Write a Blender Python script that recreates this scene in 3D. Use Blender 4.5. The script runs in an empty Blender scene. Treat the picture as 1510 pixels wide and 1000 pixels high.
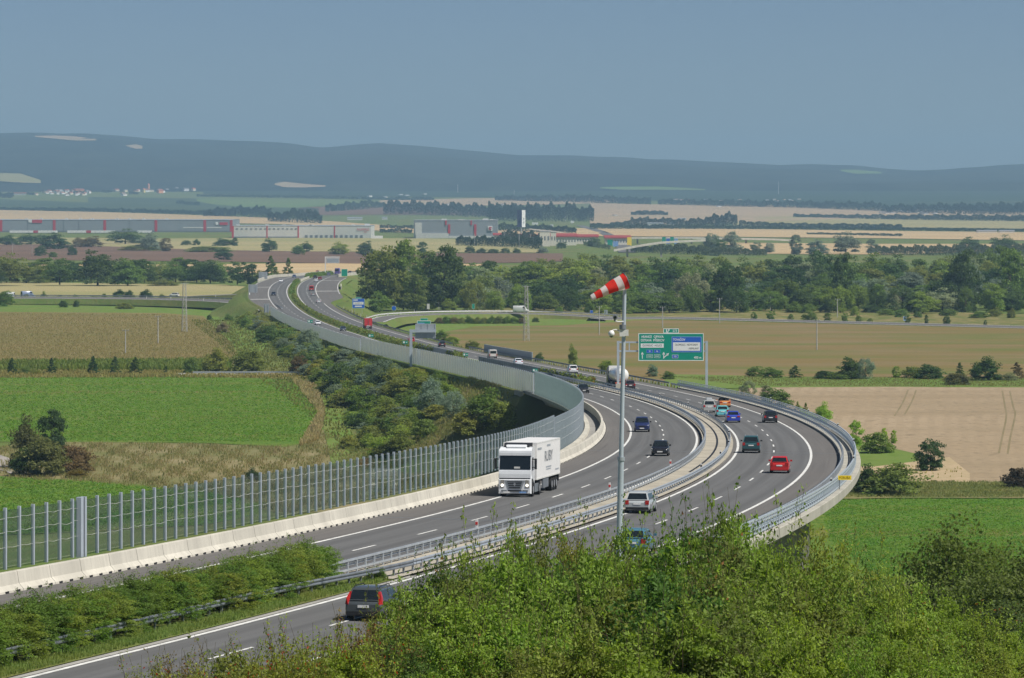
import bpy, math, random
import numpy as np
from mathutils import Vector, Matrix

random.seed(7)
SC = bpy.context.scene
COL = SC.collection
F, CXP, HY, ZC = 6000.0, 755.0, 291.5, 46.0     # focal length in photo pixels, centre column, horizon row, eye height above the plain
rad = math.radians

# ------------------------------------------------------------------ motorway axis (x, y, z relative to the eye), every 25 m
TAB = [(-20.59,154.81,-18.17),(-14.88,179.15,-18.89),(-9.51,203.56,-19.61),(-4.47,228.05,-20.34),(0.24,252.60,-21.06),(4.60,277.22,-21.79),(8.54,301.91,-22.52),(12.01,326.66,-23.25),(14.99,351.48,-24.00),(17.53,376.36,-24.75),(19.66,401.26,-25.50),(21.40,426.20,-26.22),(22.75,451.17,-26.92),(23.72,476.15,-27.59),(24.32,501.14,-28.25),(24.54,526.14,-28.88),(24.42,551.14,-29.50),(23.94,576.13,-30.11),(23.09,601.12,-30.69),(21.85,626.09,-31.26),(20.20,651.03,-31.81),(18.21,675.95,-32.34),(15.96,700.85,-32.86),(13.54,725.73,-33.37),(11.00,750.61,-33.87),(8.38,775.47,-34.36),(5.68,800.32,-34.84),(2.91,825.17,-35.31),(0.07,850.01,-35.78),(-2.84,874.84,-36.23),(-5.80,899.66,-36.68),(-8.81,924.48,-37.12),(-11.82,949.30,-37.56),(-14.83,974.11,-37.99),(-17.84,998.93,-38.41),(-20.87,1023.75,-38.81),(-23.91,1048.56,-39.18),(-26.96,1073.38,-39.52),(-29.96,1098.19,-39.84),(-32.89,1123.02,-40.13),(-35.72,1147.86,-40.41),(-38.49,1172.71,-40.68),(-41.22,1197.56,-40.93),(-43.95,1222.41,-41.20),(-46.68,1247.26,-41.46),(-49.45,1272.11,-41.72),(-52.26,1296.95,-41.95),(-55.12,1321.78,-42.12),(-58.01,1346.62,-42.23),(-60.94,1371.44,-42.27),(-63.87,1396.27,-42.27),(-66.78,1421.10,-42.22),(-69.64,1445.94,-42.11),(-72.45,1470.78,-41.95),(-75.19,1495.63,-41.72),(-77.86,1520.48,-41.40),(-80.44,1545.35,-40.97),(-82.84,1570.24,-40.48),(-85.03,1595.14,-39.98),(-86.97,1620.06,-39.53),(-88.69,1645.00,-39.17),(-90.21,1669.96,-38.89),(-91.56,1694.92,-38.66),(-92.77,1719.89,-38.47),(-93.84,1744.87,-38.32),(-94.80,1769.85,-38.20),(-95.61,1794.84,-38.12),(-96.25,1819.83,-38.08),(-96.71,1844.83,-38.07),(-97.04,1869.82,-38.09),(-97.30,1894.82,-38.16),(-97.56,1919.82,-38.26),(-97.83,1944.82,-38.40),(-98.03,1969.82,-38.60),(-98.10,1994.82,-38.86),(-97.98,2019.82,-39.16),(-97.67,2044.82,-39.47),(-97.14,2069.81,-39.78),(-96.40,2094.80,-40.06),(-95.43,2119.78,-40.31),(-94.25,2144.75,-40.56),(-92.86,2169.71,-40.80),(-91.25,2194.66,-41.03),(-89.43,2219.60,-41.27),(-87.40,2244.51,-41.50),(-85.16,2269.41,-41.74),(-82.71,2294.29,-41.98),(-80.05,2319.15,-42.22),(-77.18,2343.98,-42.46),(-74.10,2368.79,-42.69),(-70.82,2393.58,-42.93),(-67.32,2418.33,-43.17),(-63.61,2443.05,-43.40),(-59.70,2467.75,-43.64),(-55.58,2492.40,-43.88),(-51.25,2517.03,-44.11),(-46.72,2541.61,-44.35)]
_t = np.array(TAB)
_e = np.array([-0.0218, -0.0158, -0.0099, -0.0054, -0.0039, -0.0039, -0.0032, -0.0008, 0.0024, 0.0054, 0.0086, 0.0117, 0.0134, 0.0122, 0.0096, 0.0081, 0.0094, 0.0119, 0.0133, 0.0127, 0.011, 0.0096, 0.0088, 0.0082, 0.0076])
_S = np.arange(len(_t)) * 25.0
_fs = np.arange(0, 2400.1, 1.0)

def _spl(v):
    i = np.clip((_fs / 25).astype(int), 0, len(v) - 2)
    u = _fs / 25 - i
    w = np.concatenate([[2 * v[0] - v[1]], v, [2 * v[-1] - v[-2]]])
    a, b, c, d = w[i], w[i + 1], w[i + 2], w[i + 3]
    return .5 * (2 * b + (c - a) * u + (2 * a - 5 * b + 4 * c - d) * u * u + (3 * b - a - 3 * c + d) * u ** 3)

AX, AY, AZ = _spl(_t[:, 0]), _spl(_t[:, 1]), _spl(_t[:, 2]) + ZC
AE = np.interp(_fs, np.arange(len(_e)) * 100.0, _e)
ATH = np.unwrap(np.arctan2(np.gradient(AX), np.gradient(AY)))

def at_s(a, s):
    if s < 0:
        return a[0] + (a[1] - a[0]) * s
    return float(np.interp(s, _fs, a))

def RD(s, o, h=0.0):
    """point on the road: s metres along the axis, o metres to the side of it, h above the surface"""
    th = at_s(ATH, s)
    return Vector((at_s(AX, s) + math.cos(th) * o, at_s(AY, s) - math.sin(th) * o, at_s(AZ, s) + at_s(AE, s) * o + h))

def heading(s):
    return at_s(ATH, s)

_gs = np.arange(0, 2400, 2.0)
_go = np.arange(-18, 18.01, .25)

def road_at(px, py, olo=-18, ohi=18):
    """(s, o) of the road point seen at a photo pixel"""
    th = np.interp(_gs, _fs, ATH)[:, None]
    go = _go[(_go >= olo) & (_go <= ohi)][None]
    x = np.interp(_gs, _fs, AX)[:, None] + np.cos(th) * go
    y = np.interp(_gs, _fs, AY)[:, None] - np.sin(th) * go
    z = np.interp(_gs, _fs, AZ)[:, None] + np.interp(_gs, _fs, AE)[:, None] * go
    d = (CXP + F * x / y - px) ** 2 + (HY + F * (ZC - z) / y - py) ** 2
    i, j = np.unravel_index(d.argmin(), d.shape)
    return float(_gs[i]), float(go[0, j])

# ------------------------------------------------------------------ land
def zplain(D):
    return np.interp(D, [6500, 8000, 10000, 12000, 13500, 21000], [0, 6, 25, 54, 75, 75])

_gd = np.concatenate([np.arange(50, 6500, 50.0), np.arange(6500, 15001, 25.0)])
_gpy = list(-(HY + F * (ZC - zplain(_gd)) / _gd)); _gdl = list(_gd)
from bisect import bisect_left

def G(px, py):
    """point of the plain seen at a photo pixel"""
    D = F * ZC / (py - HY) if py > HY + .1 else 1e9
    if D > 6500:
        i = min(len(_gdl) - 1, max(1, bisect_left(_gpy, -py)))
        u = (-py - _gpy[i - 1]) / (_gpy[i] - _gpy[i - 1] + 1e-12)
        D = _gdl[i - 1] + (_gdl[i] - _gdl[i - 1]) * min(1, max(0, u))
    z = 0.0 if D < 6500 else float(zplain(D))
    return Vector(((px - CXP) * D / F, D, z))

def AT(px, py, D):
    """point at depth D seen at a photo pixel"""
    return Vector(((px - CXP) * D / F, D, ZC - (py - HY) * D / F))

_rs = np.arange(0, 2400, 8.0)
_rx, _ry, _rz, _rt = (np.interp(_rs, _fs, a) for a in (AX, AY, AZ, ATH))
V0, V1 = 74.0, 536.0                    # the viaduct

def terr(x, y):
    x = np.atleast_1d(np.asarray(x, float)); y = np.atleast_1d(np.asarray(y, float))
    z = zplain(y)
    hill = ZC - 2.6 - .112 * np.maximum(y, 0)
    d = (hill - z) / 3
    z = z + 3 * np.where(d > 20, d, np.log1p(np.exp(np.clip(d, -30, 20)))) * (y < 800)
    out = z.copy()
    m = y < 2700
    if m.any():
        xm, ym = x[m], y[m]
        res = z[m]
        for a in range(0, len(xm), 4000):
            X, Y = xm[a:a + 4000], ym[a:a + 4000]
            d2 = (X[:, None] - _rx) ** 2 + (Y[:, None] - _ry) ** 2
            k = d2.argmin(1)
            dx, dy = X - _rx[k], Y - _ry[k]
            o = np.abs(dx * np.cos(_rt[k]) - dy * np.sin(_rt[k]))
            al = dx * np.sin(_rt[k]) + dy * np.cos(_rt[k])
            s = _rs[k] + al
            edge = 15.2 + 6.0 * np.clip((s - 1360) / 60, 0, 1) * np.clip((1950 - s) / 60, 0, 1)
            top = np.interp(s, _fs, AZ) - .55
            emb = top - np.maximum(0, o - edge) / 1.75
            gap = np.minimum(s - V0, V1 - s)
            emb = emb - np.maximum(0, gap) * 1.2
            r = np.maximum(res[a:a + 4000], emb)
            # never above the carriageway
            cap = np.where((o < edge + 1) & (s > -5), np.interp(s, _fs, AZ) - .55, 1e9)
            r = np.minimum(r, cap)
            res[a:a + 4000] = r
        out[m] = res
    return out

def TZ(x, y):
    return float(terr(x, y)[0])

_md = np.concatenate([np.arange(420, 1200, 2.5), np.arange(1200, 2400, 6.0)])
def GT(px, py):
    """point of the land (banks included) seen at a photo pixel"""
    x = (px - CXP) * _md / F; z = ZC - (py - HY) * _md / F
    hit = np.nonzero(terr(x, _md) > z)[0]
    if len(hit) == 0: return G(px, py)
    i = hit[0]
    return Vector((float(x[i]), float(_md[i]), float(z[i])))

# ------------------------------------------------------------------ objects
def link(o, parent=None):
    COL.objects.link(o)
    if parent is not None:
        o.parent = parent
    return o

def tag(o, label=None, cat=None, group=None, kind=None):
    if label: o['label'] = label
    if cat: o['category'] = cat
    if group: o['group'] = group
    if kind: o['kind'] = kind
    return o

def empty(name, loc, rot=(0, 0, 0), label=None, cat=None, group=None):
    o = bpy.data.objects.new(name, None)
    o.empty_display_size = .5
    o.location = loc; o.rotation_euler = rot
    link(o)
    return tag(o, label, cat, group)

class MB:
    """collects faces; build() links them as one mesh object"""
    def __init__(s):
        s.v, s.f, s.m, s.sm = [], [], [], []
    def face(s, pts, mi=0, smooth=False):
        n = len(s.v)
        s.v.extend(tuple(p) for p in pts)
        s.f.append(tuple(range(n, n + len(pts)))); s.m.append(mi); s.sm.append(smooth)
    def grid(s, rows, mi=0, smooth=False, closed=False):
        """rows of equally many points, joined into quads"""
        n, w = len(s.v), len(rows[0])
        for r in rows: s.v.extend(tuple(p) for p in r)
        for i in range(len(rows) - 1):
            for j in range(w if closed else w - 1):
                k = (j + 1) % w
                s.f.append((n + i * w + j, n + i * w + k, n + (i + 1) * w + k, n + (i + 1) * w + j)); s.m.append(mi); s.sm.append(smooth)
    def loft(s, rows, mi=0, smooth=False, caps=True):
        s.grid(rows, mi, smooth, True)
        if caps:
            s.face(list(reversed(rows[0])), mi); s.face(rows[-1], mi)
    def box(s, c, d, mi=0, rz=0.0, M=None):
        x, y, z = d[0] / 2, d[1] / 2, d[2] / 2
        p = [Vector(q) for q in ((-x, -y, -z), (x, -y, -z), (x, y, -z), (-x, y, -z), (-x, -y, z), (x, -y, z), (x, y, z), (-x, y, z))]
        R = M or Matrix.Rotation(rz, 3, 'Z')
        p = [R @ q + Vector(c) for q in p]
        n = len(s.v)
        s.v.extend(tuple(q) for q in p)
        for f in ((0, 3, 2, 1), (4, 5, 6, 7), (0, 1, 5, 4), (1, 2, 6, 5), (2, 3, 7, 6), (3, 0, 4, 7)):
            s.f.append(tuple(n + i for i in f)); s.m.append(mi); s.sm.append(False)
    def tube(s, a, b, r0, r1=None, n=8, mi=0, caps=True):
        a, b = Vector(a), Vector(b); r1 = r0 if r1 is None else r1
        z = (b - a).normalized(); x = z.orthogonal().normalized(); y = z.cross(x)
        ring = lambda c, r: [c + (x * math.cos(t) + y * math.sin(t)) * r for t in (2 * math.pi * i / n for i in range(n))]
        s.loft([ring(a, r0), ring(b, r1)], mi, True, caps)
    def path(s, pts, r, n=6, mi=0):
        for a, b in zip(pts[:-1], pts[1:]): s.tube(a, b, r, r, n, mi, False)
    def sphere(s, c, r, n=12, mi=0, sz=1.0):
        c = Vector(c)
        s.grid([[c + Vector((r * math.sin(a) * math.cos(t), r * math.sin(a) * math.sin(t), r * sz * math.cos(a))) for t in (2 * math.pi * i / n for i in range(n))] for a in (math.pi * j / (n // 2) for j in range(n // 2 + 1))], mi, True, True)
    def build(s, name, mats, parent=None):
        me = bpy.data.meshes.new(name)
        me.from_pydata(s.v, [], s.f)
        for m in (mats if isinstance(mats, (list, tuple)) else [mats]): me.materials.append(m)
        if any(s.m): me.polygons.foreach_set('material_index', s.m)
        if any(s.sm): me.polygons.foreach_set('use_smooth', s.sm)
        me.update()
        return link(bpy.data.objects.new(name, me), parent)

def np_mesh(name, V, Fc, mats, parent=None, smooth=False):
    me = bpy.data.meshes.new(name)
    k = Fc.shape[1]
    me.vertices.add(len(V)); me.vertices.foreach_set('co', np.ascontiguousarray(V, np.float32).ravel())
    me.loops.add(Fc.size); me.loops.foreach_set('vertex_index', np.ascontiguousarray(Fc, np.int32).ravel())
    me.polygons.add(len(Fc)); me.polygons.foreach_set('loop_start', np.arange(0, Fc.size, k, dtype=np.int32)); me.polygons.foreach_set('loop_total', np.full(len(Fc), k, np.int32))
    if smooth: me.polygons.foreach_set('use_smooth', np.ones(len(Fc), bool))
    me.update(calc_edges=True)
    for m in (mats if isinstance(mats, (list, tuple)) else [mats]): me.materials.append(m)
    return link(bpy.data.objects.new(name, me), parent)

# ------------------------------------------------------------------ materials
def _nt(name):
    m = bpy.data.materials.new(name); m.use_nodes = True
    t = m.node_tree; t.nodes.clear()
    return m, t, t.nodes, t.links

def lin(h):
    """sRGB 0-255 triple to linear"""
    return tuple(((c / 255 / 12.92) if c / 255 <= .04045 else ((c / 255 + .055) / 1.055) ** 2.4) for c in h)

def _mix(t, a, b, fac):
    n = t.nodes.new('ShaderNodeMix'); n.data_type = 'RGBA'
    for i, v in ((6, a), (7, b)):
        if isinstance(v, tuple): n.inputs[i].default_value = (*v, 1)
        else: t.links.new(v, n.inputs[i])
    if isinstance(fac, float): n.inputs[0].default_value = fac
    else: t.links.new(fac, n.inputs[0])
    return n.outputs[2]

def _noise(t, scale, detail=4, stretch=(1, 1, 1), lo=.35, hi=.65, rot=0.0, coord='Object', rough=.6):
    tc = t.nodes.new('ShaderNodeTexCoord'); mp = t.nodes.new('ShaderNodeMapping')
    mp.inputs['Scale'].default_value = stretch; mp.inputs['Rotation'].default_value = (0, 0, rot)
    t.links.new(tc.outputs[coord], mp.inputs[0])
    n = t.nodes.new('ShaderNodeTexNoise'); n.inputs['Scale'].default_value = scale; n.inputs['Detail'].default_value = detail; n.inputs['Roughness'].default_value = rough
    t.links.new(mp.outputs[0], n.inputs['Vector'])
    r = t.nodes.new('ShaderNodeMapRange'); r.inputs[1].default_value = lo; r.inputs[2].default_value = hi
    t.links.new(n.outputs['Fac'], r.inputs[0])
    return r.outputs[0]

def _wave(t, period, rot, dist=1.0, lo=.3, hi=.7):
    tc = t.nodes.new('ShaderNodeTexCoord'); mp = t.nodes.new('ShaderNodeMapping'); mp.inputs['Rotation'].default_value = (0, 0, rot)
    t.links.new(tc.outputs['Object'], mp.inputs[0])
    w = t.nodes.new('ShaderNodeTexWave'); w.inputs['Scale'].default_value = .314 / period * 1.0; w.inputs['Distortion'].default_value = dist
    w.inputs['Detail'].default_value = 2; w.inputs['Detail Scale'].default_value = .3
    t.links.new(mp.outputs[0], w.inputs['Vector'])
    r = t.nodes.new('ShaderNodeMapRange'); r.inputs[1].default_value = lo; r.inputs[2].default_value = hi
    t.links.new(w.outputs['Fac'], r.inputs[0])
    return r.outputs[0]

def _out(t, col, rough=.8, spec=.3, metal=0.0, bump=None, bstr=.3, bdist=.05, coat=0.0):
    b = t.nodes.new('ShaderNodeBsdfPrincipled'); o = t.nodes.new('ShaderNodeOutputMaterial')
    if isinstance(col, tuple): b.inputs['Base Color'].default_value = (*col, 1)
    else: t.links.new(col, b.inputs['Base Color'])
    b.inputs['Roughness'].default_value = rough; b.inputs['Specular IOR Level'].default_value = spec; b.inputs['Metallic'].default_value = metal
    b.inputs['Coat Weight'].default_value = coat; b.inputs['Coat Roughness'].default_value = .08
    if bump is not None:
        k = t.nodes.new('ShaderNodeBump'); k.inputs['Strength'].default_value = bstr; k.inputs['Distance'].default_value = bdist
        t.links.new(bump, k.inputs['Height']); t.links.new(k.outputs[0], b.inputs['Normal'])
    t.links.new(b.outputs[0], o.inputs[0])
    return b

def plain(name, c, rough=.6, spec=.4, metal=0.0, var=.12, scale=1.5, coat=0.0, coord='Object'):
    m, t, n, l = _nt(name)
    v = _noise(t, scale, 5, coord=coord)
    col = _mix(t, tuple(x * (1 - var) for x in c), tuple(min(1, x * (1 + var)) for x in c), v)
    _out(t, col, rough, spec, metal, coat=coat)
    return m

def field_mat(name, layers, rough=.95, bump=0.0):
    """layers: (colour) first, then (colour, scale, stretch, lo, hi, rot) laid over it by noise, or ('rows', colour, period, rot, strength)"""
    m, t, n, l = _nt(name)
    col = layers[0]
    last = None
    for y in layers[1:]:
        if y[0] == 'rows':
            w = _wave(t, y[2], y[3], 1.5)
            k = t.nodes.new('ShaderNodeMath'); k.operation = 'MULTIPLY'; k.inputs[1].default_value = y[4]; l.new(w, k.inputs[0])
            col = _mix(t, col, y[1], k.outputs[0])
        else:
            c, sc, st, lo, hi, ro = y
            last = _noise(t, sc, 5, st, lo, hi, ro)
            col = _mix(t, col, c, last)
    _out(t, col, rough, .1, 0, last if bump else None, .6, bump)
    return m

MATS = {}
def paint(c, rough=.32, name='car_paint', metal=0.0):
    k = (name, tuple(round(x, 3) for x in c), rough)
    if k not in MATS: MATS[k] = plain(name, c, rough, .5, metal, .05, .8, coat=.5)
    return MATS[k]

M = {}
M['galv'] = plain('galvanised_steel', (.42, .46, .50), .42, .5, .35, .12, 2.0)
M['galv_dark'] = plain('weathered_and_shade_steel', (.20, .22, .24), .5, .5, .3, .2, 1.0)
M['pole'] = plain('pale_steel', (.50, .56, .62), .4, .5, .25, .05, 1.0)
M['rubber'] = plain('tyre_rubber', (.02, .02, .021), .85, .3)
M['rim'] = plain('wheel_rim', (.45, .46, .48), .35, .5, .6)
M['black'] = plain('black_plastic', (.018, .018, .02), .55, .4)
M['dglass'] = plain('dark_glass', (.012, .017, .02), .06, .7, 0, .02)
M['tail'] = plain('tail_lamp', (.42, .015, .012), .25, .5)
M['lamp'] = plain('lamp_glass', (.75, .76, .74), .15, .6)
M['amber'] = plain('amber_lamp', (.8, .25, .02), .25, .5)
M['plate'] = plain('plate_white', (.78, .78, .76), .5, .3)
M['white'] = plain('white_paint', (.80, .80, .79), .4, .4, 0, .04)
M['offwhite'] = plain('dusty_and_reflection_white', (.66, .66, .63), .6, .3, 0, .1)
M['red'] = plain('red_paint', (.55, .03, .025), .5, .4)
M['yellow'] = plain('yellow_paint', (.95, .70, .03), .5, .3, 0, .05)
M['green'] = plain('sign_green', (.0, .285, .195), .45, .4, 0, .05)
M['blue'] = plain('sign_blue', (.02, .12, .55), .45, .4, 0, .05)
M['pale_blue'] = plain('sign_pale_blue', (.22, .38, .68), .45, .4, 0, .05)
M['letter'] = plain('sign_white', (.82, .84, .82), .5, .3, 0, .02)
M['ink'] = plain('sign_black', (.03, .03, .03), .6, .3)
M['sheet'] = plain('sign_back', (.40, .43, .46), .45, .4, .2, .08)
M['wood'] = plain('weathered_wood', (.16, .12, .09), .9, .2, 0, .3, 3)
M['conc_pole'] = plain('concrete_pole', (.42, .42, .40), .8, .2, 0, .1)
M['bark'] = plain('bark', (.075, .058, .042), .95, .1, 0, .3, 4)
M['stem'] = plain('twig_bark', (.10, .085, .045), .95, .1, 0, .3, 4)

def concrete(name, c, stain=.35, sc=.25):
    m, t, n, l = _nt(name)
    a = _noise(t, sc, 6, (1, 1, .35), .4, .75)
    b = _noise(t, 3.0, 4, (1, 1, .15), .45, .8)
    col = _mix(t, c, tuple(x * (1 - stain) for x in c), a)
    col = _mix(t, col, tuple(x * (1 - stain * .7) for x in c), b)
    _out(t, col, .9, .2, 0, b, .15, .02)
    return m
M['concrete'] = concrete('pale_concrete', (.60, .57, .49), .34)
M['parapet'] = concrete('weathered_parapet', (.45, .43, .37), .35)
M['concrete_grey'] = concrete('grey_concrete', (.40, .39, .36))
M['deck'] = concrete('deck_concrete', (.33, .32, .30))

def asphalt(name, c, tracks=0.0):
    """worn asphalt; the attribute road_at holds (metres across, metres along)"""
    m, t, n, l = _nt(name)
    at = n.new('ShaderNodeAttribute'); at.attribute_name = 'road_at'
    def nz(scale, stretch, lo, hi, det=5):
        mp = n.new('ShaderNodeMapping'); mp.inputs['Scale'].default_value = stretch; l.new(at.outputs['Vector'], mp.inputs[0])
        k = n.new('ShaderNodeTexNoise'); k.inputs['Scale'].default_value = scale; k.inputs['Detail'].default_value = det; l.new(mp.outputs[0], k.inputs['Vector'])
        r = n.new('ShaderNodeMapRange'); r.inputs[1].default_value = lo; r.inputs[2].default_value = hi; l.new(k.outputs['Fac'], r.inputs[0]); return r.outputs[0]
    def mul(a, f):
        k = n.new('ShaderNodeMath'); k.operation = 'MULTIPLY'; k.inputs[1].default_value = f; l.new(a, k.inputs[0]); return k.outputs[0]
    col = _mix(t, c, tuple(x * .80 for x in c), nz(1.0, (.5, .03, 1), .35, .7))
    col = _mix(t, col, tuple(x * 1.16 for x in c), nz(1.0, (2.6, .02, 1), .45, .8))
    fine = nz(3.0, (1, 1, 1), .3, .75, 6)
    col = _mix(t, col, tuple(x * 1.12 for x in c), mul(fine, .6))
    col = _mix(t, col, tuple(x * .55 for x in c), mul(nz(1.0, (1.4, .012, 1), .60, .74), .55))
    if tracks:
        sp = n.new('ShaderNodeSeparateXYZ'); l.new(at.outputs['Vector'], sp.inputs[0])
        ab = n.new('ShaderNodeMath'); ab.operation = 'ABSOLUTE'; l.new(sp.outputs[0], ab.inputs[0])
        sb = n.new('ShaderNodeMath'); sb.operation = 'SUBTRACT'; sb.inputs[1].default_value = 2.24; l.new(ab.outputs[0], sb.inputs[0])
        ml = mul(sb.outputs[0], 4 * math.pi / 3.78)
        cs = n.new('ShaderNodeMath'); cs.operation = 'COSINE'; l.new(ml, cs.inputs[0])
        r = n.new('ShaderNodeMapRange'); r.inputs[1].default_value = .1; r.inputs[2].default_value = -1.0; l.new(cs.outputs[0], r.inputs[0])
        k = n.new('ShaderNodeMath'); k.operation = 'MULTIPLY'; l.new(r.outputs[0], k.inputs[0]); l.new(nz(.6, (.6, .01, 1), .3, .6), k.inputs[1])
        col = _mix(t, col, tuple(x * .70 for x in c), mul(k.outputs[0], tracks))
    _out(t, col, .85, .25, 0, fine, .1, .01)
    return m
M['asphalt'] = asphalt('asphalt', (.132, .132, .131), .75)
M['shoulder'] = asphalt('shoulder_asphalt', (.142, .134, .126))
M['track'] = asphalt('wheel_track_asphalt', (.104, .104, .106))
M['paintline'] = plain('road_paint', (.68, .68, .65), .7, .2, 0, .22, 1.6)

def leaf_mat(name, warm=0.0, warmcol=(.30, .10, .02), trans=.48, sat=1.0, lo=.65, hi=1.4):
    """foliage: base colour from the object's own colour, varied leaf by leaf"""
    m, t, n, l = _nt(name)
    oi = n.new('ShaderNodeObjectInfo'); ge = n.new('ShaderNodeNewGeometry')
    hs = n.new('ShaderNodeHueSaturation')
    mr = n.new('ShaderNodeMapRange'); mr.inputs[3].default_value = lo; mr.inputs[4].default_value = hi
    l.new(ge.outputs['Random Per Island'], mr.inputs[0]); l.new(mr.outputs[0], hs.inputs['Value'])
    sn = _noise(t, .22, 3, lo=.3, hi=.7)
    mh = n.new('ShaderNodeMapRange'); mh.inputs[3].default_value = .472; mh.inputs[4].default_value = .522
    l.new(sn, mh.inputs[0]); l.new(mh.outputs[0], hs.inputs['Hue'])
    hs.inputs['Saturation'].default_value = sat
    l.new(oi.outputs['Color'], hs.inputs['Color'])
    col = hs.outputs[0]
    if warm:
        wn = n.new('ShaderNodeMath'); wn.operation = 'GREATER_THAN'; wn.inputs[1].default_value = 1 - warm
        sc = n.new('ShaderNodeMath'); sc.operation = 'FRACT'
        mu = n.new('ShaderNodeMath'); mu.operation = 'MULTIPLY'; mu.inputs[1].default_value = 37.7
        l.new(ge.outputs['Random Per Island'], mu.inputs[0]); l.new(mu.outputs[0], sc.inputs[0]); l.new(sc.outputs[0], wn.inputs[0])
        col = _mix(t, col, warmcol, wn.outputs[0])
    d = n.new('ShaderNodeBsdfPrincipled'); d.inputs['Roughness'].default_value = .6; d.inputs['Specular IOR Level'].default_value = .25
    tr = n.new('ShaderNodeBsdfTranslucent'); mx = n.new('ShaderNodeMixShader'); mx.inputs[0].default_value = trans
    br = n.new('ShaderNodeHueSaturation'); br.inputs['Value'].default_value = 1.45; br.inputs['Saturation'].default_value = 1.1; l.new(col, br.inputs['Color']); tc = br.outputs[0]
    l.new(col, d.inputs['Base Color']); l.new(tc, tr.inputs['Color'])
    o = n.new('ShaderNodeOutputMaterial')
    l.new(d.outputs[0], mx.inputs[1]); l.new(tr.outputs[0], mx.inputs[2]); l.new(mx.outputs[0], o.inputs[0])
    return m
M['leaf'] = leaf_mat('leaves')
M['blade'] = leaf_mat('grass_blades', lo=.86, hi=1.15)
M['leaf_warm'] = leaf_mat('turning_leaves', .03, (.26, .12, .025))
M['leaf_berry'] = leaf_mat('leaves_with_rosehips', .05, (.42, .05, .015))

def glass_panel(name, tint, gloss=(.9, .95, .95), haze=.0, ior=1.28, refl=.6):
    m, t, n, l = _nt(name)
    tr = n.new('ShaderNodeBsdfTransparent'); tr.inputs[0].default_value = (*tint, 1)
    gl = n.new('ShaderNodeBsdfGlossy'); gl.inputs['Color'].default_value = (*gloss, 1); gl.inputs['Roughness'].default_value = .06
    df = n.new('ShaderNodeBsdfTranslucent'); df.inputs['Color'].default_value = (.56, .585, .575, 1)
    m1 = n.new('ShaderNodeMixShader'); m1.inputs[0].default_value = haze
    fr = n.new('ShaderNodeFresnel'); fr.inputs['IOR'].default_value = ior
    mx = n.new('ShaderNodeMixShader'); o = n.new('ShaderNodeOutputMaterial')
    l.new(tr.outputs[0], m1.inputs[1]); l.new(df.outputs[0], m1.inputs[2])
    fm_ = n.new('ShaderNodeMath'); fm_.operation = 'MULTIPLY'; fm_.inputs[1].default_value = refl; l.new(fr.outputs[0], fm_.inputs[0])
    l.new(fm_.outputs[0], mx.inputs[0]); l.new(m1.outputs[0], mx.inputs[1]); l.new(gl.outputs[0], mx.inputs[2]); l.new(mx.outputs[0], o.inputs[0])
    return m
M['barrier_glass'] = glass_panel('barrier_glass', (.72, .80, .75), haze=.04, ior=1.2, refl=.22)
M['barrier_panel'] = glass_panel('dusty_barrier_panel', (.74, .79, .77), haze=.66, refl=.35)

# ------------------------------------------------------------------ lettering
_txt = {}
def lettering(txt, size, mat, parent, loc, rot=(rad(90), 0, 0), align='CENTER', sx=1.0, name='lettering', bold=0.0):
    cu = bpy.data.curves.new('lettering_curve', 'FONT'); cu.body = txt; cu.size = size; cu.align_x = align; cu.align_y = 'CENTER'; cu.extrude = .004; cu.offset = bold
    ob = bpy.data.objects.new('lettering_curve', cu); COL.objects.link(ob)
    dg = bpy.context.evaluated_depsgraph_get()
    me = bpy.data.meshes.new_from_object(ob.evaluated_get(dg))
    bpy.data.objects.remove(ob); bpy.data.curves.remove(cu)
    me.materials.clear(); me.materials.append(mat)
    o = bpy.data.objects.new(name, me); o.location = loc; o.rotation_euler = rot; o.scale = (sx, 1, 1)
    return link(o, parent)
# ================================================================== sky, sun, camera
W = bpy.data.worlds.new("World"); SC.world = W; W.use_nodes = True
nt = W.node_tree; nt.nodes.clear()
sky = nt.nodes.new('ShaderNodeTexSky'); sky.sky_type = 'NISHITA'; sky.sun_disc = False
SUN_EL, SUN_AZ = 54.0, 119.0           # azimuth clockwise from the view direction: from the side, slightly behind the camera
sky.sun_elevation = rad(SUN_EL); sky.sun_rotation = rad(SUN_AZ)
sky.altitude = 250; sky.air_density = .5; sky.dust_density = .5; sky.ozone_density = 3.0
bg = nt.nodes.new('ShaderNodeBackground'); bg.inputs['Strength'].default_value = SKY_STRENGTH = .059
wo = nt.nodes.new('ShaderNodeOutputWorld')
nt.links.new(sky.outputs[0], bg.inputs[0]); nt.links.new(bg.outputs[0], wo.inputs[0])

ld = bpy.data.lights.new('sun', 'SUN'); ld.energy = 4.8; ld.angle = rad(.53); ld.color = (1, .955, .88)
sun = bpy.data.objects.new('sun', ld)
d = Vector((math.sin(rad(SUN_AZ)) * math.cos(rad(SUN_EL)), math.cos(rad(SUN_AZ)) * math.cos(rad(SUN_EL)), math.sin(rad(SUN_EL))))
sun.rotation_euler = d.to_track_quat('Z', 'Y').to_euler(); sun.location = d * 400
link(sun)

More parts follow.
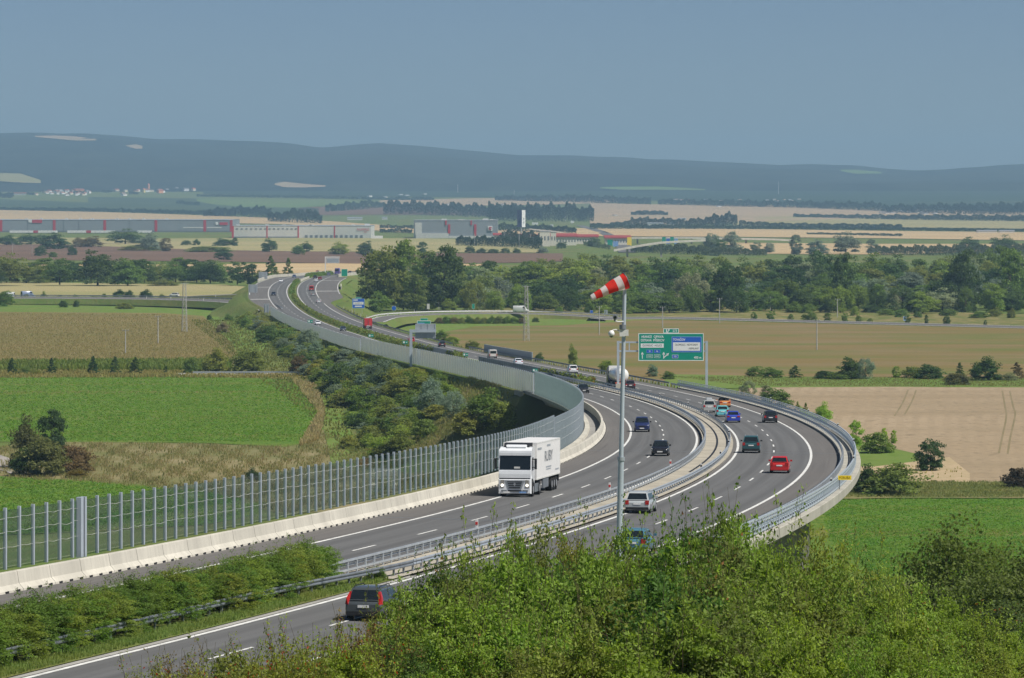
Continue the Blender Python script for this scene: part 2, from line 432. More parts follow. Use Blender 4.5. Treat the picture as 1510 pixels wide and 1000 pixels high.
cam_d = bpy.data.cameras.new('camera'); cam = bpy.data.objects.new('camera', cam_d); link(cam)
cam.location = (0, 0, ZC); cam.rotation_euler = (rad(90), 0, 0)
cam_d.sensor_width = 36; cam_d.lens = F / 1510 * 36; cam_d.shift_y = -(500 - HY) / 1510
cam_d.clip_start = .5; cam_d.clip_end = 60000
SC.camera = cam
SC.view_settings.view_transform = 'Standard'; SC.view_settings.look = 'None'; SC.view_settings.gamma = 1; SC.view_settings.exposure = EXPOSURE = 0.15
SC.view_settings.use_curve_mapping = False
SC.render.engine = 'CYCLES'
SC.cycles.max_bounces = 6; SC.cycles.diffuse_bounces = 3; SC.cycles.glossy_bounces = 2; SC.cycles.transmission_bounces = 3; SC.cycles.transparent_max_bounces = 24; SC.cycles.volume_bounces = 0
SC.cycles.use_denoising = True; SC.cycles.caustics_reflective = False; SC.cycles.caustics_refractive = False

# the air
m, t, n, l = _nt('hazy_air')
v = n.new('ShaderNodeVolumePrincipled'); v.inputs['Density'].default_value = HAZE_DENSITY = 7.6e-5
v.inputs['Color'].default_value = (.49, .775, 1.0, 1); v.inputs['Anisotropy'].default_value = .1
o = n.new('ShaderNodeOutputMaterial'); l.new(v.outputs[0], o.inputs['Volume'])
mb = MB(); mb.box((0, 10400, 171), (11000, 21600, 352)); hz = mb.build('haze', m); tag(hz, kind='stuff')

# ================================================================== ground
rows = list(np.arange(-60, 640, 5.0)) + list(np.arange(640, 2660, 6.5)) + list(np.arange(2660, 7000, 90.0)) + list(np.arange(7000, 13700, 250.0))
nc = 181
us = np.linspace(-1, 1, nc)
us = np.sign(us) * np.abs(us) ** 1.25
P = np.array([[(u * (130 + .19 * max(D, 0)), D) for u in us] for D in rows]).reshape(-1, 2)
Z = terr(P[:, 0], P[:, 1])
rr = np.random.RandomState(3)
Vv = np.column_stack([P, Z])
i = np.arange(len(rows) - 1)[:, None] * nc + np.arange(nc - 1)[None]
Fq = np.stack([i, i + 1, i + nc + 1, i + nc], -1).reshape(-1, 4)
M['grass'] = field_mat('rough_grass', [(.115, .170, .038), ((.19, .170, .065), .018, (1, .5, 1), .46, .70, 0), ((.075, .125, .022), .05, (1, .4, 1), .5, .75, .4), ((.17, .16, .06), .7, (1, .35, 1), .45, .8, .2)], bump=.3)
g = np_mesh('ground', Vv, Fq, M['grass'], smooth=True); tag(g, kind='structure')

def strip_rows(pts, nsub, zoff, dx=14):
    """pts: (x, y top, y bottom) in the photo, laid on the plain as rows from near to far"""
    xs = []
    for (a, b) in zip(pts[:-1], pts[1:]):
        k = max(1, int(abs(b[0] - a[0]) / dx))
        xs += [(a[0] + (b[0] - a[0]) * q / k, a[1] + (b[1] - a[1]) * q / k, a[2] + (b[2] - a[2]) * q / k) for q in range(k)]
    xs.append(pts[-1])
    out = []
    for q in range(nsub + 1):
        r = []
        for (x, yt, yb) in xs:
            a, b = G(x, yb), G(x, yt)
            D = a.y + (b.y - a.y) * q / nsub
            r.append(Vector(((x - CXP) * D / F, D, float(zplain(D)) + zoff)))
        out.append(r)
    return out

def field(name, mat, pts, zoff=.1, nsub=3, wob=0.0):
    if wob:
        q = random.Random(name)
        pts = [p if k in (0, len(pts) - 1) else (p[0], p[1] + q.uniform(-wob, wob), p[2] + q.uniform(-wob, wob)) for k, p in enumerate(pts)]
    mb = MB(); mb.grid(strip_rows(pts, nsub, zoff))
    o = mb.build(name, mat); tag(o, kind='structure')
    return o

fm = field_mat
beet = fm('beet_field', [(.110, .195, .028), ((.155, .205, .040), .035, (.6, 1.6, 1), .40, .62, 0), ((.19, .18, .05), .02, (.15, 2.2, 1), .50, .66, 0), ((.045, .130, .010), 1.3, (1, .6, 1), .45, .72, 0)], bump=.3)
maize = fm('maize_field', [(.21, .165, .062), ((.155, .150, .045), .02, (.4, 1, 1), .4, .7, 0), ((.25, .20, .09), .6, (1, .3, 1), .4, .8, 0)], bump=.3)
brown = fm('fallow_field', [(.195, .145, .052), ((.140, .150, .040), .016, (.7, 1.6, 1), .44, .58, .15), ((.225, .165, .085), .03, (.5, 1.5, 1), .45, .65, 0), ((.175, .145, .055), .12, (.25, 1.2, 1), .5, .85, 0)])
stubble = fm('stubble_field', [(.345, .262, .165), ((.285, .220, .135), .03, (.25, 1.2, 1), .42, .66, 0), ((.40, .31, .205), .01, (.5, 1, 1), .45, .7, .2), ((.19, .145, .092), .8, (.8, .30, 1), .52, .80, 0), ((.22, .17, .105), .25, (1, .5, 1), .56, .74, .3), ('rows', (.30, .23, .145), 3.2, rad(6), .35)])
drygrass = fm('dry_meadow', [(.225, .190, .088), ((.145, .160, .055), .05, (.6, 1, 1), .4, .65, 0), ((.30, .25, .14), .1, (1, .6, 1), .5, .72, 0), ((.13, .13, .045), .6, (1, .4, 1), .5, .8, 0)], bump=.3)
mown = fm('mown_grass', [(.130, .205, .038), ((.17, .20, .055), .06, (1, .5, 1), .4, .7, 0), ((.09, .16, .022), .3, (1, .3, 1), .5, .8, 0)])
wheat = fm('wheat_stubble', [(.50, .36, .185), ((.42, .31, .17), .004, (.3, 1.5, 1), .4, .65, 0), ((.55, .42, .24), .012, (.3, 1, 1), .45, .7, 0)])
ploughed = fm('ploughed_field', [(.185, .115, .078), ((.145, .092, .062), .006, (.3, 1.5, 1), .4, .65, 0)])
palefield = fm('pale_field', [(.36, .31, .150), ((.28, .27, .11), .004, (.4, 1.2, 1), .4, .65, 0)])
farcrop = fm('far_crop', [(.045, .075, .034), ((.07, .095, .04), .003, (.3, 1, 1), .4, .65, 0)])
fargreen = fm('far_green', [(.12, .20, .05), ((.15, .20, .06), .003, (.3, 1, 1), .4, .65, 0)])
pinkfield = fm('harvested_field', [(.44, .32, .20), ((.36, .28, .16), .002, (.3, 1.5, 1), .4, .65, 0)])

# near, beyond the noise wall
field('green_field', beet, [(-250, 556, 655), (0, 557, 652), (300, 554, 655), (420, 560, 660), (462, 590, 652), (478, 612, 632)], .10, 14, 1.2)
field('green_field', beet, [(-250, 702, 800), (0, 703, 790), (130, 709, 785), (300, 724, 775), (380, 742, 760)], .10, 8)
field('meadow', drygrass, [(-60, 690, 706), (20, 655, 708), (130, 652, 712), (300, 655, 728), (420, 660, 760), (480, 630, 755), (560, 655, 740), (700, 690, 720)], .06, 12)
field('field_path', fm('gravel_path', [(.36, .33, .30), ((.28, .26, .23), .4, (1, .4, 1), .4, .7, 0)]), [(-250, 668, 686), (0, 672, 694), (22, 680, 702), (40, 697, 703)], .16, 2)
field('grass_strip', mown, [(440, 557, 569), (470, 556, 600), (490, 570, 690), (520, 640, 690), (540, 665, 680)], .14, 10)
field('maize_field', maize, [(-300, 459, 546), (0, 460, 546), (240, 462, 547), (300, 466, 546), (340, 505, 540), (352, 525, 532)], .08, 10)
field('grass_verge', fm('verge_grass', [(.19, .175, .055), ((.10, .14, .03), .1, (1, .4, 1), .4, .65, 0), ((.27, .22, .10), .3, (1, .4, 1), .5, .75, 0)]), [(-300, 545, 557), (0, 545, 558), (300, 546, 556), (440, 549, 560), (480, 550, 562)], .14, 3)
field('grass_slope', mown, [(-300, 441, 460), (0, 442, 461), (240, 444, 463), (300, 447, 500), (345, 449, 530), (380, 452, 520), (420, 470, 500)], .05, 6)
field('stubble_field', palefield, [(-300, 416, 437), (0, 416, 437), (200, 419, 437), (330, 420, 440), (380, 425, 440)], .12, 3)
field('stubble_field', wheat, [(-300, 391, 400), (75, 390, 402), (250, 391, 402), (420, 389, 404), (550, 389, 400), (720, 390, 398)], .3, 2)
field('ploughed_field', ploughed, [(-300, 362, 379), (80, 361, 384), (300, 369, 386), (560, 373, 390), (760, 374, 388), (830, 374, 386)], .35, 3)
field('pale_field', palefield, [(-300, 350, 361), (0, 350, 361), (250, 352, 368), (400, 351, 371), (620, 352, 372), (800, 356, 373)], .30, 3)
field('wheat_field', wheat, [(-300, 309, 326), (0, 310, 329), (150, 313, 330), (300, 318, 329), (420, 322, 331), (620, 336, 345)], .5, 3)
field('far_field', farcrop, [(-300, 293, 307), (0, 294, 309), (130, 299, 311), (300, 306, 316)], .6, 3)
field('far_field', farcrop, [(130, 291, 303), (300, 293, 314), (420, 303, 316), (470, 308, 315)], .8, 3)
field('far_green_field', fargreen, [(290, 293.5, 297), (330, 294, 305), (440, 295, 307), (520, 296, 301)], .9, 2)
field('ploughed_field', ploughed, [(440, 306, 318), (560, 304, 317), (700, 310, 318), (800, 318, 322)], .8, 2)
field('harvested_field', pinkfield, [(560, 296, 301), (700, 293, 304), (860, 292, 301), (920, 293, 298)], 1.0, 3)
field('harvested_field', pinkfield, [(870, 300, 330), (960, 302, 332), (1130, 303, 327), (1300, 308, 322), (1510, 314, 322), (1800, 318, 324)], .9, 4)
field('wheat_field', wheat, [(700, 340, 347), (900, 336, 349), (1100, 338, 350), (1300, 341, 352), (1510, 343, 355), (1800, 344, 356)], .5, 3)
darkwood = fm('far_woodland', [(.022, .042, .020), ((.04, .065, .026), .004, (.5, 1, 1), .4, .7, 0), ((.12, .12, .05), .0012, (.5, 2, 1), .60, .66, 0)])
field('far_woodland', darkwood, [(300, 281, 286.5), (430, 280, 288.5), (560, 280, 290.5), (860, 280, 292), (960, 280, 296), (1200, 280, 302), (1510, 280, 313), (1900, 280, 313)], 1.4, 4)
field('pale_field', palefield, [(1080, 322, 333), (1200, 318, 334), (1330, 322, 336), (1510, 326, 338), (1800, 326, 338)], .7, 3)
field('wheat_field', wheat, [(1060, 358, 374), (1300, 360, 376), (1510, 360, 370)], .3, 2)
# between the motorway and the river wood
field('fallow_field', brown, [(640, 482, 494), (720, 474, 530), (860, 474, 560), (960, 471, 566), (1080, 473, 562), (1300, 479, 557), (1510, 482, 558), (1900, 486, 560)], .08, 14)
field('grass_verge', mown, [(545, 467, 486), (620, 464, 496), (700, 464, 482), (830, 465, 480), (930, 469, 474)], .10, 4)
field('grass_verge', fm('wild_verge', [(.20, .17, .065), ((.11, .14, .03), .08, (1, .4, 1), .4, .62, 0), ((.33, .27, .13), .2, (1, .4, 1), .5, .72, 0)]), [(700, 447, 461), (850, 446, 464), (1000, 452, 468), (1250, 456, 475), (1510, 464, 482), (1900, 466, 484)], .05, 4)
field('grass_verge', mown, [(980, 552, 575), (1150, 556, 572), (1300, 557, 571), (1510, 558, 572), (1900, 558, 572)], .12, 3)
field('stubble_field', stubble, [(1090, 569, 600), (1200, 569, 650), (1300, 571, 690), (1380, 571, 712), (1510, 571, 716), (1900, 572, 722)], .10, 14, .8)
mb = MB()
for tr in ([(1339, 576), (1331, 595), (1319, 614)], [(1351, 576), (1345, 592), (1334, 612)], [(1478, 577), (1482, 600), (1484, 615), (1478, 645), (1473, 669)], [(1489, 577), (1494, 600), (1497, 612), (1490, 645), (1486, 670)]):
    q0 = [G(x, y) + Vector((0, 0, .115)) for x, y in tr]; q_ = []
    for k in range(len(q0) - 1):
        a_, b_, c_, d_ = q0[max(0, k - 1)], q0[k], q0[k + 1], q0[min(len(q0) - 1, k + 2)]
        q_ += [.5 * (2 * b_ + (c_ - a_) * u + (2 * a_ - 5 * b_ + 4 * c_ - d_) * u * u + (3 * b_ - a_ - 3 * c_ + d_) * u ** 3) for u in (0, .2, .4, .6, .8)]
    q_.append(q0[-1])
    mb.grid([[p - Vector((.19, 0, 0)), p + Vector((.19, 0, 0))] for p in q_])
o = mb.build('tractor_tracks', fm('track_soil', [(.25, .20, .115), ((.19, .16, .08), .3, (1, .2, 1), .4, .7, 0)])); tag(o, kind='structure')
field('grass_verge', mown, [(1180, 600, 700), (1260, 650, 705), (1340, 668, 700), (1355, 672, 685)], .2, 4)
field('sand_patch', fm('bare_sand', [(.46, .35, .22), ((.36, .29, .16), .3, (1, .4, 1), .4, .7, 0)]), [(1230, 690, 720), (1290, 690, 722), (1400, 676, 716), (1430, 700, 714)], .24, 3)
field('grass_verge', fm('weedy_verge', [(.13, .15, .045), ((.26, .21, .10), .2, (1, .4, 1), .45, .7, 0)]), [(1180, 712, 740), (1300, 712, 737), (1510, 714, 737), (1900, 716, 740)], .28, 3)
field('green_field', beet, [(1195, 734, 860), (1300, 733, 860), (1510, 735, 860), (1900, 738, 860)], .16, 12)

# ================================================================== hills
ridge = [(-700, 205), (-300, 200), (0, 196), (60, 195.5), (150, 197.5), (230, 205), (330, 206), (420, 210), (470, 217), (520, 213), (560, 211), (620, 216), (700, 223), (760, 229), (830, 229), (900, 231), (960, 234), (1060, 238), (1150, 243), (1240, 246), (1300, 251), (1360, 252), (1420, 248), (1470, 245), (1560, 243), (1900, 236), (2300, 230)]
rx = np.array([r[0] for r in ridge], float); ry = np.array([r[1] for r in ridge], float)
HD = [12700, 13300, 14000, 14800, 15600, 16400, 17200, 18000, 18800, 19800]
hp = [-.03, .10, .26, .44, .62, .78, .90, 1.0, .93, .5]
px = np.arange(-700, 2301, 12.0)
top = np.interp(px, rx, ry)
rs = np.random.RandomState(5)
def lump(a, n, s):
    k = rs.randn(len(a) + n * 2); k = np.convolve(k, np.hanning(n), 'same')[n:-n]
    return s * k / k.std()
rows = []
for D, f in zip(HD, hp):
    zt = ZC - (top - HY) * 18000 / F
    zb = 74.0
    z = zb + (zt - zb) * f + lump(px, 31, 7 * (1 if 0 < f < 1 else .25)) + lump(px, 7, 1.2)
    if f < 0: z = np.full(len(px), 62.0)
    rows.append(np.column_stack([(px - CXP) * D / F, np.full(len(px), D), z]))
V = np.concatenate(rows); w = len(px)
i = np.arange(len(HD) - 1)[:, None] * w + np.arange(w - 1)[None]
m, t, n, l = _nt('forest_hillside')
a = _noise(t, .006, 6, (1, .35, 1), .35, .65); b = _noise(t, .0016, 4, (.6, 1.6, 1), .62, .66)
c = _noise(t, .05, 5, (1, .4, 1), .3, .7)
col = _mix(t, (.010, .014, .012), (.060, .066, .040), a); col = _mix(t, col, (.006, .010, .008), c); pass
_out(t, col, 1.0, 0.0)
hl = np_mesh('hills', V, np.stack([i, i + 1, i + w + 1, i + w], -1).reshape(-1, 4), m, smooth=True); tag(hl, kind='structure')
HZ = {D: r for D, r in zip(HD, rows)}
def hillz(x, D):
    k = max(0, min(len(HD) - 2, int(np.searchsorted(HD, D) - 1)))
    a, b = rows[k], rows[k + 1]
    za, zb = np.interp(x, a[:, 0], a[:, 2]), np.interp(x, b[:, 0], b[:, 2])
    return float(za + (zb - za) * (D - HD[k]) / (HD[k + 1] - HD[k]))
def hill_at(px_, py_):
    for D in np.arange(12800, 18000, 50.0):
        x = (px_ - CXP) * D / F
        if HY + F * (ZC - hillz(x, D)) / D <= py_: return D
    return 17500.0
def clearing(name, mat, pts):
    """fields and glades on the hillside"""
    mb = MB(); top_, bot = [], []
    for (x, yt, yb) in pts:
        for y, li in ((yt, top_), (yb, bot)):
            D = hill_at(x, y); X = (x - CXP) * D / F
            li.append((D, X))
    rows_ = []
    for q in range(5):
        r = []
        for (a, b) in zip(bot, top_):
            D = a[0] + (b[0] - a[0]) * q / 4; X = a[1] + (b[1] - a[1]) * q / 4
            r.append((X, D, hillz(X, D) + 4))
        rows_.append(r)
    mb.grid(rows_); o = mb.build(name, mat); tag(o, kind='structure')
clearing('hill_meadow', pinkfield, [(52, 202, 203.5), (80, 201.5, 206), (110, 202.5, 209), (142, 207.5, 209)])
clearing('hill_meadow', pinkfield, [(186, 216, 218), (200, 215, 221), (210, 217, 221)])
clearing('hill_meadow', palefield, [(-60, 250, 262), (0, 258, 270), (30, 258, 271), (60, 268, 272)])
clearing('hill_meadow', pinkfield, [(405, 273, 275), (420, 271, 278), (450, 274, 279), (480, 275.5, 278)])
clearing('hill_meadow', fargreen, [(885, 278, 280), (920, 277.5, 282), (970, 277, 282), (1040, 281, 284)])
clearing('hill_meadow', fargreen, [(1240, 252, 254), (1260, 252, 258), (1300, 255, 258)])
clearing('hill_meadow', fargreen, [(1130, 284, 287), (1160, 283, 287), (1215, 285.5, 287)])

# ================================================================== roads
def ribbon(mb, s0, s1, o0, o1, h=0.0, mi=0, step=5.0, nacross=1):
    n = max(1, int(abs(s1 - s0) / step)); ss = [s0 + (s1 - s0) * k / n for k in range(n + 1)]
    f0 = o0 if callable(o0) else (lambda s: o0); f1 = o1 if callable(o1) else (lambda s: o1)
    mb.grid([[RD(s, f0(s) + (f1(s) - f0(s)) * k / nacross, h) for k in range(nacross + 1)] for s in ss], mi)

MED, LW = 2.24, 7.56
SM = lambda a, b, x: (lambda u: u * u * (3 - 2 * u))(min(1, max(0, (x - a) / (b - a))))
IN = MED; OUT = MED + LW
def edgeR(s): return 12.5 + 7.0 * SM(1415, 1470, s) * (1 - SM(1790, 1840, s))
def edgeL(s): return -(12.9 + 5.0 * SM(1330, 1470, s) * (1 - SM(1850, 1950, s)))
kerb = lambda s: 1.72
mb = MB()
ribbon(mb, -60, 2400, lambda s: OUT + .1, edgeR, 0, 1); ribbon(mb, -60, 2400, IN - .1, OUT + .1, 0, 0, nacross=4); ribbon(mb, -60, 2400, kerb, IN - .1, 0, 1)
# the edges of the pavement, turned down
def verge(mb, s0, s1, e, sg): mb.grid([[RD(s, e(s), -.005), RD(s, e(s) + sg * .5, -.06), RD(s, e(s) + sg * 2.6, -.9)] for s in np.arange(s0, s1, 6.0)], 2)
verge(mb, 548, 2400, edgeR, 1); verge(mb, -60, 70, edgeR, 1)
def lay(o):
    """metres across and along the road at every vertex, for the wear of the asphalt"""
    n_ = len(o.data.vertices); co = np.empty(n_ * 3, np.float32); o.data.vertices.foreach_get('co', co); co = co.reshape(-1, 3)
    k = np.array([((c[0] - _rx) ** 2 + (c[1] - _ry) ** 2).argmin() for c in co])
    dx, dy = co[:, 0] - _rx[k], co[:, 1] - _ry[k]
    v = np.zeros((n_, 3), np.float32); v[:, 0] = dx * np.cos(_rt[k]) - dy * np.sin(_rt[k]); v[:, 1] = _rs[k] + dx * np.sin(_rt[k]) + dy * np.cos(_rt[k])
    a_ = o.data.attributes.new('road_at', 'FLOAT_VECTOR', 'POINT'); a_.data.foreach_set('vector', v.ravel())
r1 = mb.build('road', [M['asphalt'], M['shoulder'], M['grass']]); tag(r1, kind='structure'); lay(r1)
mb = MB()
ribbon(mb, -60, 2400, edgeL, lambda s: -OUT - .1, 0, 1); ribbon(mb, -60, 2400, -OUT - .1, -IN + .1, 0, 0, nacross=4); ribbon(mb, -60, 2400, -IN + .1, lambda s: -kerb(s), 0, 1)
verge(mb, 548, 2400, edgeL, -1); verge(mb, -60, 20, edgeL, -1)
r2 = mb.build('road', [M['asphalt'], M['shoulder'], M['grass']]); tag(r2, kind='structure'); lay(r2)

mk = MB()
HM = .012
for side in (1, -1):
    w = .25
    ribbon(mk, -60, 2400, side * IN - w / 2, side * IN + w / 2, HM, 0, 3)
    segs = [(-60, 1415), (1465, 2400)] if side > 0 else [(-60, 1340), (1375, 2400)]
    for a, b in segs: ribbon(mk, a, b, side * OUT - w / 2, side * OUT + w / 2, HM, 0, 3)
    s_ref = road_at(1060, 734.8, 4, 8)[0] if side > 0 else road_at(703.1, 764.6, -8, -4)[0]
    s = s_ref - 18 * 12
    while s < 2390:
        if s > -55: ribbon(mk, s - 3, s + 3, side * (IN + LW / 2) - .08, side * (IN + LW / 2) + .08, HM, 0, 3)
        s += 18
ribbon(mk, 1500, 1780, lambda s: edgeR(s) - .55, lambda s: edgeR(s) - .3, HM, 0, 4)
ribbon(mk, 1500, 1830, lambda s: edgeL(s) + .35, lambda s: edgeL(s) + .6, HM, 0, 4)
for (s, a, b) in ((1535, OUT, edgeR(1535) - .5), (1600, -OUT, edgeL(1600) + .5), (1715, OUT, edgeR(1700) - .4), (1455, -OUT, edgeL(1455) + .4)):
    ribbon(mk, s, s + 3, a, b, HM)
mk = mk.build('road_markings', M['paintline']); tag(mk, kind='structure')

# median: bare strip, grass where it is planted
mb = MB(); ribbon(mb, 58, 560, lambda s: -1.72, lambda s: 1.72, .10, 0, 5); ribbon(mb, 58, 560, -1.73, -1.72, .05, 0, 5)
ribbon(mb, 58, 560, 1.3, 1.72, .104, 0, 5)
ribbon(mb, 205, 528, -.12, .10, .108, 1, 5)
o = mb.build('median_pavement', [concrete('median_concrete', (.46, .42, .34)), M['black']]); tag(o, kind='structure')
mb = MB()
for s in (V1 + 1, 262, 118): ribbon(mb, s, s + .35, -12.7, -1.75, .008); ribbon(mb, s, s + .35, 1.75, 12.4, .008)
o = mb.build('expansion_joint', M['galv_dark']); tag(o, kind='structure')
mb = MB(); ribbon(mb, -60, 58, -1.72, 1.72, .06, 0, 4); ribbon(mb, 560, 2400, -1.72, 1.72, .06, 0, 6)
o = mb.build('median_grass', M['grass']); tag(o, kind='structure')
mb = MB(); ribbon(mb, -60, 62, 1.55, 2.05, .02, 0, 4)
o = mb.build('gutter', M['concrete_grey']); tag(o, kind='structure')

# slip roads and the country road beyond, on the plain
def lane(name, pts, w, z0, z1, bank=.06, mat=M['shoulder'], line=True):
    """pts: photo pixels of the centre line; the road slopes from z0 to z1"""
    C = []
    n = len(pts)
    for k, (x, y) in enumerate(pts):
        z = z0 + (z1 - z0) * k / (n - 1)
        D = F * (ZC - z) / (y - HY)
        C.append(Vector(((x - CXP) * D / F, D, z)))
    # smooth
    P = []
    for k in range(n - 1):
        a, b, c, d_ = C[max(0, k - 1)], C[k], C[k + 1], C[min(n - 1, k + 2)]
        for q in range(8):
            u = q / 8
            P.append(.5 * (2 * b + (c - a) * u + (2 * a - 5 * b + 4 * c - d_) * u * u + (3 * b - a - 3 * c + d_) * u ** 3))
    P.append(C[-1])
    def offs(k, o, h):
        t = (P[min(k + 1, len(P) - 1)] - P[max(k - 1, 0)]); t.z = 0; t.normalize()
        nrm = Vector((-t.y, t.x, 0))
        if nrm.y < 0: nrm = -nrm
        return P[k] + nrm * o + Vector((0, 0, h + bank * o))
    mb = MB(); K = range(len(P))
    mb.grid([[offs(k, -w / 2, 0), offs(k, w / 2, 0)] for k in K])
    mb.grid([[offs(k, -w / 2 - 2.5, -2.2), offs(k, -w / 2, -.01)] for k in K], 1)
    mb.grid([[offs(k, w / 2, -.01), offs(k, w / 2 + 2.5, -2.2)] for k in K], 1)
    o = mb.build(name, [mat, M['grass']]); tag(o, kind='structure')
    if line:
        mb = MB()
        for q in (-w / 2 + .5, w / 2 - .5): mb.grid([[offs(k, q - .2, .05), offs(k, q + .2, .05)] for k in K])
        o = mb.build('road_markings', M['paintline']); tag(o, kind='structure')
    return P, offs
slip_P, slip_off = lane('slip_road', [(552, 474.5), (575, 467.5), (612, 464.6), (660, 462.8), (720, 462.2), (790, 462.8), (850, 465.2), (905, 468.2)], 7, 4.0, 1.0, .05)
road_P, road_off = lane('country_road', [(880, 470.5), (930, 469.2), (985, 469), (1060, 470.6), (1200, 474.2), (1350, 478.2), (1510, 482.5), (1800, 490)], 8, .9, .4, .07)
west_P, west_off = lane('slip_road', [(400, 457), (372, 448), (330, 444), (270, 441.5), (180, 439.8), (60, 439), (-60, 439.2), (-300, 440)], 9, 4.2, 2.5, .07)
west2_P, west2_off = lane('slip_road', [(392, 430), (372, 432.8), (345, 434.4), (310, 435.6), (285, 436.4)], 7, 7.0, 4.0, .06)
field_P, field_off = lane('field_road', [(260, 551.5), (340, 551.2), (420, 551.2), (480, 553)], 5, .4, .4, .05, M['concrete_grey'], False)
lane('far_road', [(780, 316), (860, 334), (905, 351), (925, 372)], 14, .6, .6, 0, M['shoulder'], False)
# ================================================================== viaduct
via = empty('viaduct', RD(300, 0, -1.5), label='curving concrete motorway viaduct with pale parapet edge and dark shaded underside', cat='viaduct')
def wpath(fn, s0, s1, step=4.0):
    n = max(1, int((s1 - s0) / step)); return [s0 + (s1 - s0) * k / n for k in range(n + 1)]
def sweep(name, mat, parent, s0, s1, prof, step=4.0):
    """profile [(o, h)] (o may be a function of s) swept along the road; closed"""
    mb = MB()
    mb.loft([[RD(s, (o(s) if callable(o) else o), h) for (o, h) in prof] for s in wpath(None, s0, s1, step)])
    ob = mb.build(name, mat, None)
    if parent is not None:
        ob.parent = parent; ob.matrix_parent_inverse = Matrix.Translation(-Vector(parent.location))
    return ob
def under(ob, parent):
    ob.parent = parent; ob.matrix_parent_inverse = Matrix.Translation(-Vector(parent.location)); return ob

WO = lambda s: -(13.95 + 1.6 * SM(170, 270, s) * (1 - SM(470, 560, s) * .6))      # line of the noise wall
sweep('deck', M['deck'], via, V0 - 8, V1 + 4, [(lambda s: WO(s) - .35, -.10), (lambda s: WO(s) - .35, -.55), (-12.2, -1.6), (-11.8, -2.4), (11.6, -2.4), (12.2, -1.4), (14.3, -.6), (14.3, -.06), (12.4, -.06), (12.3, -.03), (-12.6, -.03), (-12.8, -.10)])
sweep('parapet', M['parapet'], via, V0 - 8, V1 + 14, [(12.55, -.05), (12.55, .14), (13.0, .16), (14.58, .16), (14.62, .12), (14.62, -.52), (14.32, -.52), (14.32, -.05)], 2.0)
for s in (130, 215, 260, 315, 370, 425, 480):
    for o in (-9.5, 7.5):
        p = RD(s, o); zb = TZ(p.x, p.y) - .5; zt = p.z - 2.3
        mb = MB(); mb.box((p.x, p.y, (zb + zt) / 2), (4.2, 1.5, zt - zb), 0, -heading(s)); under(mb.build('pier', M['concrete_grey']), via)
for s, q in ((V1 + 1, 1), (V0 - 4, -1)):
    mb = MB(); a = RD(s, -15.2); c = RD(s, 0); zb = c.z - 14
    mb.box((c.x, c.y, (c.z - 2.6 + zb) / 2), (29, 2.5, c.z - 2.6 - zb), 0, -heading(s)); under(mb.build('abutment', M['concrete_grey']), via)
for o in (-15.6, 14.9):
    mb = MB()
    for s in (V1 + 2, V1 + 9):
        pass
    a = RD(V1 + 1, o); b = RD(V1 + 9, o)
    mb.loft([[RD(V1, o - .25, -.2), RD(V1, o + .25, -.2), RD(V1, o + .25, -9), RD(V1, o - .25, -9)], [RD(V1 + 12, o - .25, -.2), RD(V1 + 12, o + .25, -.2), RD(V1 + 12, o + .25, -2), RD(V1 + 12, o - .25, -2)]])
    under(mb.build('wing_wall', M['concrete_grey']), via)

# ================================================================== concrete barrier along the hard shoulder of the near carriageway
BO = lambda s: -13.0 - .02
cb = empty('concrete_barrier', RD(120, -13.2), label='pale jointed concrete safety barrier along the shoulder below the glass noise wall', cat='barrier')
prof = [(-12.78, 0), (-12.80, .10), (-13.02, .34), (-13.12, .92), (-13.14, .95), (-13.38, .95), (-13.40, .9), (-13.42, 0)]
s = 22.0; k = 0
while k < 96 and s < 520:
    L = 4.9
    mb = MB(); mb.loft([[RD(q, o, h) for (o, h) in prof] for q in wpath(None, s + .03, s + L - .03, 2.5)])
    for q in (s + .8, s + 2.45, s + 4.1):
        mb.box(RD(q, -12.78, .05), (.06, .45, .10), 1, -heading(q))
    under(mb.build('segment', [M['concrete'], M['black']]), cb)
    s += L; k += 1
SB1 = s
ob = sweep('segment', M['concrete'], cb, SB1, 560, prof, 4)

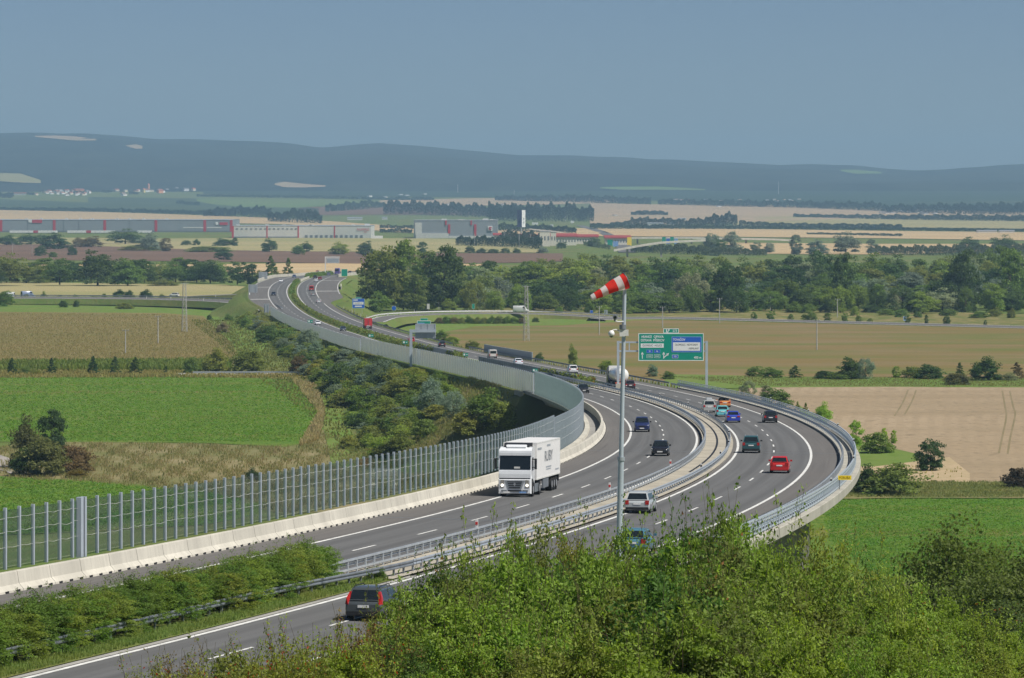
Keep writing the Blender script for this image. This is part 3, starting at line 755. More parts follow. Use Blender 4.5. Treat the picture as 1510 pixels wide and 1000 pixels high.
# ================================================================== noise walls
def noise_wall(s0, s1, step, label, hb, ht, glass, oset, postw=.17, cap=100, rails=True, heights=None, pillar=()):
    w = empty('noise_wall', RD((s0 + s1) / 2, oset((s0 + s1) / 2)), label=label, cat='noise barrier', group='noise walls beside the motorway')
    ss = []; s = s0
    while s <= s1 + .01: ss.append(s); s += step
    def post(mb, s, wd=postw):
        p = RD(s, oset(s)); z0, z1 = p.z + hb, p.z + ht
        mb.box((p.x, p.y, (z0 + z1) / 2), (.15, wd, z1 - z0), 0, -heading(s))
    def pane(mb, a, b):
        A, B = RD(a + .06, oset(a)), RD(b - .06, oset(b))
        n = Vector((B.y - A.y, -(B.x - A.x), 0)).normalized() * .012
        lo, hi = hb + .03, ht - .12
        up = lambda P, h: P + Vector((0, 0, h))
        mb.loft([[up(A, lo) - n, up(A, lo) + n, up(A, hi) + n, up(A, hi) - n], [up(B, lo) - n, up(B, lo) + n, up(B, hi) + n, up(B, hi) - n]])
    for k in range(min(cap, len(ss))):
        mb = MB(); post(mb, ss[k]); under(mb.build('post', M['pole']), w)
        if k < len(ss) - 1 and k < cap - 1:
            mb = MB(); pane(mb, ss[k], ss[k + 1]); under(mb.build('glass_panel', glass), w)
    if len(ss) > cap:
        a, b = MB(), MB()
        for k in range(cap - 1, len(ss) - 1):
            pane(b, ss[k], ss[k + 1])
            if k >= cap: post(a, ss[k])
        post(a, ss[-1])
        tag(under(a.build('post', M['pole']), w), kind='stuff'); tag(under(b.build('glass_panel', glass), w), kind='stuff')
    if rails:
        mb = MB(); q = random.Random(s0)
        for h in heights or (.36, .62, .84):
            for a, b in zip(ss[:-1], ss[1:]):
                z = hb + (ht - hb) * (h + q.uniform(-.012, .012)); sag = q.uniform(.03, .09)
                mb.path([RD(a + .1, oset(a) + .04, z), RD((a + b) / 2, oset(a) + .04, z - sag), RD(b - .1, oset(b) + .04, z - .02)], .009, 4)
        under(mb.build('glass_reflection_line', M['offwhite']), w)  # pale sagging threads drawn in place of reflections on the glass
    return w
noise_wall(38, 246, 2.1, 'transparent noise wall with pale steel posts standing on the concrete barrier beside the lorry', .93, 3.95, M['barrier_glass'], WO)
noise_wall(248.1, 520, 2.1, 'transparent noise wall round the outside of the viaduct bend, seen partly from behind', -.1, 3.7, M['barrier_glass'], WO)
noise_wall(522, 905, 3.9, 'long grey green noise wall above the bushy embankment between viaduct and far gantry', -.35, 3.3, M['barrier_panel'], WO, rails=False, heights=(.5,))
noise_wall(907, 1330, 4.3, 'far grey green noise wall running on from the gantry to the slip road', -.5, 2.9, M['barrier_panel'], WO, rails=False)
# the pale double pillar at a movement joint
s, o = road_at(104, 843, -14.5, -13)
mb = MB()
pil = empty('expansion_pillar', RD(s, -13.9, .93), label='wide pale steel double pillar interrupting the glass noise wall near its nearest end', cat='pillar')
for q in (-.36, .26):
    p = RD(s + q, -13.85); mb = MB(); mb.box((p.x, p.y, p.z + 2.45), (.28, .40 if q < 0 else .28, 3.1), 0, -heading(s)); under(mb.build('steel_case', M['pole']), pil)
p = RD(s, -13.9); mb = MB(); mb.box((p.x, p.y, p.z + 2.4), (.06, .3, 2.9), 0, -heading(s)); under(mb.build('rubber_joint', M['black']), pil)

# outer cornice and drain behind the concrete barrier in the bend
o = sweep('verge_kerb', M['concrete'], None, 215, 540, [(lambda s: WO(s) + .2, -.08), (lambda s: WO(s) + .2, .22), (lambda s: WO(s) + .75, .22), (lambda s: WO(s) + .8, -.08)], 3)
tag(o, 'low pale kerb between the concrete barrier and the noise wall in the bend', 'kerb')

# ================================================================== guardrails
def rail_profile(h, d=1):
    return [(0, h - .155), (.05 * d, h - .13), (.05 * d, h - .05), (.0, h - .02), (.0, h + .02), (.05 * d, h + .05), (.05 * d, h + .13), (0, h + .155)]
def guardrail(name, label, s0, s1, oset, face, step=2.0, h=.62, mat=None, extra=(), cap=100, postm=None, tall=.75, group='guardrails', postdim=(.10, .12)):
    mat = mat or M['galv']
    w = empty(name, RD((s0 + s1) / 2, oset((s0 + s1) / 2)), label=label, cat='guardrail', group=group)
    mb = MB(); ss = wpath(None, s0, s1, 2.0 if s1 - s0 < 600 else 4.0)
    mb.grid([[RD(s, oset(s) + face * (.10 + a), b) for a, b in rail_profile(h)] for s in ss], 0, True)
    mb.grid([[RD(s, oset(s) + face * (.085 + a), b) for a, b in rail_profile(h)] for s in ss], 0, True)
    under(mb.build('beam', mat), w)
    for (dh, r) in extra:
        mb = MB(); mb.loft([[RD(s, oset(s) + a, dh + b) for a, b in ((-r, -r), (r, -r), (r, r), (-r, r))] for s in ss]); under(mb.build('rail', mat), w)
    ps = []; s = s0 + .4
    while s < s1: ps.append(s); s += step
    def post(mb, s):
        p = RD(s, oset(s)); mb.box((p.x, p.y, p.z + tall / 2 - .05), (postdim[0], postdim[1], tall + .1), 0, -heading(s))
    for s in ps[:cap]:
        mb = MB(); post(mb, s); under(mb.build('post', postm or mat), w)
    if len(ps) > cap:
        mb = MB()
        for s in ps[cap:]: post(mb, s)
        tag(under(mb.build('post', postm or mat), w), kind='stuff')
    return w
guardrail('guardrail', 'galvanised median guardrail with blue grey posts and lower rail, facing the lorry lane', 56, 262, lambda s: -1.30, -1, 2.0, .66, extra=((.80, .055), (.30, .05)), tall=.80, postdim=(.07, .16))
guardrail('guardrail', 'continuation of the lorry side median guardrail through the bend', 263, 640, lambda s: -1.30, -1, 3.8, .66, extra=((.80, .055), (.30, .05)), tall=.80)
guardrail('guardrail', 'low median guardrail throwing a dark shadow beside the grey estate car lane', 64, 262, lambda s: 1.30, 1, 2.0, .60, tall=.66)
guardrail('guardrail', 'far continuation of the median guardrail facing the cars in the bend', 263, 640, lambda s: 1.30, 1, 3.8, .60, tall=.66)
guardrail('guardrail', 'shaded guardrail along the foot of the leafy median hedge', -60, 66, lambda s: -.05 + 1.35 * SM(34, 66, s), 1, 2.0, .58, M['galv_dark'], tall=.68)  # darker steel here puts the hedge's shade into the rail colour
# railing on the outer edge of the viaduct
guardrail('bridge_railing', 'blue grey three rail steel railing on the outer concrete edge of the viaduct, nearest part', 96, 262, lambda s: 14.15, -1, 1.7, .62, M['pole'], extra=((1.15, .05), (.92, .035), (.30, .045)), tall=1.15, postdim=(.08, .12))
guardrail('bridge_railing', 'far part of the blue grey steel railing round the viaduct bend', 263, 560, lambda s: 14.15, -1, 3.0, .62, M['pole'], extra=((1.15, .05), (.92, .035), (.30, .045)), tall=1.15)
guardrail('guardrail', 'low guardrail inside the outer viaduct railing, nearest part along the hard shoulder', 90, 262, lambda s: 12.95, -1, 2.0, .58, M['galv'], tall=.66)
guardrail('guardrail', 'low guardrail inside the outer viaduct railing, far part round the bend', 263, 560, lambda s: 12.95, -1, 3.6, .58, M['galv'], tall=.66)
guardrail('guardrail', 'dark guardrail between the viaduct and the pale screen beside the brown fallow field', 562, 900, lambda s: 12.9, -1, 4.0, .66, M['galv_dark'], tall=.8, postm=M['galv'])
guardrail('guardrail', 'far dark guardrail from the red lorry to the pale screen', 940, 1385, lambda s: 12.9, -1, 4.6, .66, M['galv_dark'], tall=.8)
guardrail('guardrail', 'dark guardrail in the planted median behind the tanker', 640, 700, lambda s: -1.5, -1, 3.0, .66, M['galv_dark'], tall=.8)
for P_, off_, q, lab in ((slip_P, slip_off, 3.9, 'long white guardrail on the far edge of the exit slip road'), (west_P, west_off, 4.2, 'pale guardrail along the slip road above the maize field')):
    w = empty('guardrail', off_(len(P_) // 2, q, 0), label=lab, cat='guardrail', group='guardrails')
    mb = MB(); mb.grid([[off_(k, q, .45), off_(k, q - .05, .82)] for k in range(len(P_))]); mb.grid([[off_(k, q - .06, .45), off_(k, q - .11, .82)] for k in range(len(P_))]); under(mb.build('beam', M['white'] if q < 4.0 else M['galv']), w)
    for k in range(0, len(P_)):
        mb = MB(); p = off_(k, q + .05, .3); mb.box(p, (.14, .14, 1.0)); under(mb.build('post', M['galv']), w)
w = empty('guardrail', field_off(16, -2, 0), label='short low guardrail beside the field road among the yellowing bushes', cat='guardrail', group='guardrails')
mb = MB(); mb.grid([[field_off(k, -2.2, .45), field_off(k, -2.2, .85)] for k in range(3, len(field_P) - 2)]); mb.grid([[field_off(k, -2.14, .45), field_off(k, -2.14, .85)] for k in range(3, len(field_P) - 2)]); under(mb.build('beam', M['galv']), w)
for k in range(4, len(field_P) - 2): 
    mb = MB(); mb.box(field_off(k, -2.1, .35), (.12, .12, .9)); under(mb.build('post', M['galv']), w)

# grey screens beside and between the carriageways
def screen(label, s0, s1, o, h, step=4.0, mat=None):
    w = empty('noise_screen', RD((s0 + s1) / 2, o), label=label, cat='noise barrier', group='low grey screens')
    n = int((s1 - s0) / step)
    for k in range(n):
        a, b = s0 + k * step, s0 + (k + 1) * step
        mb = MB(); mb.loft([[RD(q, o - .06, 0), RD(q, o + .06, 0), RD(q, o + .06, h), RD(q, o - .06, h)] for q in (a + .08, b - .08)]); under(mb.build('panel', mat or M['screen']), w)
        mb = MB(); mb.box(RD(a, o, h / 2 + .03), (.2, .14, h + .1), 0, -heading(a)); under(mb.build('post', M['galv']), w)
M['screen'] = plain('grey_screen', (.25, .285, .31), .6, .4, .0, .15, .4)
s0 = road_at(850, 566, -2, 2)[0]; s1 = road_at(715, 534, -2, 2)[0]
screen('dark grey median screen beside the white saloon near the tanker', s0 + 8, s1, -.2, 1.35)
s0 = road_at(673, 527, -2, 2)[0]; s1 = road_at(625, 515, -2, 2)[0]
screen('pale grey median screen beyond the small planted gap in the median', s0, s1, -.2, 1.5, mat=M['sheet'])
s0 = road_at(772, 532, 11, 14)[0]; s1 = road_at(705, 519, 11, 14)[0]
screen('pale topped grey screen on the field side shoulder beside the white van', s0, s1, 13.4, 1.9, mat=M['sheet'])

# pale concrete parapets of the far bridge
def far_parapet(label, s0, s1, o, h):
    ob = sweep('concrete_parapet', M['concrete'], None, s0, s1, [(lambda s: (o(s) if callable(o) else o) - .2, -.3), (lambda s: (o(s) if callable(o) else o) + .2, -.3), (lambda s: (o(s) if callable(o) else o) + .2, h), (lambda s: (o(s) if callable(o) else o) - .2, h)], 6)
    tag(ob, label, 'parapet', 'far concrete parapets')
far_parapet('long white concrete parapet on the far left edge of the distant bridge', 1700, 2120, lambda s: edgeL(s) - .6, 1.3)
far_parapet('white concrete parapet in front of the wooded slope at the end of the motorway', 1830, 2330, lambda s: edgeR(s) + .7, 1.3)
far_parapet('short pale concrete wall in the median between the two far hedges', 1690, 1790, 1.2, 1.0)
far_parapet('dark retaining wall blocks beside the far acceleration lane', 1560, 1600, lambda s: edgeR(s) + 1.0, 1.2)

# delineator posts
def delineator(p, h, label, group, red=False, rz=0.0):
    w = empty('delineator_post', p, (0, 0, rz), label, 'marker post', group)
    mb = MB(); mb.loft([[(-.075, -.05, 0), (.075, -.05, 0), (.075, .05, 0), (-.075, .05, 0)], [(-.075, -.05, h), (.075, -.05, h), (.075, .05, h - .06), (-.075, .05, h - .06)]]); mb.build('post', M['white'], w)
    mb = MB(); mb.box((0, -.055, h * .55 if red else h - .2), (.152, .02, .18 if red else .14)); mb.build('reflector', M['red'] if red else M['black'], w)
for (px_, py_) in ((680, 780), (879.5, 727), (974.2, 694)):
    s, o = road_at(px_, py_, -2.0, -1.0)
    delineator(RD(s, -1.30, .80), .55, 'white and red reflector post on top of the lorry side median guardrail', 'reflector posts on the lorry side guardrail', True, -heading(s))
for s in (200, 235, 270, 305, 340, 385, 430, 480, 530):
    delineator(RD(s, 1.36, .66), .40, 'small white reflector post on the median guardrail beside the car lanes', 'reflector posts on the car side guardrail', False, -heading(s))
for s in (165, 215, 265, 320, 380, 440):
    delineator(RD(s, 14.15, 1.18), .30, 'small white reflector on the outer viaduct railing', 'reflectors on the outer railing', False, -heading(s))
for (px_, py_) in ((507, 457), (519, 461), (532, 468), (541, 470), (556, 468.5), (572, 466), (591, 463.5), (611, 461.5)):
    p = AT(px_, py_, F * (ZC - 3.6) / (py_ - HY)); delineator(p, 1.25, 'white marker post in the grass wedge of the exit slip road', 'marker posts at the exit')
for (px_, py_) in ((318, 438), (366, 447), (383, 449), (389, 449), (300, 443.5), (216, 440.5), (252, 441)):
    p = AT(px_, py_, F * (ZC - 4.4) / (py_ - HY)); delineator(p, 1.25, 'white marker post beside the slip road above the maize field', 'marker posts on the western slip road')

# ================================================================== signs and gantries
def board(parent, x0, x1, z0, z1, y, col, border=None, bw=.06, name='panel', thick=.05):
    """flat board facing -y in the parent's frame"""
    mb = MB(); mb.box(((x0 + x1) / 2, y, (z0 + z1) / 2), (x1 - x0, thick, z1 - z0)); p = mb.build(name, col, parent)
    if border is not None:
        mb = MB(); f = y - thick / 2 - .004
        for (a, b, c, d_) in ((x0, x1, z0, z0 + bw), (x0, x1, z1 - bw, z1), (x0, x0 + bw, z0 + bw, z1 - bw), (x1 - bw, x1, z0 + bw, z1 - bw)):
            mb.box(((a + b) / 2, f, (c + d_) / 2), (b - a, .008, d_ - c))
        mb.build('border', border, p)
    return p
def mark(parent, polys, y, mat, name='arrow'):
    mb = MB()
    for p in polys: 
        mb.face([(x, y, z) for x, z in p]); mb.face([(x, y + .006, z) for x, z in reversed(p)])
    return mb.build(name, mat, parent)

# overhead gantry with the green direction board
s, _o = road_at(911, 576, -1, 3)
gp = RD(s, 0.0); D0 = gp.y; k = F / D0
def gx(px_): return (px_ - CXP) / k - gp.x
def gz(py_): return ZC - (py_ - HY) / k - gp.z
gn = empty('sign_gantry', gp, label='pale steel gantry over the car lanes carrying the big green direction board', cat='gantry')
pr = RD(s, 13.4); 
xl, xr = gx(911.5), gx(1042)
mb = MB(); mb.box((xl, 0, (gz(503) + .0) / 2), (.42, .42, gz(503))); mb.build('post', M['pole'], gn)
mb = MB(); zb = pr.z - gp.z - .4; mb.box((xr, 0, (gz(503) + zb) / 2), (.42, .42, gz(503) - zb)); mb.build('post', M['pole'], gn)
mb = MB(); mb.box((xl, 0, .55), (.8, .8, 1.1)); mb.build('footing', M['concrete'], gn)
for py_ in (504.8, 517.8):
    mb = MB(); mb.box(((xl + xr) / 2, 0, gz(py_)), (xr - xl - .43, .26, .27)); mb.build('beam', M['pole'], gn)
for px_ in (928, 962, 1000, 1030):
    mb = MB(); mb.box((gx(px_), 0, gz(511.3)), (.2, .2, (517.8 - 504.8) / k - .28)); mb.build('strut', M['pole'], gn)
x0, x1, z0, z1 = gx(941.3), gx(1037.5), gz(532), gz(491.4)
sg = empty('direction_sign', gp, label='big green motorway direction board hung on the gantry over the car lanes', cat='road sign')
Wd, Ht = x1 - x0, z1 - z0
U = lambda u: x0 + u * Wd
Vz = lambda v: z1 - v * Ht
yb = -.32
board(sg, x0, x1, z0, z1, yb, M['green'], M['letter'], .11)
tb = board(sg, gx(978), gx(1001), z1 + .004, gz(484.3), yb, M['green'], M['letter'], .10, 'exit_tab')
f = yb - .034
lettering('273', .52, M['letter'], sg, ((gx(995)), f, (z1 + gz(484.3)) / 2), bold=.008)
cx, cz = gx(984.5), (z1 + gz(484.3)) / 2
mark(sg, [[(cx - .28, cz - .28), (cx - .12, cz - .28), (cx - .12, cz + .28), (cx - .28, cz + .28)], [(cx - .10, cz - .28), (cx + .06, cz - .28), (cx + .22, cz + .12), (cx + .08, cz + .18)], [(cx - .02, cz + .22), (cx + .34, cz + .30), (cx + .28, cz - .02)]], f, M['letter'], 'exit_symbol')
for txt, u, v in (('HRANICE', .125, .13), ('OPAVA', .310, .13), ('OSTRAVA', .118, .26), ('PŘEROV', .312, .26)):
    lettering(txt, .56, M['letter'], sg, (U(u), f, Vz(v)), sx=.74 if len(txt) > 6 else .92, bold=.012)
p = board(sg, U(.035), U(.388), Vz(.525), Vz(.37), f - .004, M['letter'], None, name='white_field', thick=.012)
lettering('OLOMOUC - HOLICE', .48, M['ink'], sg, (U(.211), f - .015, Vz(.447)), sx=.72)
for u, v, txt, c in ((.172, .655, '35', M['blue']), (.287, .655, '46', M['blue']), (.172, .835, 'E442', M['green']), (.287, .835, 'E462', M['green'])):
    board(sg, U(u - .047), U(u + .047), Vz(v + .062), Vz(v - .062), f - .004, c, M['letter'] if c == M['green'] else M['pale_blue'], .045, 'route_number', .012)
    lettering(txt, .40, M['letter'], sg, (U(u), f - .016, Vz(v)), sx=.85)
board(sg, U(.515), U(.61), Vz(.905), Vz(.78), f - .004, M['blue'], M['letter'], .04, 'route_number', .012); lettering('435', .40, M['letter'], sg, (U(.562), f - .016, Vz(.842)), sx=.85)
def arrow(cx, cz, w, h):
    return [[(cx - w * .13, cz - h / 2), (cx + w * .13, cz - h / 2), (cx + w * .13, cz + h * .2), (cx - w * .13, cz + h * .2)], [(cx - w * .5, cz + h * .12), (cx + w * .5, cz + h * .12), (cx, cz + h / 2)]]
mark(sg, arrow(U(.06), Vz(.80), .50, 1.15), f, M['letter'])
mark(sg, arrow(U(.388), Vz(.80), .50, 1.15), f, M['letter'])
a, b = Vector((U(.392), Vz(.88))), Vector((U(.445), Vz(.77))); n_ = Vector((-(b - a).y, (b - a).x)).normalized() * .07
e_ = (b - a).normalized()
mark(sg, [[tuple(a - n_), tuple(b - n_), tuple(b + n_), tuple(a + n_)], [tuple(b + n_ * 3.2 - e_ * .1), tuple(b - n_ * 3.2 - e_ * .1), tuple(b + e_ * .38)]], f - .002, M['letter'])
bp = board(sg, U(.508), U(.968), Vz(.69), Vz(.12), f - .006, M['blue'], M['pale_blue'], .10, 'blue_field', .016)
board(sg, U(.530), U(.945), Vz(.635), Vz(.33), f - .022, M['letter'], None, name='white_field', thick=.012)
lettering('TOVAČOV', .52, M['letter'], sg, (U(.530), f - .018, Vz(.235)), align='LEFT', sx=.82, bold=.01)
lettering('OLOMOUC - NOVÉ SADY', .46, M['ink'], sg, (U(.737), f - .033, Vz(.42)), sx=.74)
lettering('- NEMILANY', .46, M['ink'], sg, (U(.925), f - .033, Vz(.555)), align='RIGHT', sx=.74)
lettering('400 m', .55, M['letter'], sg, (U(.965), f, Vz(.885)), align='RIGHT', sx=.9, bold=.01)

# far cantilever gantry with a sign seen from behind
s, _o = road_at(606, 535, -18, -13); gp = RD(s, -15.8); k = F / gp.y
gx = lambda px_: (px_ - CXP) / k - gp.x
gz = lambda py_: ZC - (py_ - HY) / k - gp.z
g2 = empty('cantilever_gantry', gp, label='white one legged gantry standing by the far noise wall, arm reaching over the road', cat='gantry')
mb = MB(); mb.box((gx(606), 0, (gz(486) - 1.5) / 2), (.62, .5, gz(486) + 1.5)); mb.build('post', M['pole'], g2)
mb = MB(); mb.box(((gx(604.4) + gx(643)) / 2, 0, gz(488.2)), (gx(643) - gx(604.4), .4, .62)); mb.build('arm', M['pole'], g2)
sb = empty('gantry_sign', gp, label='wide grey back of the sign hung on the one legged gantry by the noise wall', cat='road sign')
for a, b in ((612.3, 621.5), (621.7, 630.7), (630.9, 642.5)):
    mb = MB(); mb.box(((gx(a) + gx(b)) / 2, .35, (gz(477.5) + gz(499)) / 2), (gx(b) - gx(a), .06, gz(477.5) - gz(499))); mb.build('panel', M['sheet'], sb)
for px_ in (621.6, 630.8, 641.5):
    mb = MB(); mb.box((gx(px_), .28, (gz(478) + gz(498.5)) / 2), (.09, .07, gz(478) - gz(498.5))); mb.build('stiffener', M['galv'], sb)

def post_sign(name, label, base, w, h, clear, col, border, rz=0.0, nposts=2, back=False, group=None, pm=None):
    e = empty(name, base, (0, 0, rz), label, 'road sign', group)
    board(e, -w / 2, w / 2, clear, clear + h, 0, col, border, max(.05, w * .03))
    for q in ([0] if nposts == 1 else [-w * .3, w * .3]):
        mb = MB(); mb.tube((q, .12 if not back else -.12, -.6), (q, .12 if not back else -.12, clear + h * .95), .06, .06, 6); mb.build('post', pm or M['galv'], e)
    return e
def far_sign(name, label, px0, px1, py0, py1, D, col, border=None, legs=1.6, **kw):
    """sign at depth D filling the photo rectangle"""
    c = AT((px0 + px1) / 2, py1, D); w = (px1 - px0) * D / F; h = (py1 - py0) * D / F
    return post_sign(name, label, c - Vector((0, 0, legs)), w, h, legs, col, border, **kw), w, h, legs
# blue and green boards along the far road
e, w, h, c = far_sign('direction_sign', 'blue exit board with a white panel and green tab on the grass beside the exit', 519.5, 537.5, 440.5, 454.5, 1520, M['blue'], M['pale_blue'], 1.6)
board(e, -w * .42, w * .42, c + h * .38, c + h * .66, -.04, M['letter'], name='white_field', thick=.02); board(e, -w * .25, w * .25, c + h + .01, c + h * 1.17, 0, M['green'], M['letter'], .06, 'exit_tab')
lettering('OLOMOUC', .62, M['ink'], e, (0, -.056, c + h * .52), sx=.9); mark(e, [[(-1.3, c + h * .14), (1.3, c + h * .14), (1.3, c + h * .26), (-1.3, c + h * .26)]], -.04, M['letter'], 'lettering'); mark(e, [[(-w * .42, c + h * .8), (-w * .05, c + h * .8), (-w * .05, c + h * .9), (-w * .42, c + h * .9)]], -.04, M['letter'], 'lettering')
e, w, h, c = far_sign('direction_sign', 'green and blue board half hidden behind the grey back of the gantry sign', 615, 635.5, 473, 487, 1170, M['green'], M['letter'], 2.6)
board(e, -w * .45, w * .05, c + h * .1, c + h * .78, -.04, M['pale_blue'], name='blue_field', thick=.02); board(e, -w * .28, w * .28, c + h + .01, c + h * 1.26, 0, M['green'], M['letter'], .06, 'exit_tab')
far_sign('direction_sign', 'green board standing in front of the white parapet at the far end of the motorway', 503.3, 512.5, 396.8, 407.5, 1995, M['green'], M['letter'], 1.6)
far_sign('direction_sign', 'grey back of a tall notched board at the wood edge by the far slip road', 381.5, 394.3, 401, 411.5, 1900, M['sheet'], None, 4.0, back=True)
far_sign('direction_sign', 'grey back of a broad board over the grass wedge of the western slip road', 366.3, 379.8, 419.5, 431.5, 1640, M['sheet'], None, 1.2, back=True)
far_sign('direction_sign', 'narrow grey back of a board beside the end of the far noise wall', 389.2, 397, 448, 461, 1480, M['sheet'], None, 5.0, back=True)
e = empty('cantilever_gantry', AT(479.8, 398.5, 2080) - Vector((0, 0, 1)), label='small white gantry against the ploughed field at the far end of the motorway', cat='gantry')
kk = 2080 / F
mb = MB(); mb.box((0, 0, 3.9), (.45, .4, 8.0)); mb.build('post', M['white'], e)
mb = MB(); mb.box((10.5 * kk, 0, 7.7), (21.5 * kk, .3, .45)); mb.build('arm', M['white'], e)
board(e, 1.6 * kk, 20.5 * kk, 4.6, 7.2, -.3, M['sheet'], M['white'], .2, 'sign_back')
far_sign('parking_sign', 'small pale blue square sign in the grass behind the exit', 568.2, 573, 444, 451, 1660, M['pale_blue'], M['blue'], 1.4, nposts=1)
e, w, h, c = far_sign('round_sign', 'small blue round sign beside the exit slip road', 577.8, 584, 451, 458, 1570, M['sheet'], None, 1.2, nposts=1)
mb = MB(); mb.tube((0, -.03, c + h / 2), (0, -.08, c + h / 2), w * .5, w * .5, 16); mb.build('blue_disc', M['blue'], e)
far_sign('route_sign', 'small green sign with a pale post by the slip road guardrail', 696, 700, 448, 455.5, 1600, M['green'], M['letter'], 1.5, nposts=1)
far_sign('traffic_sign', 'small white sign at the edge of the scrub right of the exit', 629.5, 633.5, 448, 456, 1640, M['offwhite'], None, 1.0, nposts=1)
far_sign('traffic_sign', 'small blue sign beside the country road left of the mast', 870, 874.5, 457.5, 462, 1580, M['blue'], M['letter'], 1.5, nposts=1)
far_sign('traffic_sign', 'grey back of a small sign at the country road junction', 891, 896, 457, 464, 1560, M['sheet'], None, 1.0, nposts=1, back=True)
far_sign('traffic_sign', 'small pale blue sign at the edge of the river wood behind a young tree', 1332, 1336.5, 466.5, 473, 1500, M['pale_blue'], M['letter'], 1.0, nposts=1)
# escape plates on top of the noise walls
for px_, py_ in ((457.5, 474.5), (547, 496), (597.5, 506), (686.6, 524.5), (789, 548)):
    s, o = road_at(px_, py_ + 8 + (py_ - 470) * .06, -17, -13); p = RD(s, WO(s) + .2); kk = p.y / F
    e = empty('escape_sign', Vector(((px_ - CXP) * kk, p.y, ZC - (py_ + 3.2 - HY) * kk)), (0, 0, 0), 'small green and white escape route plate on top of the grey green noise wall', 'road sign', 'escape plates on the noise wall')
    w = 7.6 * kk; h = 4.4 * kk
    board(e, -w / 2, w / 2, .35, .35 + h, 0, M['green']); mark(e, [[(-w * .40, .35 + h * .2), (-w * .08, .35 + h * .2), (-w * .08, .35 + h * .8), (-w * .40, .35 + h * .8)], [(w * .12, .35 + h * .4), (w * .4, .35 + h * .4), (w * .4, .35 + h * .6), (w * .12, .35 + h * .6)]], -.035, M['letter'], 'figure')
    mb = MB(); mb.tube((0, .06, -1.2), (0, .06, .4), .05); mb.build('post', M['galv'], e)
# signs on the near shoulder
D = 308.; b = AT(1083, 779, D); gz0 = RD(160, 12.75)
e = empty('traffic_sign', b - Vector((0, 0, 1.6)), (0, 0, rad(-14)), 'perforated grey back of a square sign above the bushes at the railing end', 'road sign')
q = random.Random(4)
mb = MB(); mb.box((.0, 0, 2.15), (1.15, .05, 1.55)); mb.build('panel', M['sheet'], e)
mark(e, [[(-.52, 2.8), (-.05, 2.86), (-.42, 2.1)], [(.05, 2.3), (.3, 2.6), (.36, 2.2), (.12, 1.9)], [(-.25, 2.05), (.05, 1.8), (-.05, 1.55)]], -.03, M['galv_dark'], 'bracket_plate')
for x in (-.35, .35):
    mb = MB(); mb.tube((x, .08, -.8), (x, .08, 2.8), .045); mb.build('post', M['galv'], e)
e = empty('round_sign', AT(1068, 780, 300.) - Vector((0, 0, 1.6)), (0, 0, rad(-14)), 'grey back of a round sign half buried in shoots beside the square sign', 'road sign')
mb = MB(); mb.tube((0, -.03, 2.15), (0, .03, 2.15), .42, .42, 20); mb.build('disc', M['sheet'], e)
mb = MB(); mb.tube((0, -.05, 2.15), (0, -.032, 2.15), .33, .33, 20); mb.build('disc_rim', M['galv_dark'], e)
mb = MB(); mb.tube((0, .08, -.8), (0, .08, 2.5), .045); mb.build('post', M['galv'], e)
s, o = road_at(1229, 724.5, 13.5, 15); p = RD(s, 14.3, .15); kk = p.y / F
e = empty('name_sign', p, (0, 0, 0), 'small yellow name plate on a thin post at the outer edge of the viaduct', 'road sign')
mb = MB(); mb.tube((0, 0, 0), (0, 0, 19 * kk), .035); mb.build('post', M['galv_dark'], e)
board(e, -2 * kk, 17.5 * kk, 14.3 * kk, 20.8 * kk, -.06, M['yellow']); lettering('PORUBA', 5.4 * kk, plain('brown_ink', (.30, .17, .01)), e, (7.75 * kk, -.09, 17.4 * kk), sx=.78)

# ================================================================== mast with windsock and cameras
D = 200.; kk = D / F
base = Vector(((911.2 - CXP) * kk, D, 0)); base.z = TZ(base.x, base.y) - .2
topz = ZC - (424 - HY) * kk; topx = (921.2 - CXP) * kk
mast = empty('mast', base, label='tall pale tapered steel mast rising from the bushes in front of the motorway', cat='mast')
T = Vector((topx - base.x, 0, topz - base.z)); J = T * .47
mb = MB(); mb.tube((0, 0, 0), J, .165, .145, 16); mb.build('lower_tube', M['pole'], mast)
mb = MB(); mb.tube(J, T, .115, .088, 16); mb.build('upper_tube', M['pole'], mast)
mb = MB(); mb.tube(J - T * .004, J + T * .007, .185, .185, 16); mb.build('flange', M['galv'], mast)
mb = MB(); mb.tube(T, T + Vector((0, 0, .55)), .05, .04, 10); mb.build('spigot', M['galv'], mast)
mb = MB(); mb.tube((0, 0, -.3), (0, 0, .35), .35, .3, 12); mb.build('footing', M['concrete'], mast)
tp = base + T + Vector((0, 0, .30))
A_ = AT(923.3, 413.5, D); B_ = AT(872.0, 436.5, D - .4)
ws = empty('windsock', tp, label='red and white striped windsock blowing from the top of the mast', cat='windsock')
ax = (B_ - A_); ln = ax.length; ax.normalize()
side = ax.cross(Vector((0, 0, 1))).normalized(); up = side.cross(ax)
bands = [0, .13, .30, .56, .72, .90, 1.0]
def cloth(name, c):
    m, t, n, l = _nt(name); a = _noise(t, 4, 4); col = _mix(t, tuple(x * .9 for x in c), c, a)
    d_ = n.new('ShaderNodeBsdfDiffuse'); tr_ = n.new('ShaderNodeBsdfTranslucent'); mx = n.new('ShaderNodeMixShader'); mx.inputs[0].default_value = .4; o_ = n.new('ShaderNodeOutputMaterial')
    l.new(col, d_.inputs[0]); l.new(col, tr_.inputs[0]); l.new(d_.outputs[0], mx.inputs[1]); l.new(tr_.outputs[0], mx.inputs[2]); l.new(mx.outputs[0], o_.inputs[0]); return m
mred, mwht = cloth('windsock_red', (.85, .06, .045)), cloth('windsock_white', (.85, .84, .82))
q = random.Random(2)
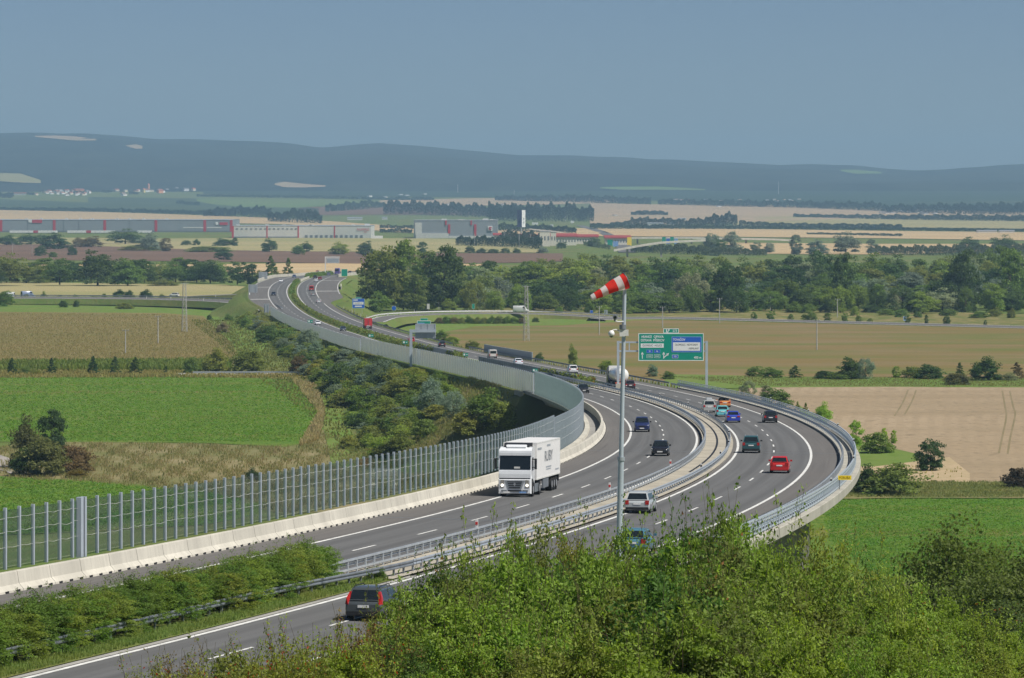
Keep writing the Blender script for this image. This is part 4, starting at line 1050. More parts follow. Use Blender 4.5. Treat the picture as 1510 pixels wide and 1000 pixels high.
for k in range(6):
    mb = MB(); rr_ = []
    for j in range(5):
        u = bands[k] + (bands[k + 1] - bands[k]) * j / 4
        r = .40 * (1 - u) + .135 * u
        c = A_ + ax * ln * u - Vector((0, 0, 1)) * .10 * u * u - tp
        rr_.append([c + (side * math.cos(t_) + up * math.sin(t_)) * r * (1 + .05 * math.sin(3 * t_ + u * 9) + .03 * math.sin(5 * t_ - u * 14)) for t_ in (2 * math.pi * i_ / 24 for i_ in range(24))])
    mb.grid(rr_, 0, True, True)
    if k == 5: mb.face(rr_[-1])
    mb.build('band', mred if k % 2 == 0 else mwht, ws)
mb = MB(); ring = [A_ - tp + (side * math.cos(t_) + up * math.sin(t_)) * .41 for t_ in (2 * math.pi * i_ / 20 for i_ in range(21))]
mb.path(ring, .018, 5); mb.tube(A_ - tp - up * .41, Vector((0, 0, .25)), .02); mb.build('hoop', M['galv_dark'], ws)
# dome camera
cp = AT(914.5, 491, D - .1)
dc = empty('dome_camera', cp, label='white dome camera hanging from a curved arm on the mast', cat='camera')
mb = MB(); mb.box((.10, 0, 0), (.26, .22, .34)); mb.build('junction_box', M['offwhite'], dc)
pts = [Vector((-(i_ / 8) * .42, 0, .06 + .10 * math.sin(i_ / 8 * math.pi * .9))) for i_ in range(9)]
mb = MB(); mb.path(pts, .032, 8); mb.build('arm', M['white'], dc)
mb = MB(); mb.sphere((-.43, 0, -.03), .155, 16, 0, 1.05); mb.build('housing', M['white'], dc)
mb = MB(); mb.sphere((-.43, 0, -.13), .10, 14); mb.build('lens_dome', M['dglass'], dc)
cp = AT(916.5, 474.5, D - .1)
bc = empty('fixed_camera', cp, label='dark bullet camera on a white bracket above the dome camera', cat='camera')
mb = MB(); mb.path([Vector((.1, 0, 0)), Vector((-.18, 0, .0)), Vector((-.30, 0, .03))], .034, 8); mb.build('bracket', M['white'], bc)
mb = MB(); mb.tube((-.32, 0, .02), (-.32, 0, .14), .05, .05, 8); mb.build('joint', M['galv_dark'], bc)
mb = MB(); mb.tube((-.32, -.22, .22), (-.32, .22, .24), .105, .105, 14); mb.build('body', M['galv_dark'], bc)
mb = MB(); mb.tube((-.32, -.23, .22), (-.32, -.225, .22), .07, .07, 14); mb.build('lens', M['dglass'], bc)
mb = MB(); cp = AT(918.3, 482.5, D - .1)
cl = empty('equipment_box', cp, label='grey box and clamp strapped round the mast between the two cameras', cat='box')
mb = MB(); mb.box((.16, 0, -.28), (.24, .2, .3)); mb.build('cabinet', M['offwhite'], cl)
mb = MB(); mb.tube((0, 0, -.10), (0, 0, .12), .17, .17, 12); mb.build('clamp', M['galv_dark'], cl)

# ================================================================== poles and wires
def pole(label, px_, pyt, pyb, D=None, r=.16, group='field power poles', arm=True):
    b = G(px_, pyb) if D is None else AT(px_, pyb, D)
    h = (pyb - pyt) * b.y / F
    e = empty('power_pole', b, label=label, cat='power pole', group=group)
    mb = MB(); mb.tube((0, 0, -.5), (0, 0, h), r * 1.15, r * .8, 8); mb.build('shaft', M['conc_pole'], e)
    mb = MB(); mb.box((0, 0, h - .25), (1.9 if arm else .6, .12, .12)); mb.build('crossarm', M['galv_dark'], e)
    for x in (-.8, 0, .8) if arm else (0,):
        mb = MB(); mb.tube((x, 0, h - .2), (x, 0, h + .15), .07, .05, 6); mb.build('insulator', M['offwhite'], e)
    return b + Vector((0, 0, h + .12))
def lattice(label, px_, pyt, pyb, wb, wt, arms=True, D=None):
    b = G(px_, pyb) if D is None else AT(px_, pyb, D); h = (pyb - pyt) * b.y / F
    e = empty('lattice_pylon', b, (0, 0, .3), label, 'pylon')
    mb = MB(); br = MB(); n = 9
    cs = [(-1, -1), (1, -1), (1, 1), (-1, 1)]
    w = lambda u: (wb + (wt - wb) * u) / 2
    for c in cs: mb.tube((c[0] * w(0), c[1] * w(0), -.5), (c[0] * w(1), c[1] * w(1), h), .085, .06, 5)
    mb.build('corner_leg', M['conc_pole'], e)
    for k in range(n):
        u0, u1 = k / n, (k + 1) / n
        for (a, c) in zip(cs, cs[1:] + cs[:1]):
            br.tube((a[0] * w(u0), a[1] * w(u0), h * u0), (c[0] * w(u1), c[1] * w(u1), h * u1), .05, .05, 4); br.tube((a[0] * w(u1), a[1] * w(u1), h * u1), (c[0] * w(u1), c[1] * w(u1), h * u1), .045, .045, 4)
    br.build('lattice_brace', M['conc_pole'], e)
    if arms:
        mb = MB()
        for x in (-1, 1): mb.tube((0, 0, h - .3), (x * 1.6, 0, h - .1), .06, .05, 5)
        mb.build('crossarm', M['conc_pole'], e)
    return b + Vector((0, 0, h))
def wire(a, b, sag, label):
    mb = MB(); mb.path([a.lerp(b, i_ / 14) - Vector((0, 0, sag * 4 * (i_ / 14) * (1 - i_ / 14))) for i_ in range(15)], .022, 4)
    tag(mb.build('power_line', M['galv_dark']), label, 'wire', 'overhead wires')
pole('lower of the two concrete poles standing in the brown maize', 185, 486.5, 522, group=None)
pole('upper concrete pole in the maize, topped by a bracket', 233, 466, 507, group=None)
l1 = lattice('thin lattice pylon at the far corner of the maize field', 272, 417.5, 490, 1.7, .9)
l2 = lattice('lattice pylon standing on the fallow field beyond the median screens', 776, 421.5, 503, 1.7, .8)
w1 = pole('weathered pole in the scrub behind the exit slip road', 647, 428.5, 456, group=None)
w2 = pole('pole behind the white van on the slip road', 737, 437, 457, group=None)
w3 = pole('slim pole on the fallow field left of the mast cameras', 883.6, 452, 493.5, group=None)
w4 = pole('slim pole standing above the exit tab of the green board', 977, 452.5, 484, group=None)
w5 = pole('pole beside the country road right of the green board', 1061, 440, 477, group=None)
w6 = pole('pole at the wood edge behind the row of young trees', 1136, 437.8, 457, group=None)
w7 = pole('taller pole at the wood edge further along behind the young trees', 1234.7, 441, 468, group=None)
w8 = pole('lone pale pole in the middle of the brown fallow field', 1204.5, 471.5, 516.5, group=None)
for k_, (x_, a_, b_) in enumerate(((18.5, 358.5, 376), (47, 361.5, 378))): pole('distant pole before the ploughed field, ' + ('first from the picture edge' if k_ == 0 else 'second from the picture edge'), x_, a_, b_, group=None)
for k_, (x_, a_, b_) in enumerate(((700, 345, 363), (710, 346, 362), (743.5, 343, 364), (765.5, 344, 366), (782, 346, 365))): pole('distant pole in front of the shopping park hedge', x_, a_, b_, r=.3, group='poles before the shopping park')
wire(w1, w2, 2.0, 'thin wire from the scrub pole past the white van'); wire(w6, w7, 1.2, 'thin wire between the two poles at the wood edge'); wire(w5, w6, 2.0, 'thin wire from the roadside pole to the wood edge')
wire(l2, w1, 3.0, 'thin wire from the lattice pylon to the scrub pole')
wire(l1, AT(372, 424, 2050), 2.5, 'thin wire running from the thin lattice pylon to the wood')
# ================================================================== vehicles
def wheel(e, x, y, r, w, rimr=.66):
    mb = MB(); s_ = 1 if x > 0 else -1
    mb.tube((x - s_ * w, y, r), (x, y, r), r, r, 16); t_ = mb.build('wheel', M['rubber'], e)
    mb = MB(); mb.tube((x, y, r), (x + s_ * .012, y, r), r * rimr, r * rimr * .93, 12); mb.build('rim', M['rim'], t_)
STYLE = {
    # L, W, H, belt, bonnet, tail, (rear base, rear roof, front roof, front base) of the cabin from the tail
    'wagon': (4.55, 1.77, 1.50, .93, .86, .93, (.10, .45, 2.75, 3.42)),
    'hatch': (4.05, 1.70, 1.47, .95, .86, .95, (.10, .62, 2.35, 3.00)),
    'sedan': (4.50, 1.76, 1.43, .93, .84, .98, (.55, 1.25, 2.65, 3.40)),
    'suv': (4.45, 1.82, 1.72, 1.08, 1.02, 1.08, (.10, .50, 2.65, 3.25)),
    'mpv': (4.30, 1.78, 1.68, 1.04, .96, 1.04, (.08, .45, 2.75, 3.50)),
    'cabrio': (4.05, 1.72, 1.20, .92, .84, .94, (1.2, 1.5, 2.35, 2.85)),
}
def make_car(loc, rot, label, cat, style, col, tall_lamps=False, rails=False, box=False, lights=False, light_plate=True, group=None, name='car'):
    L, Wd, H, belt, hood, tail, (c0, c1, c2, c3) = STYLE[style]
    e = empty(name, loc, rot, label, cat, group)
    pm = paint(col)
    Y = lambda a: a - L / 2
    def sec(y, hw, zb, zt, drop=.05):
        h = [(-hw * .90, zb), (-hw * .985, zb + .10), (-hw, zb + (zt - zb) * .45), (-hw * .985, zt - drop * 2.2), (-hw * .93, zt - drop * .5), (-hw * .80, zt)]
        return [(x, y, z) for x, z in h] + [(-x, y, z) for x, z in reversed(h)]
    hw = Wd / 2
    mb = MB()
    mb.loft([sec(Y(0), hw * .90, .34, tail * .80), sec(Y(.06), hw * .96, .27, tail * .93), sec(Y(.22), hw * .99, .22, tail), sec(Y(c0 + .35), hw, .20, max(tail, belt)), sec(Y(L * .5), hw, .20, belt), sec(Y(c3), hw, .20, belt * .985),
             sec(Y(c3 + .25), hw * .995, .20, (belt + hood) / 2 + .03), sec(Y(L - .45), hw * .975, .21, hood - .02), sec(Y(L - .16), hw * .93, .24, hood - .11), sec(Y(L - .03), hw * .86, .30, hood - .22), sec(Y(L), hw * .80, .34, hood - .30)], 0, True)
    # cabin
    bw, tw = hw * .925, hw * .74
    rb = [(c0, bw, belt - .01), (c1, tw, H - .07), (c1 + .2, tw, H - .015), ((c1 + c2) / 2, tw * 1.01, H), (c2 - .2, tw, H - .02), (c2, tw * .98, H - .075), (c3, bw, belt - .01)]
    if style != 'cabrio':
        def row(a, w, z): return [(-w, Y(a), z), (-w * .6, Y(a), z + .018), (w * .6, Y(a), z + .018), (w, Y(a), z)]
        mb.grid([row(*q) for q in rb], 0, True)
        for s_ in (-1, 1):
            mb.face([(s_ * w, Y(a), z) for a, w, z in (rb if s_ > 0 else list(reversed(rb)))])
    body = mb.build('body', pm, e)
    gm = M['dglass']
    # glass, a little proud of the cabin
    def quad(name, p, n):
        mb = MB(); c = sum((Vector(q) for q in p), Vector()) / 4; n = Vector(n)
        mb.face([Vector(q) + n * .012 for q in p]); return mb.build(name, gm, e)
    def lerp(a, b, u): return [a[i_] + (b[i_] - a[i_]) * u for i_ in range(3)]
    if style != 'cabrio':
        r0, r1 = [0, Y(c0), belt], [0, Y(c1), H - .07]
        lo, hi = lerp(r0, r1, .10), lerp(r0, r1, .90); wl, wh = bw * .86, tw * .90
        quad('rear_window', [(-wl, lo[1], lo[2]), (wl, lo[1], lo[2]), (wh, hi[1], hi[2] + .012), (-wh, hi[1], hi[2] + .012)], (0, -1, .3))
        r0, r1 = [0, Y(c3), belt], [0, Y(c2), H - .075]
        lo, hi = lerp(r0, r1, .06), lerp(r0, r1, .92); wl, wh = bw * .90, tw * .92
        quad('windscreen', [(wl, lo[1], lo[2]), (-wl, lo[1], lo[2]), (-wh, hi[1], hi[2] + .012), (wh, hi[1], hi[2] + .012)], (0, .7, .7))
        for s_ in (-1, 1):
            mid = (c1 + c2) / 2
            for (a0, a1, b0, b1) in ((c0 + .28, mid - .04, c1 + .10, mid - .04), (mid + .04, c3 - .30, mid + .04, c2 - .06)):
                zl, zh = belt + .03, H - .13
                fl, fh = .05, .90
                X = lambda f_: s_ * (bw + (tw - bw) * f_ + .012)
                p = [(X(.06), Y(a0), zl), (X(.06), Y(a1), zl), (X(.88), Y(b1), zh), (X(.88), Y(b0), zh)]
                if s_ < 0: p.reverse()
                mb = MB(); mb.face(p); mb.build('side_window', gm, e)
    else:
        mb = MB(); p = [(-bw, Y(c3), belt), (bw, Y(c3), belt), (tw, Y(c2), H + .12), (-tw, Y(c2), H + .12)]; mb.face(p); mb.face([Vector(q) + Vector((0, -.02, 0)) for q in reversed(p)]); mb.build('windscreen', gm, e)
        mb = MB(); mb.box((0, Y(1.7), belt + .02), (bw * 1.7, 1.7, .06)); mb.build('interior', M['black'], e)
        for x in (-.38, .38):
            for y in (1.15, 1.95): mb = MB(); mb.box((x, Y(y), belt + .14), (.42, .14, .34)); mb.build('seat', M['black'], e)
    # lamps
    if tall_lamps: tl = (hw * .86, .14, belt - .18, belt + .40)
    elif style in ('hatch', 'suv', 'mpv', 'wagon'): tl = (hw * .80, .26, belt - .30, belt - .02)
    else: tl = (hw * .74, .34, tail - .28, tail - .10)
    for s_ in (-1, 1):
        mb = MB()
        if tall_lamps:
            mb.loft([[(s_ * (hw * .80), Y(-.03), tl[2]), (s_ * (hw * .995), Y(.10), tl[2]), (s_ * (hw * .995), Y(.3), tl[2]), (s_ * hw * .8, Y(.2), tl[2])],
                     [(s_ * (hw * .74), Y(c0 + .06), belt + .12), (s_ * (hw * .93), Y(c0 + .02), belt + .12), (s_ * (hw * .93), Y(c0 + .3), belt + .12), (s_ * hw * .74, Y(c0 + .25), belt + .12)],
                     [(s_ * (hw * .72), Y(c0 + .20), tl[3]), (s_ * (hw * .80), Y(c0 + .22), tl[3]), (s_ * (hw * .80), Y(c0 + .4), tl[3]), (s_ * hw * .72, Y(c0 + .38), tl[3])]])
        else: mb.box((s_ * tl[0], Y(.08), (tl[2] + tl[3]) / 2), (tl[1], .20, tl[3] - tl[2]))
        mb.build('tail_light', M['tail'], e)
        mb = MB(); mb.loft([[(s_ * hw * .58, Y(L - .06), hood - .30), (s_ * hw * .90, Y(L - .14), hood - .30), (s_ * hw * .90, Y(L - .40), hood - .30)], [(s_ * hw * .56, Y(L - .13), hood - .13), (s_ * hw * .92, Y(L - .28), hood - .11), (s_ * hw * .92, Y(L - .5), hood - .11)]]); mb.build('headlight', M['beam'] if lights else M['lamp'], e)
        mb = MB(); mb.box((s_ * (hw + .10), Y(c3 - .28), belt + .09), (.20, .11, .15)); mb.build('mirror', M['black'] if style == 'suv' else pm, e)
    mb = MB(); mb.box((0, Y(.0) - .012, tail * .64 if style == 'sedan' else belt * .72), (.52, .03, .115)); mb.build('licence_plate', M['plate'], e)
    mb = MB(); mb.box((0, Y(L) + .012, .44), (.52, .03, .115)); mb.build('licence_plate', M['plate'], e)
    mb = MB(); mb.box((0, Y(.02), .36), (Wd * .90, .16, .17)); mb.build('rear_bumper', M['black'] if style in ('suv', 'wagon') else pm, e)
    mb = MB(); mb.box((0, Y(L - .03), hood - .34), (Wd * .44, .09, .13)); mb.build('grille', M['black'], e)
    r = .32 if style != 'suv' else .36
    for x in (-1, 1):
        for y in (.78, L - .88): wheel(e, x * (hw + .004), Y(y), r, .2)
    if rails:
        for x in (-1, 1):
            mb = MB(); xx = x * tw * .90
            mb.path([Vector((xx, Y(c1 + .1), H - .03)), Vector((xx, Y(c1 + .35), H + .065)), Vector((xx, Y(c2 - .5), H + .07)), Vector((xx, Y(c2 - .2), H - .01))], .022, 6); mb.build('roof_rail', M['black'] if rails == 2 else M['galv'], e)
    if box:
        mb = MB(); mb.loft([[(x * a, Y(c1 + .25) + y * .0 + b, z) for x, z in ((-.42, H + .06), (.42, H + .06), (.38, H + .34), (-.38, H + .34))] for a, b in ((.85, 0), (1, .15), (1, 1.4), (.7, 1.75))]); mb.build('roof_box', paint((.62, .64, .66)), e)
    return e
m, t, n, l = _nt('lit_headlamp'); em = n.new('ShaderNodeEmission'); em.inputs[0].default_value = (1, .95, .82, 1); em.inputs[1].default_value = 2.2
o = n.new('ShaderNodeOutputMaterial'); l.new(em.outputs[0], o.inputs[0]); M['beam'] = m

def place(px_, py_, length, lane=None, toward=False, olo=None, ohi=None):
    lo, hi = (3, 17) if not toward else (-17, -3)
    s, o = road_at(px_, py_, lo if olo is None else olo, hi if ohi is None else ohi)
    s += length / 2
    if lane is not None: o = lane
    a, b = RD(s - 2, o), RD(s + 2, o)
    pitch = math.atan2(b.z - a.z, 4)
    loc = RD(s, o, .012)
    h = heading(s)
    return loc, ((pitch, 0, -h) if not toward else (-pitch, 0, -h + math.pi))
def car(px_, py_, label, cat, style, col, toward=False, **kw):
    lane = kw.pop('lane', None)
    loc, rot = place(px_, py_, STYLE[style][0], lane, toward)
    return make_car(loc, rot, label, cat, style, col, **kw)
# car lanes, driving away
car(536, 917, 'dark grey estate car with tall red tail lamps beside the bush', 'car', 'wagon', (.062, .072, .078), tall_lamps=True, rails=2)
car(937, 758, 'older silver estate car just behind the mast', 'car', 'wagon', (.42, .45, .46), rails=True)
car(931, 816, 'blue car mostly hidden behind shoots at the foot of the mast', 'car', 'hatch', (.07, .19, .26))
car(1149, 697, 'red hatchback on the viaduct', 'car', 'hatch', (.50, .02, .02))
car(1107, 668, 'dark teal off-roader in the inner car lane', 'car', 'suv', (.025, .085, .095), rails=True)
car(1136, 624, 'black estate car on the outer lane line of the viaduct', 'car', 'wagon', (.016, .017, .028))
car(1082, 623, 'bright blue saloon behind the turquoise hatchback', 'car', 'sedan', (.03, .06, .42))
car(1065, 615, 'turquoise hatchback between the silver people carrier and blue saloon', 'car', 'hatch', (.16, .52, .56))
car(1046, 608, 'silver people carrier with a roof box', 'car', 'mpv', (.40, .41, .40), box=True)
car(1069, 600, 'orange open top car beyond the turquoise hatchback', 'car', 'cabrio', (.62, .24, .07))
car(929, 574, 'dark maroon estate car following the white tanker', 'car', 'wagon', (.05, .018, .026))
car(846, 551.5, 'white hatchback ahead of the tanker beside the median screen', 'car', 'suv', (.72, .73, .74))
car(766, 538.5, 'white saloon half hidden by the dark median screen', 'car', 'sedan', (.70, .74, .80))
car(652, 511.5, 'black hatchback near the one legged gantry', 'car', 'hatch', (.015, .016, .022))
car(607, 505.0, 'red car passing behind the gantry leg', 'car', 'hatch', (.48, .025, .025))
FAR = [(470.3, 447, 'silver car leading the far exit lane beside the grass wedge', 'hatch', (.62, .64, .66)), (462.3, 436.5, 'grey car following the red van on the far road', 'hatch', (.34, .36, .36)),
       (466.2, 415.3, 'white car just beyond the far maroon car', 'hatch', (.74, .76, .78)), (464.8, 411.3, 'black car in the farthest bend beyond the white car', 'suv', (.02, .022, .03)),
       (471.6, 412.8, 'maroon car in the outer lane of the farthest bend', 'hatch', (.26, .04, .04)), (484, 406.5, 'small blue grey car before the far green board', 'mpv', (.12, .16, .24)),
       (515.5, 402.8, 'dark car right behind the far green board', 'sedan', (.03, .035, .06)), (525, 401.2, 'last dark car at the end of the visible road', 'sedan', (.05, .04, .05))]
for a in FAR: car(a[0], a[1], a[2], 'car', a[3], a[4])
# lorry lanes, coming towards the camera
car(811, 562, 'dark car just showing above the noise wall', 'car', 'sedan', (.02, .022, .028), True)
car(862, 580, 'black saloon with lit headlamps coming round the bend', 'car', 'sedan', (.016, .017, .02), True, lights=True)
car(946, 637, 'dark blue off-roader heading towards the lorry', 'car', 'suv', (.018, .028, .10), True)
car(973, 674, 'black hatchback on the dashed line beside the median', 'car', 'hatch', (.012, .013, .018), True, lights=True)
for a in [(403.2, 436, 'dark blue car in the far bend of the oncoming lanes', 'sedan', (.02, .025, .05)), (414, 416.2, 'white car entering the far bend of the oncoming lanes', 'sedan', (.75, .76, .78)), (433.5, 409.6, 'blue car at the far white parapet', 'hatch', (.06, .09, .20)),
          (467, 401, 'red car at the end of the long white parapet', 'suv', (.50, .05, .04)), (468.8, 479.3, 'white car behind the far noise wall', 'sedan', (.74, .76, .80)), (506.5, 487.6, 'dark blue car with a pale bonnet beside the long median hedge', 'hatch', (.05, .06, .09))]:
    car(a[0], a[1], a[2], 'car', a[3], a[4], True)

def make_van(loc, rot, label, col, L=5.2, Wd=1.95, H=2.2, name='van'):
    e = empty(name, loc, rot, label, 'van'); pm = paint(col); hw = Wd / 2; Y = lambda a: a - L / 2
    mb = MB()
    def sec(y, w, zb, zt): return [(-w * .95, y, zb), (-w, y, zb + .2), (-w, y, zt * .62), (-w * .90, y, zt - .06), (-w * .8, y, zt), (w * .8, y, zt), (w * .90, y, zt - .06), (w, y, zt * .62), (w, y, zb + .2), (w * .95, y, zb)]
    mb.loft([sec(Y(0), hw * .97, .35, H - .06), sec(Y(.08), hw, .28, H), sec(Y(L - 1.75), hw, .25, H), sec(Y(L - 1.55), hw, .25, H - .06), sec(Y(L - .85), hw * .99, .25, 1.30), sec(Y(L - .15), hw * .95, .28, 1.05), sec(Y(L), hw * .88, .35, .85)], 0, True)
    mb.build('body', pm, e)
    mb = MB(); mb.face([(-hw * .80, Y(0) - .01, H * .56), (hw * .80, Y(0) - .01, H * .56), (hw * .76, Y(0) - .01, H * .86), (-hw * .76, Y(0) - .01, H * .86)]); mb.build('rear_window', M['dglass'], e)
    mb = MB(); mb.face([(hw * .86, Y(L - .86) + .02, 1.34), (-hw * .86, Y(L - .86) + .02, 1.34), (-hw * .80, Y(L - 1.5) + .02, H - .12), (hw * .80, Y(L - 1.5) + .02, H - .12)]); mb.build('windscreen', M['dglass'], e)
    for s_ in (-1, 1):
        p = [(s_ * (hw + .008), Y(L - 2.3), 1.30), (s_ * (hw + .008), Y(L - 1.15), 1.30), (s_ * (hw * .95 + .012), Y(L - 1.6), H - .28), (s_ * (hw * .95 + .012), Y(L - 2.3), H - .28)]
        mb = MB(); mb.face(p if s_ > 0 else p[::-1]); mb.build('side_window', M['dglass'], e)
        mb = MB(); mb.box((s_ * hw * .88, Y(.02), H * .40), (.16, .12, .5)); mb.build('tail_light', M['tail'], e)
        mb = MB(); mb.box((s_ * hw * .68, Y(L - .05), .78), (.34, .14, .2)); mb.build('headlight', M['lamp'], e)
        for y in (.95, L - .95): wheel(e, s_ * (hw + .004), Y(y), .34, .22)
    mb = MB(); mb.box((0, Y(0) - .01, .55), (.52, .03, .12)); mb.build('licence_plate', M['plate'], e)
    mb = MB(); mb.box((0, Y(.0), .36), (Wd * .9, .14, .18)); mb.build('bumper', M['black'], e)
    return e
loc, rot = place(727, 528.5, 4.9); make_van(loc, rot, 'cream white van beside the screens on the car lanes', (.66, .63, .58), 4.9, 1.85, 2.0)
loc, rot = place(459.6, 429, 5.2); make_van(loc, rot, 'red van with a dark rear top in the far bend', (.50, .04, .04), 5.2, 1.9, 2.1)
p = slip_off(33, 1.0, .0); make_van(AT(768.5, 461.0, p.y - .5), (0, 0, rad(-97)), 'white panel van on the exit slip road', (.74, .74, .73), 6.0, 2.0, 2.6)
p = west_off(44, 1, 0); make_van(AT(11, 438.6, 1790), (0, 0, rad(80)), 'white van at the picture edge on the western slip road', (.70, .72, .74), 6.2, 2.0, 2.3)
make_van(AT(41, 438.4, 1795), (0, 0, rad(-60)), 'blue grey box van on the western slip road', (.22, .27, .40), 6.0, 2.1, 2.7)
make_car(AT(257, 437.2, 1820), (0, 0, rad(75)), 'white car on the slip road above the thin lattice pylon', 'car', 'mpv', (.76, .77, .76))
loc, rot = place(496.8, 405.3, 8); make_van(loc, rot, 'purple blue lorry left of the far green board', (.12, .09, .30), 7.5, 2.4, 3.4, 'lorry')

# red box lorry on the car lanes
def make_box_lorry(loc, rot, label, col, name='box_lorry'):
    e = empty(name, loc, rot, label, 'lorry'); L, Wd, H = 8.2, 2.45, 3.3; Y = lambda a: a - L / 2
    mb = MB(); mb.box((0, Y(3.0), 1.05 + (H - 1.05) / 2), (Wd, 5.9, H - 1.05)); b = mb.build('box_body', paint(col, .5), e)
    mb = MB(); mb.box((0, Y(0) - .015, .95), (1.2, .03, .22)); mb.build('rear_plate', M['offwhite'], e)
    for x in (-.03, .03): 
        mb = MB(); mb.box((x * 1.5, Y(.02), 2.15), (.02, .1, 2.0)); mb.build('door_bar', M['galv_dark'], e)
    mb = MB(); mb.loft([[(x, y, z) for x, z in ((-1.15, .5), (1.15, .5), (1.12, h), (-1.12, h))] for y, h in ((Y(6.2), 2.7), (Y(7.3), 2.7), (Y(8.05), 1.7), (Y(8.2), .9))]); mb.build('cab', M['white'], e)
    mb = MB(); mb.box((0, Y(3.6), .8), (1.0, 7.2, .3)); mb.build('chassis', M['black'], e)
    mb = MB(); mb.box((0, Y(.05), .62), (2.3, .14, .2)); mb.build('rear_bumper', M['galv_dark'], e)
    for x in (-1, 1):
        mb = MB(); mb.box((x * .95, Y(.0) - .03, .66), (.36, .05, .14)); mb.build('tail_light', M['tail'], e)
        for y in (1.7, 6.9): wheel(e, x * 1.2, Y(y), .48, .5)
    return e
loc, rot = place(543, 485, 8.2, olo=4, ohi=12); make_box_lorry(loc, rot, 'bright red box lorry at the exit slip road', (.55, .025, .03))

# white tanker
loc, rot = place(917, 573, 12)
e = empty('tanker_lorry', loc, rot, 'white tanker lorry behind the gantry post with an orange rear underrun', 'lorry'); L = 13.0; Y = lambda a: a - L / 2
mb = MB(); rows_ = []
for u, r in ((0, .25), (.08, .72), (.25, 1.02), (.55, 1.2), (1.0, 1.27), (9.0, 1.27), (9.4, 1.18), (9.6, .9), (9.7, .3)):
    rows_.append([(r * 1.0 * math.cos(t_), Y(.2 + u), 2.25 + r * math.sin(t_)) for t_ in (2 * math.pi * i_ / 24 for i_ in range(24))])
mb.loft(rows_, 0, True); mb.build('tank', paint((.80, .79, .74), .3, 'tank_enamel'), e)
mb = MB(); mb.box((0, Y(.22), 2.42), (.9, .1, .09)); mb.build('marking_strip', M['galv_dark'], e)
mb = MB(); mb.box((0, Y(.25), .88), (2.4, .3, .34)); mb.build('underrun', plain('orange_paint', (.62, .13, .03)), e)
mb = MB(); mb.box((0, Y(6), .95), (1.1, 11, .4)); mb.build('chassis', M['black'], e)
mb = MB(); mb.loft([[(x, y, z) for x, z in ((-1.22, .55), (1.22, .55), (1.2, h), (-1.2, h))] for y, h in ((Y(10.6), 3.5), (Y(12.6), 3.3), (Y(12.95), 2.0), (Y(13), .9))]); mb.build('cab', paint((.03, .03, .06)), e)
mb = MB(); mb.box((0, Y(10.4), 3.2), (2.2, .3, 1.0)); mb.build('wind_deflector', M['white'], e)
for x in (-1, 1):
    for y in (1.6, 2.9, 4.2, 9.9, 12.0): wheel(e, x * 1.24, Y(y), .5, .55)
    mb = MB(); mb.box((x * 1.0, Y(.08), .88), (.34, .04, .16)); mb.build('tail_light', M['tail'], e)
    mb = MB(); mb.box((x * 1.15, Y(5.8), .8), (.15, 2.6, .6)); mb.build('side_guard', M['galv_dark'], e)

# white articulated lorry
loc, rot = place(760, 733.5, 16.5, None, True)
T_ = empty('articulated_lorry', loc, rot, 'white articulated lorry with dark lettering on its trailer, coming towards the camera', 'lorry'); L = 16.5
Y = lambda a: L / 2 - a        # a = distance behind the front bumper
wm = paint((.78, .80, .82), .3, 'lorry_white')
def R4(y, w, z0, z1): return [(-w, y, z0), (w, y, z0), (w, y, z1), (-w, y, z1)]
mb = MB()   # cab shell: bumper line, nose, windscreen, roof
mb.loft([R4(Y(0.0), 1.16, .30, 1.28), R4(Y(.06), 1.235, .25, 1.34), R4(Y(.30), 1.25, .25, 1.62)], 0, False)
mb.loft([R4(Y(.10), 1.19, 1.42, 1.72), R4(Y(.14), 1.225, 1.40, 1.95), R4(Y(.18), 1.235, 1.40, 2.06), R4(Y(.30), 1.24, 1.38, 2.70), R4(Y(.42), 1.235, 1.36, 3.20), R4(Y(.60), 1.22, 1.36, 3.52), R4(Y(.85), 1.21, 1.36, 3.68), R4(Y(1.2), 1.20, 1.36, 3.74), R4(Y(2.25), 1.20, .95, 3.72)], 0, False)
mb.build('cab', wm, T_)
mb = MB(); mb.loft([[(-1.17, Y(.150), 2.06), (1.17, Y(.150), 2.06), (1.15, Y(.345), 3.08), (-1.15, Y(.345), 3.08)], [(-1.17, Y(.19), 2.06), (1.17, Y(.19), 2.06), (1.15, Y(.39), 3.08), (-1.15, Y(.39), 3.08)]]); mb.build('windscreen', M['dglass'], T_)
mb = MB(); mb.loft([R4(Y(.28), 1.22, 3.10, 3.30), R4(Y(.31), 1.24, 3.09, 3.46), R4(Y(.55), 1.23, 3.12, 3.62)]); mb.build('sun_visor', wm, T_)
mb = MB(); mb.loft([R4(Y(.95), .95, 3.72, 3.80), R4(Y(1.5), 1.0, 3.70, 3.95), R4(Y(2.2), 1.05, 3.70, 4.02)]); mb.build('roof_deflector', M['black'], T_)
mb = MB(); mb.loft([R4(Y(.75), .72, 3.68, 3.74), R4(Y(1.0), .80, 3.68, 3.86), R4(Y(1.2), .7, 3.68, 3.9)]); mb.build('roof_fairing', wm, T_)
mb = MB(); mb.box((0, Y(.10), 1.37), (2.36, .10, .07)); mb.build('panel_gap', M['black'], T_)
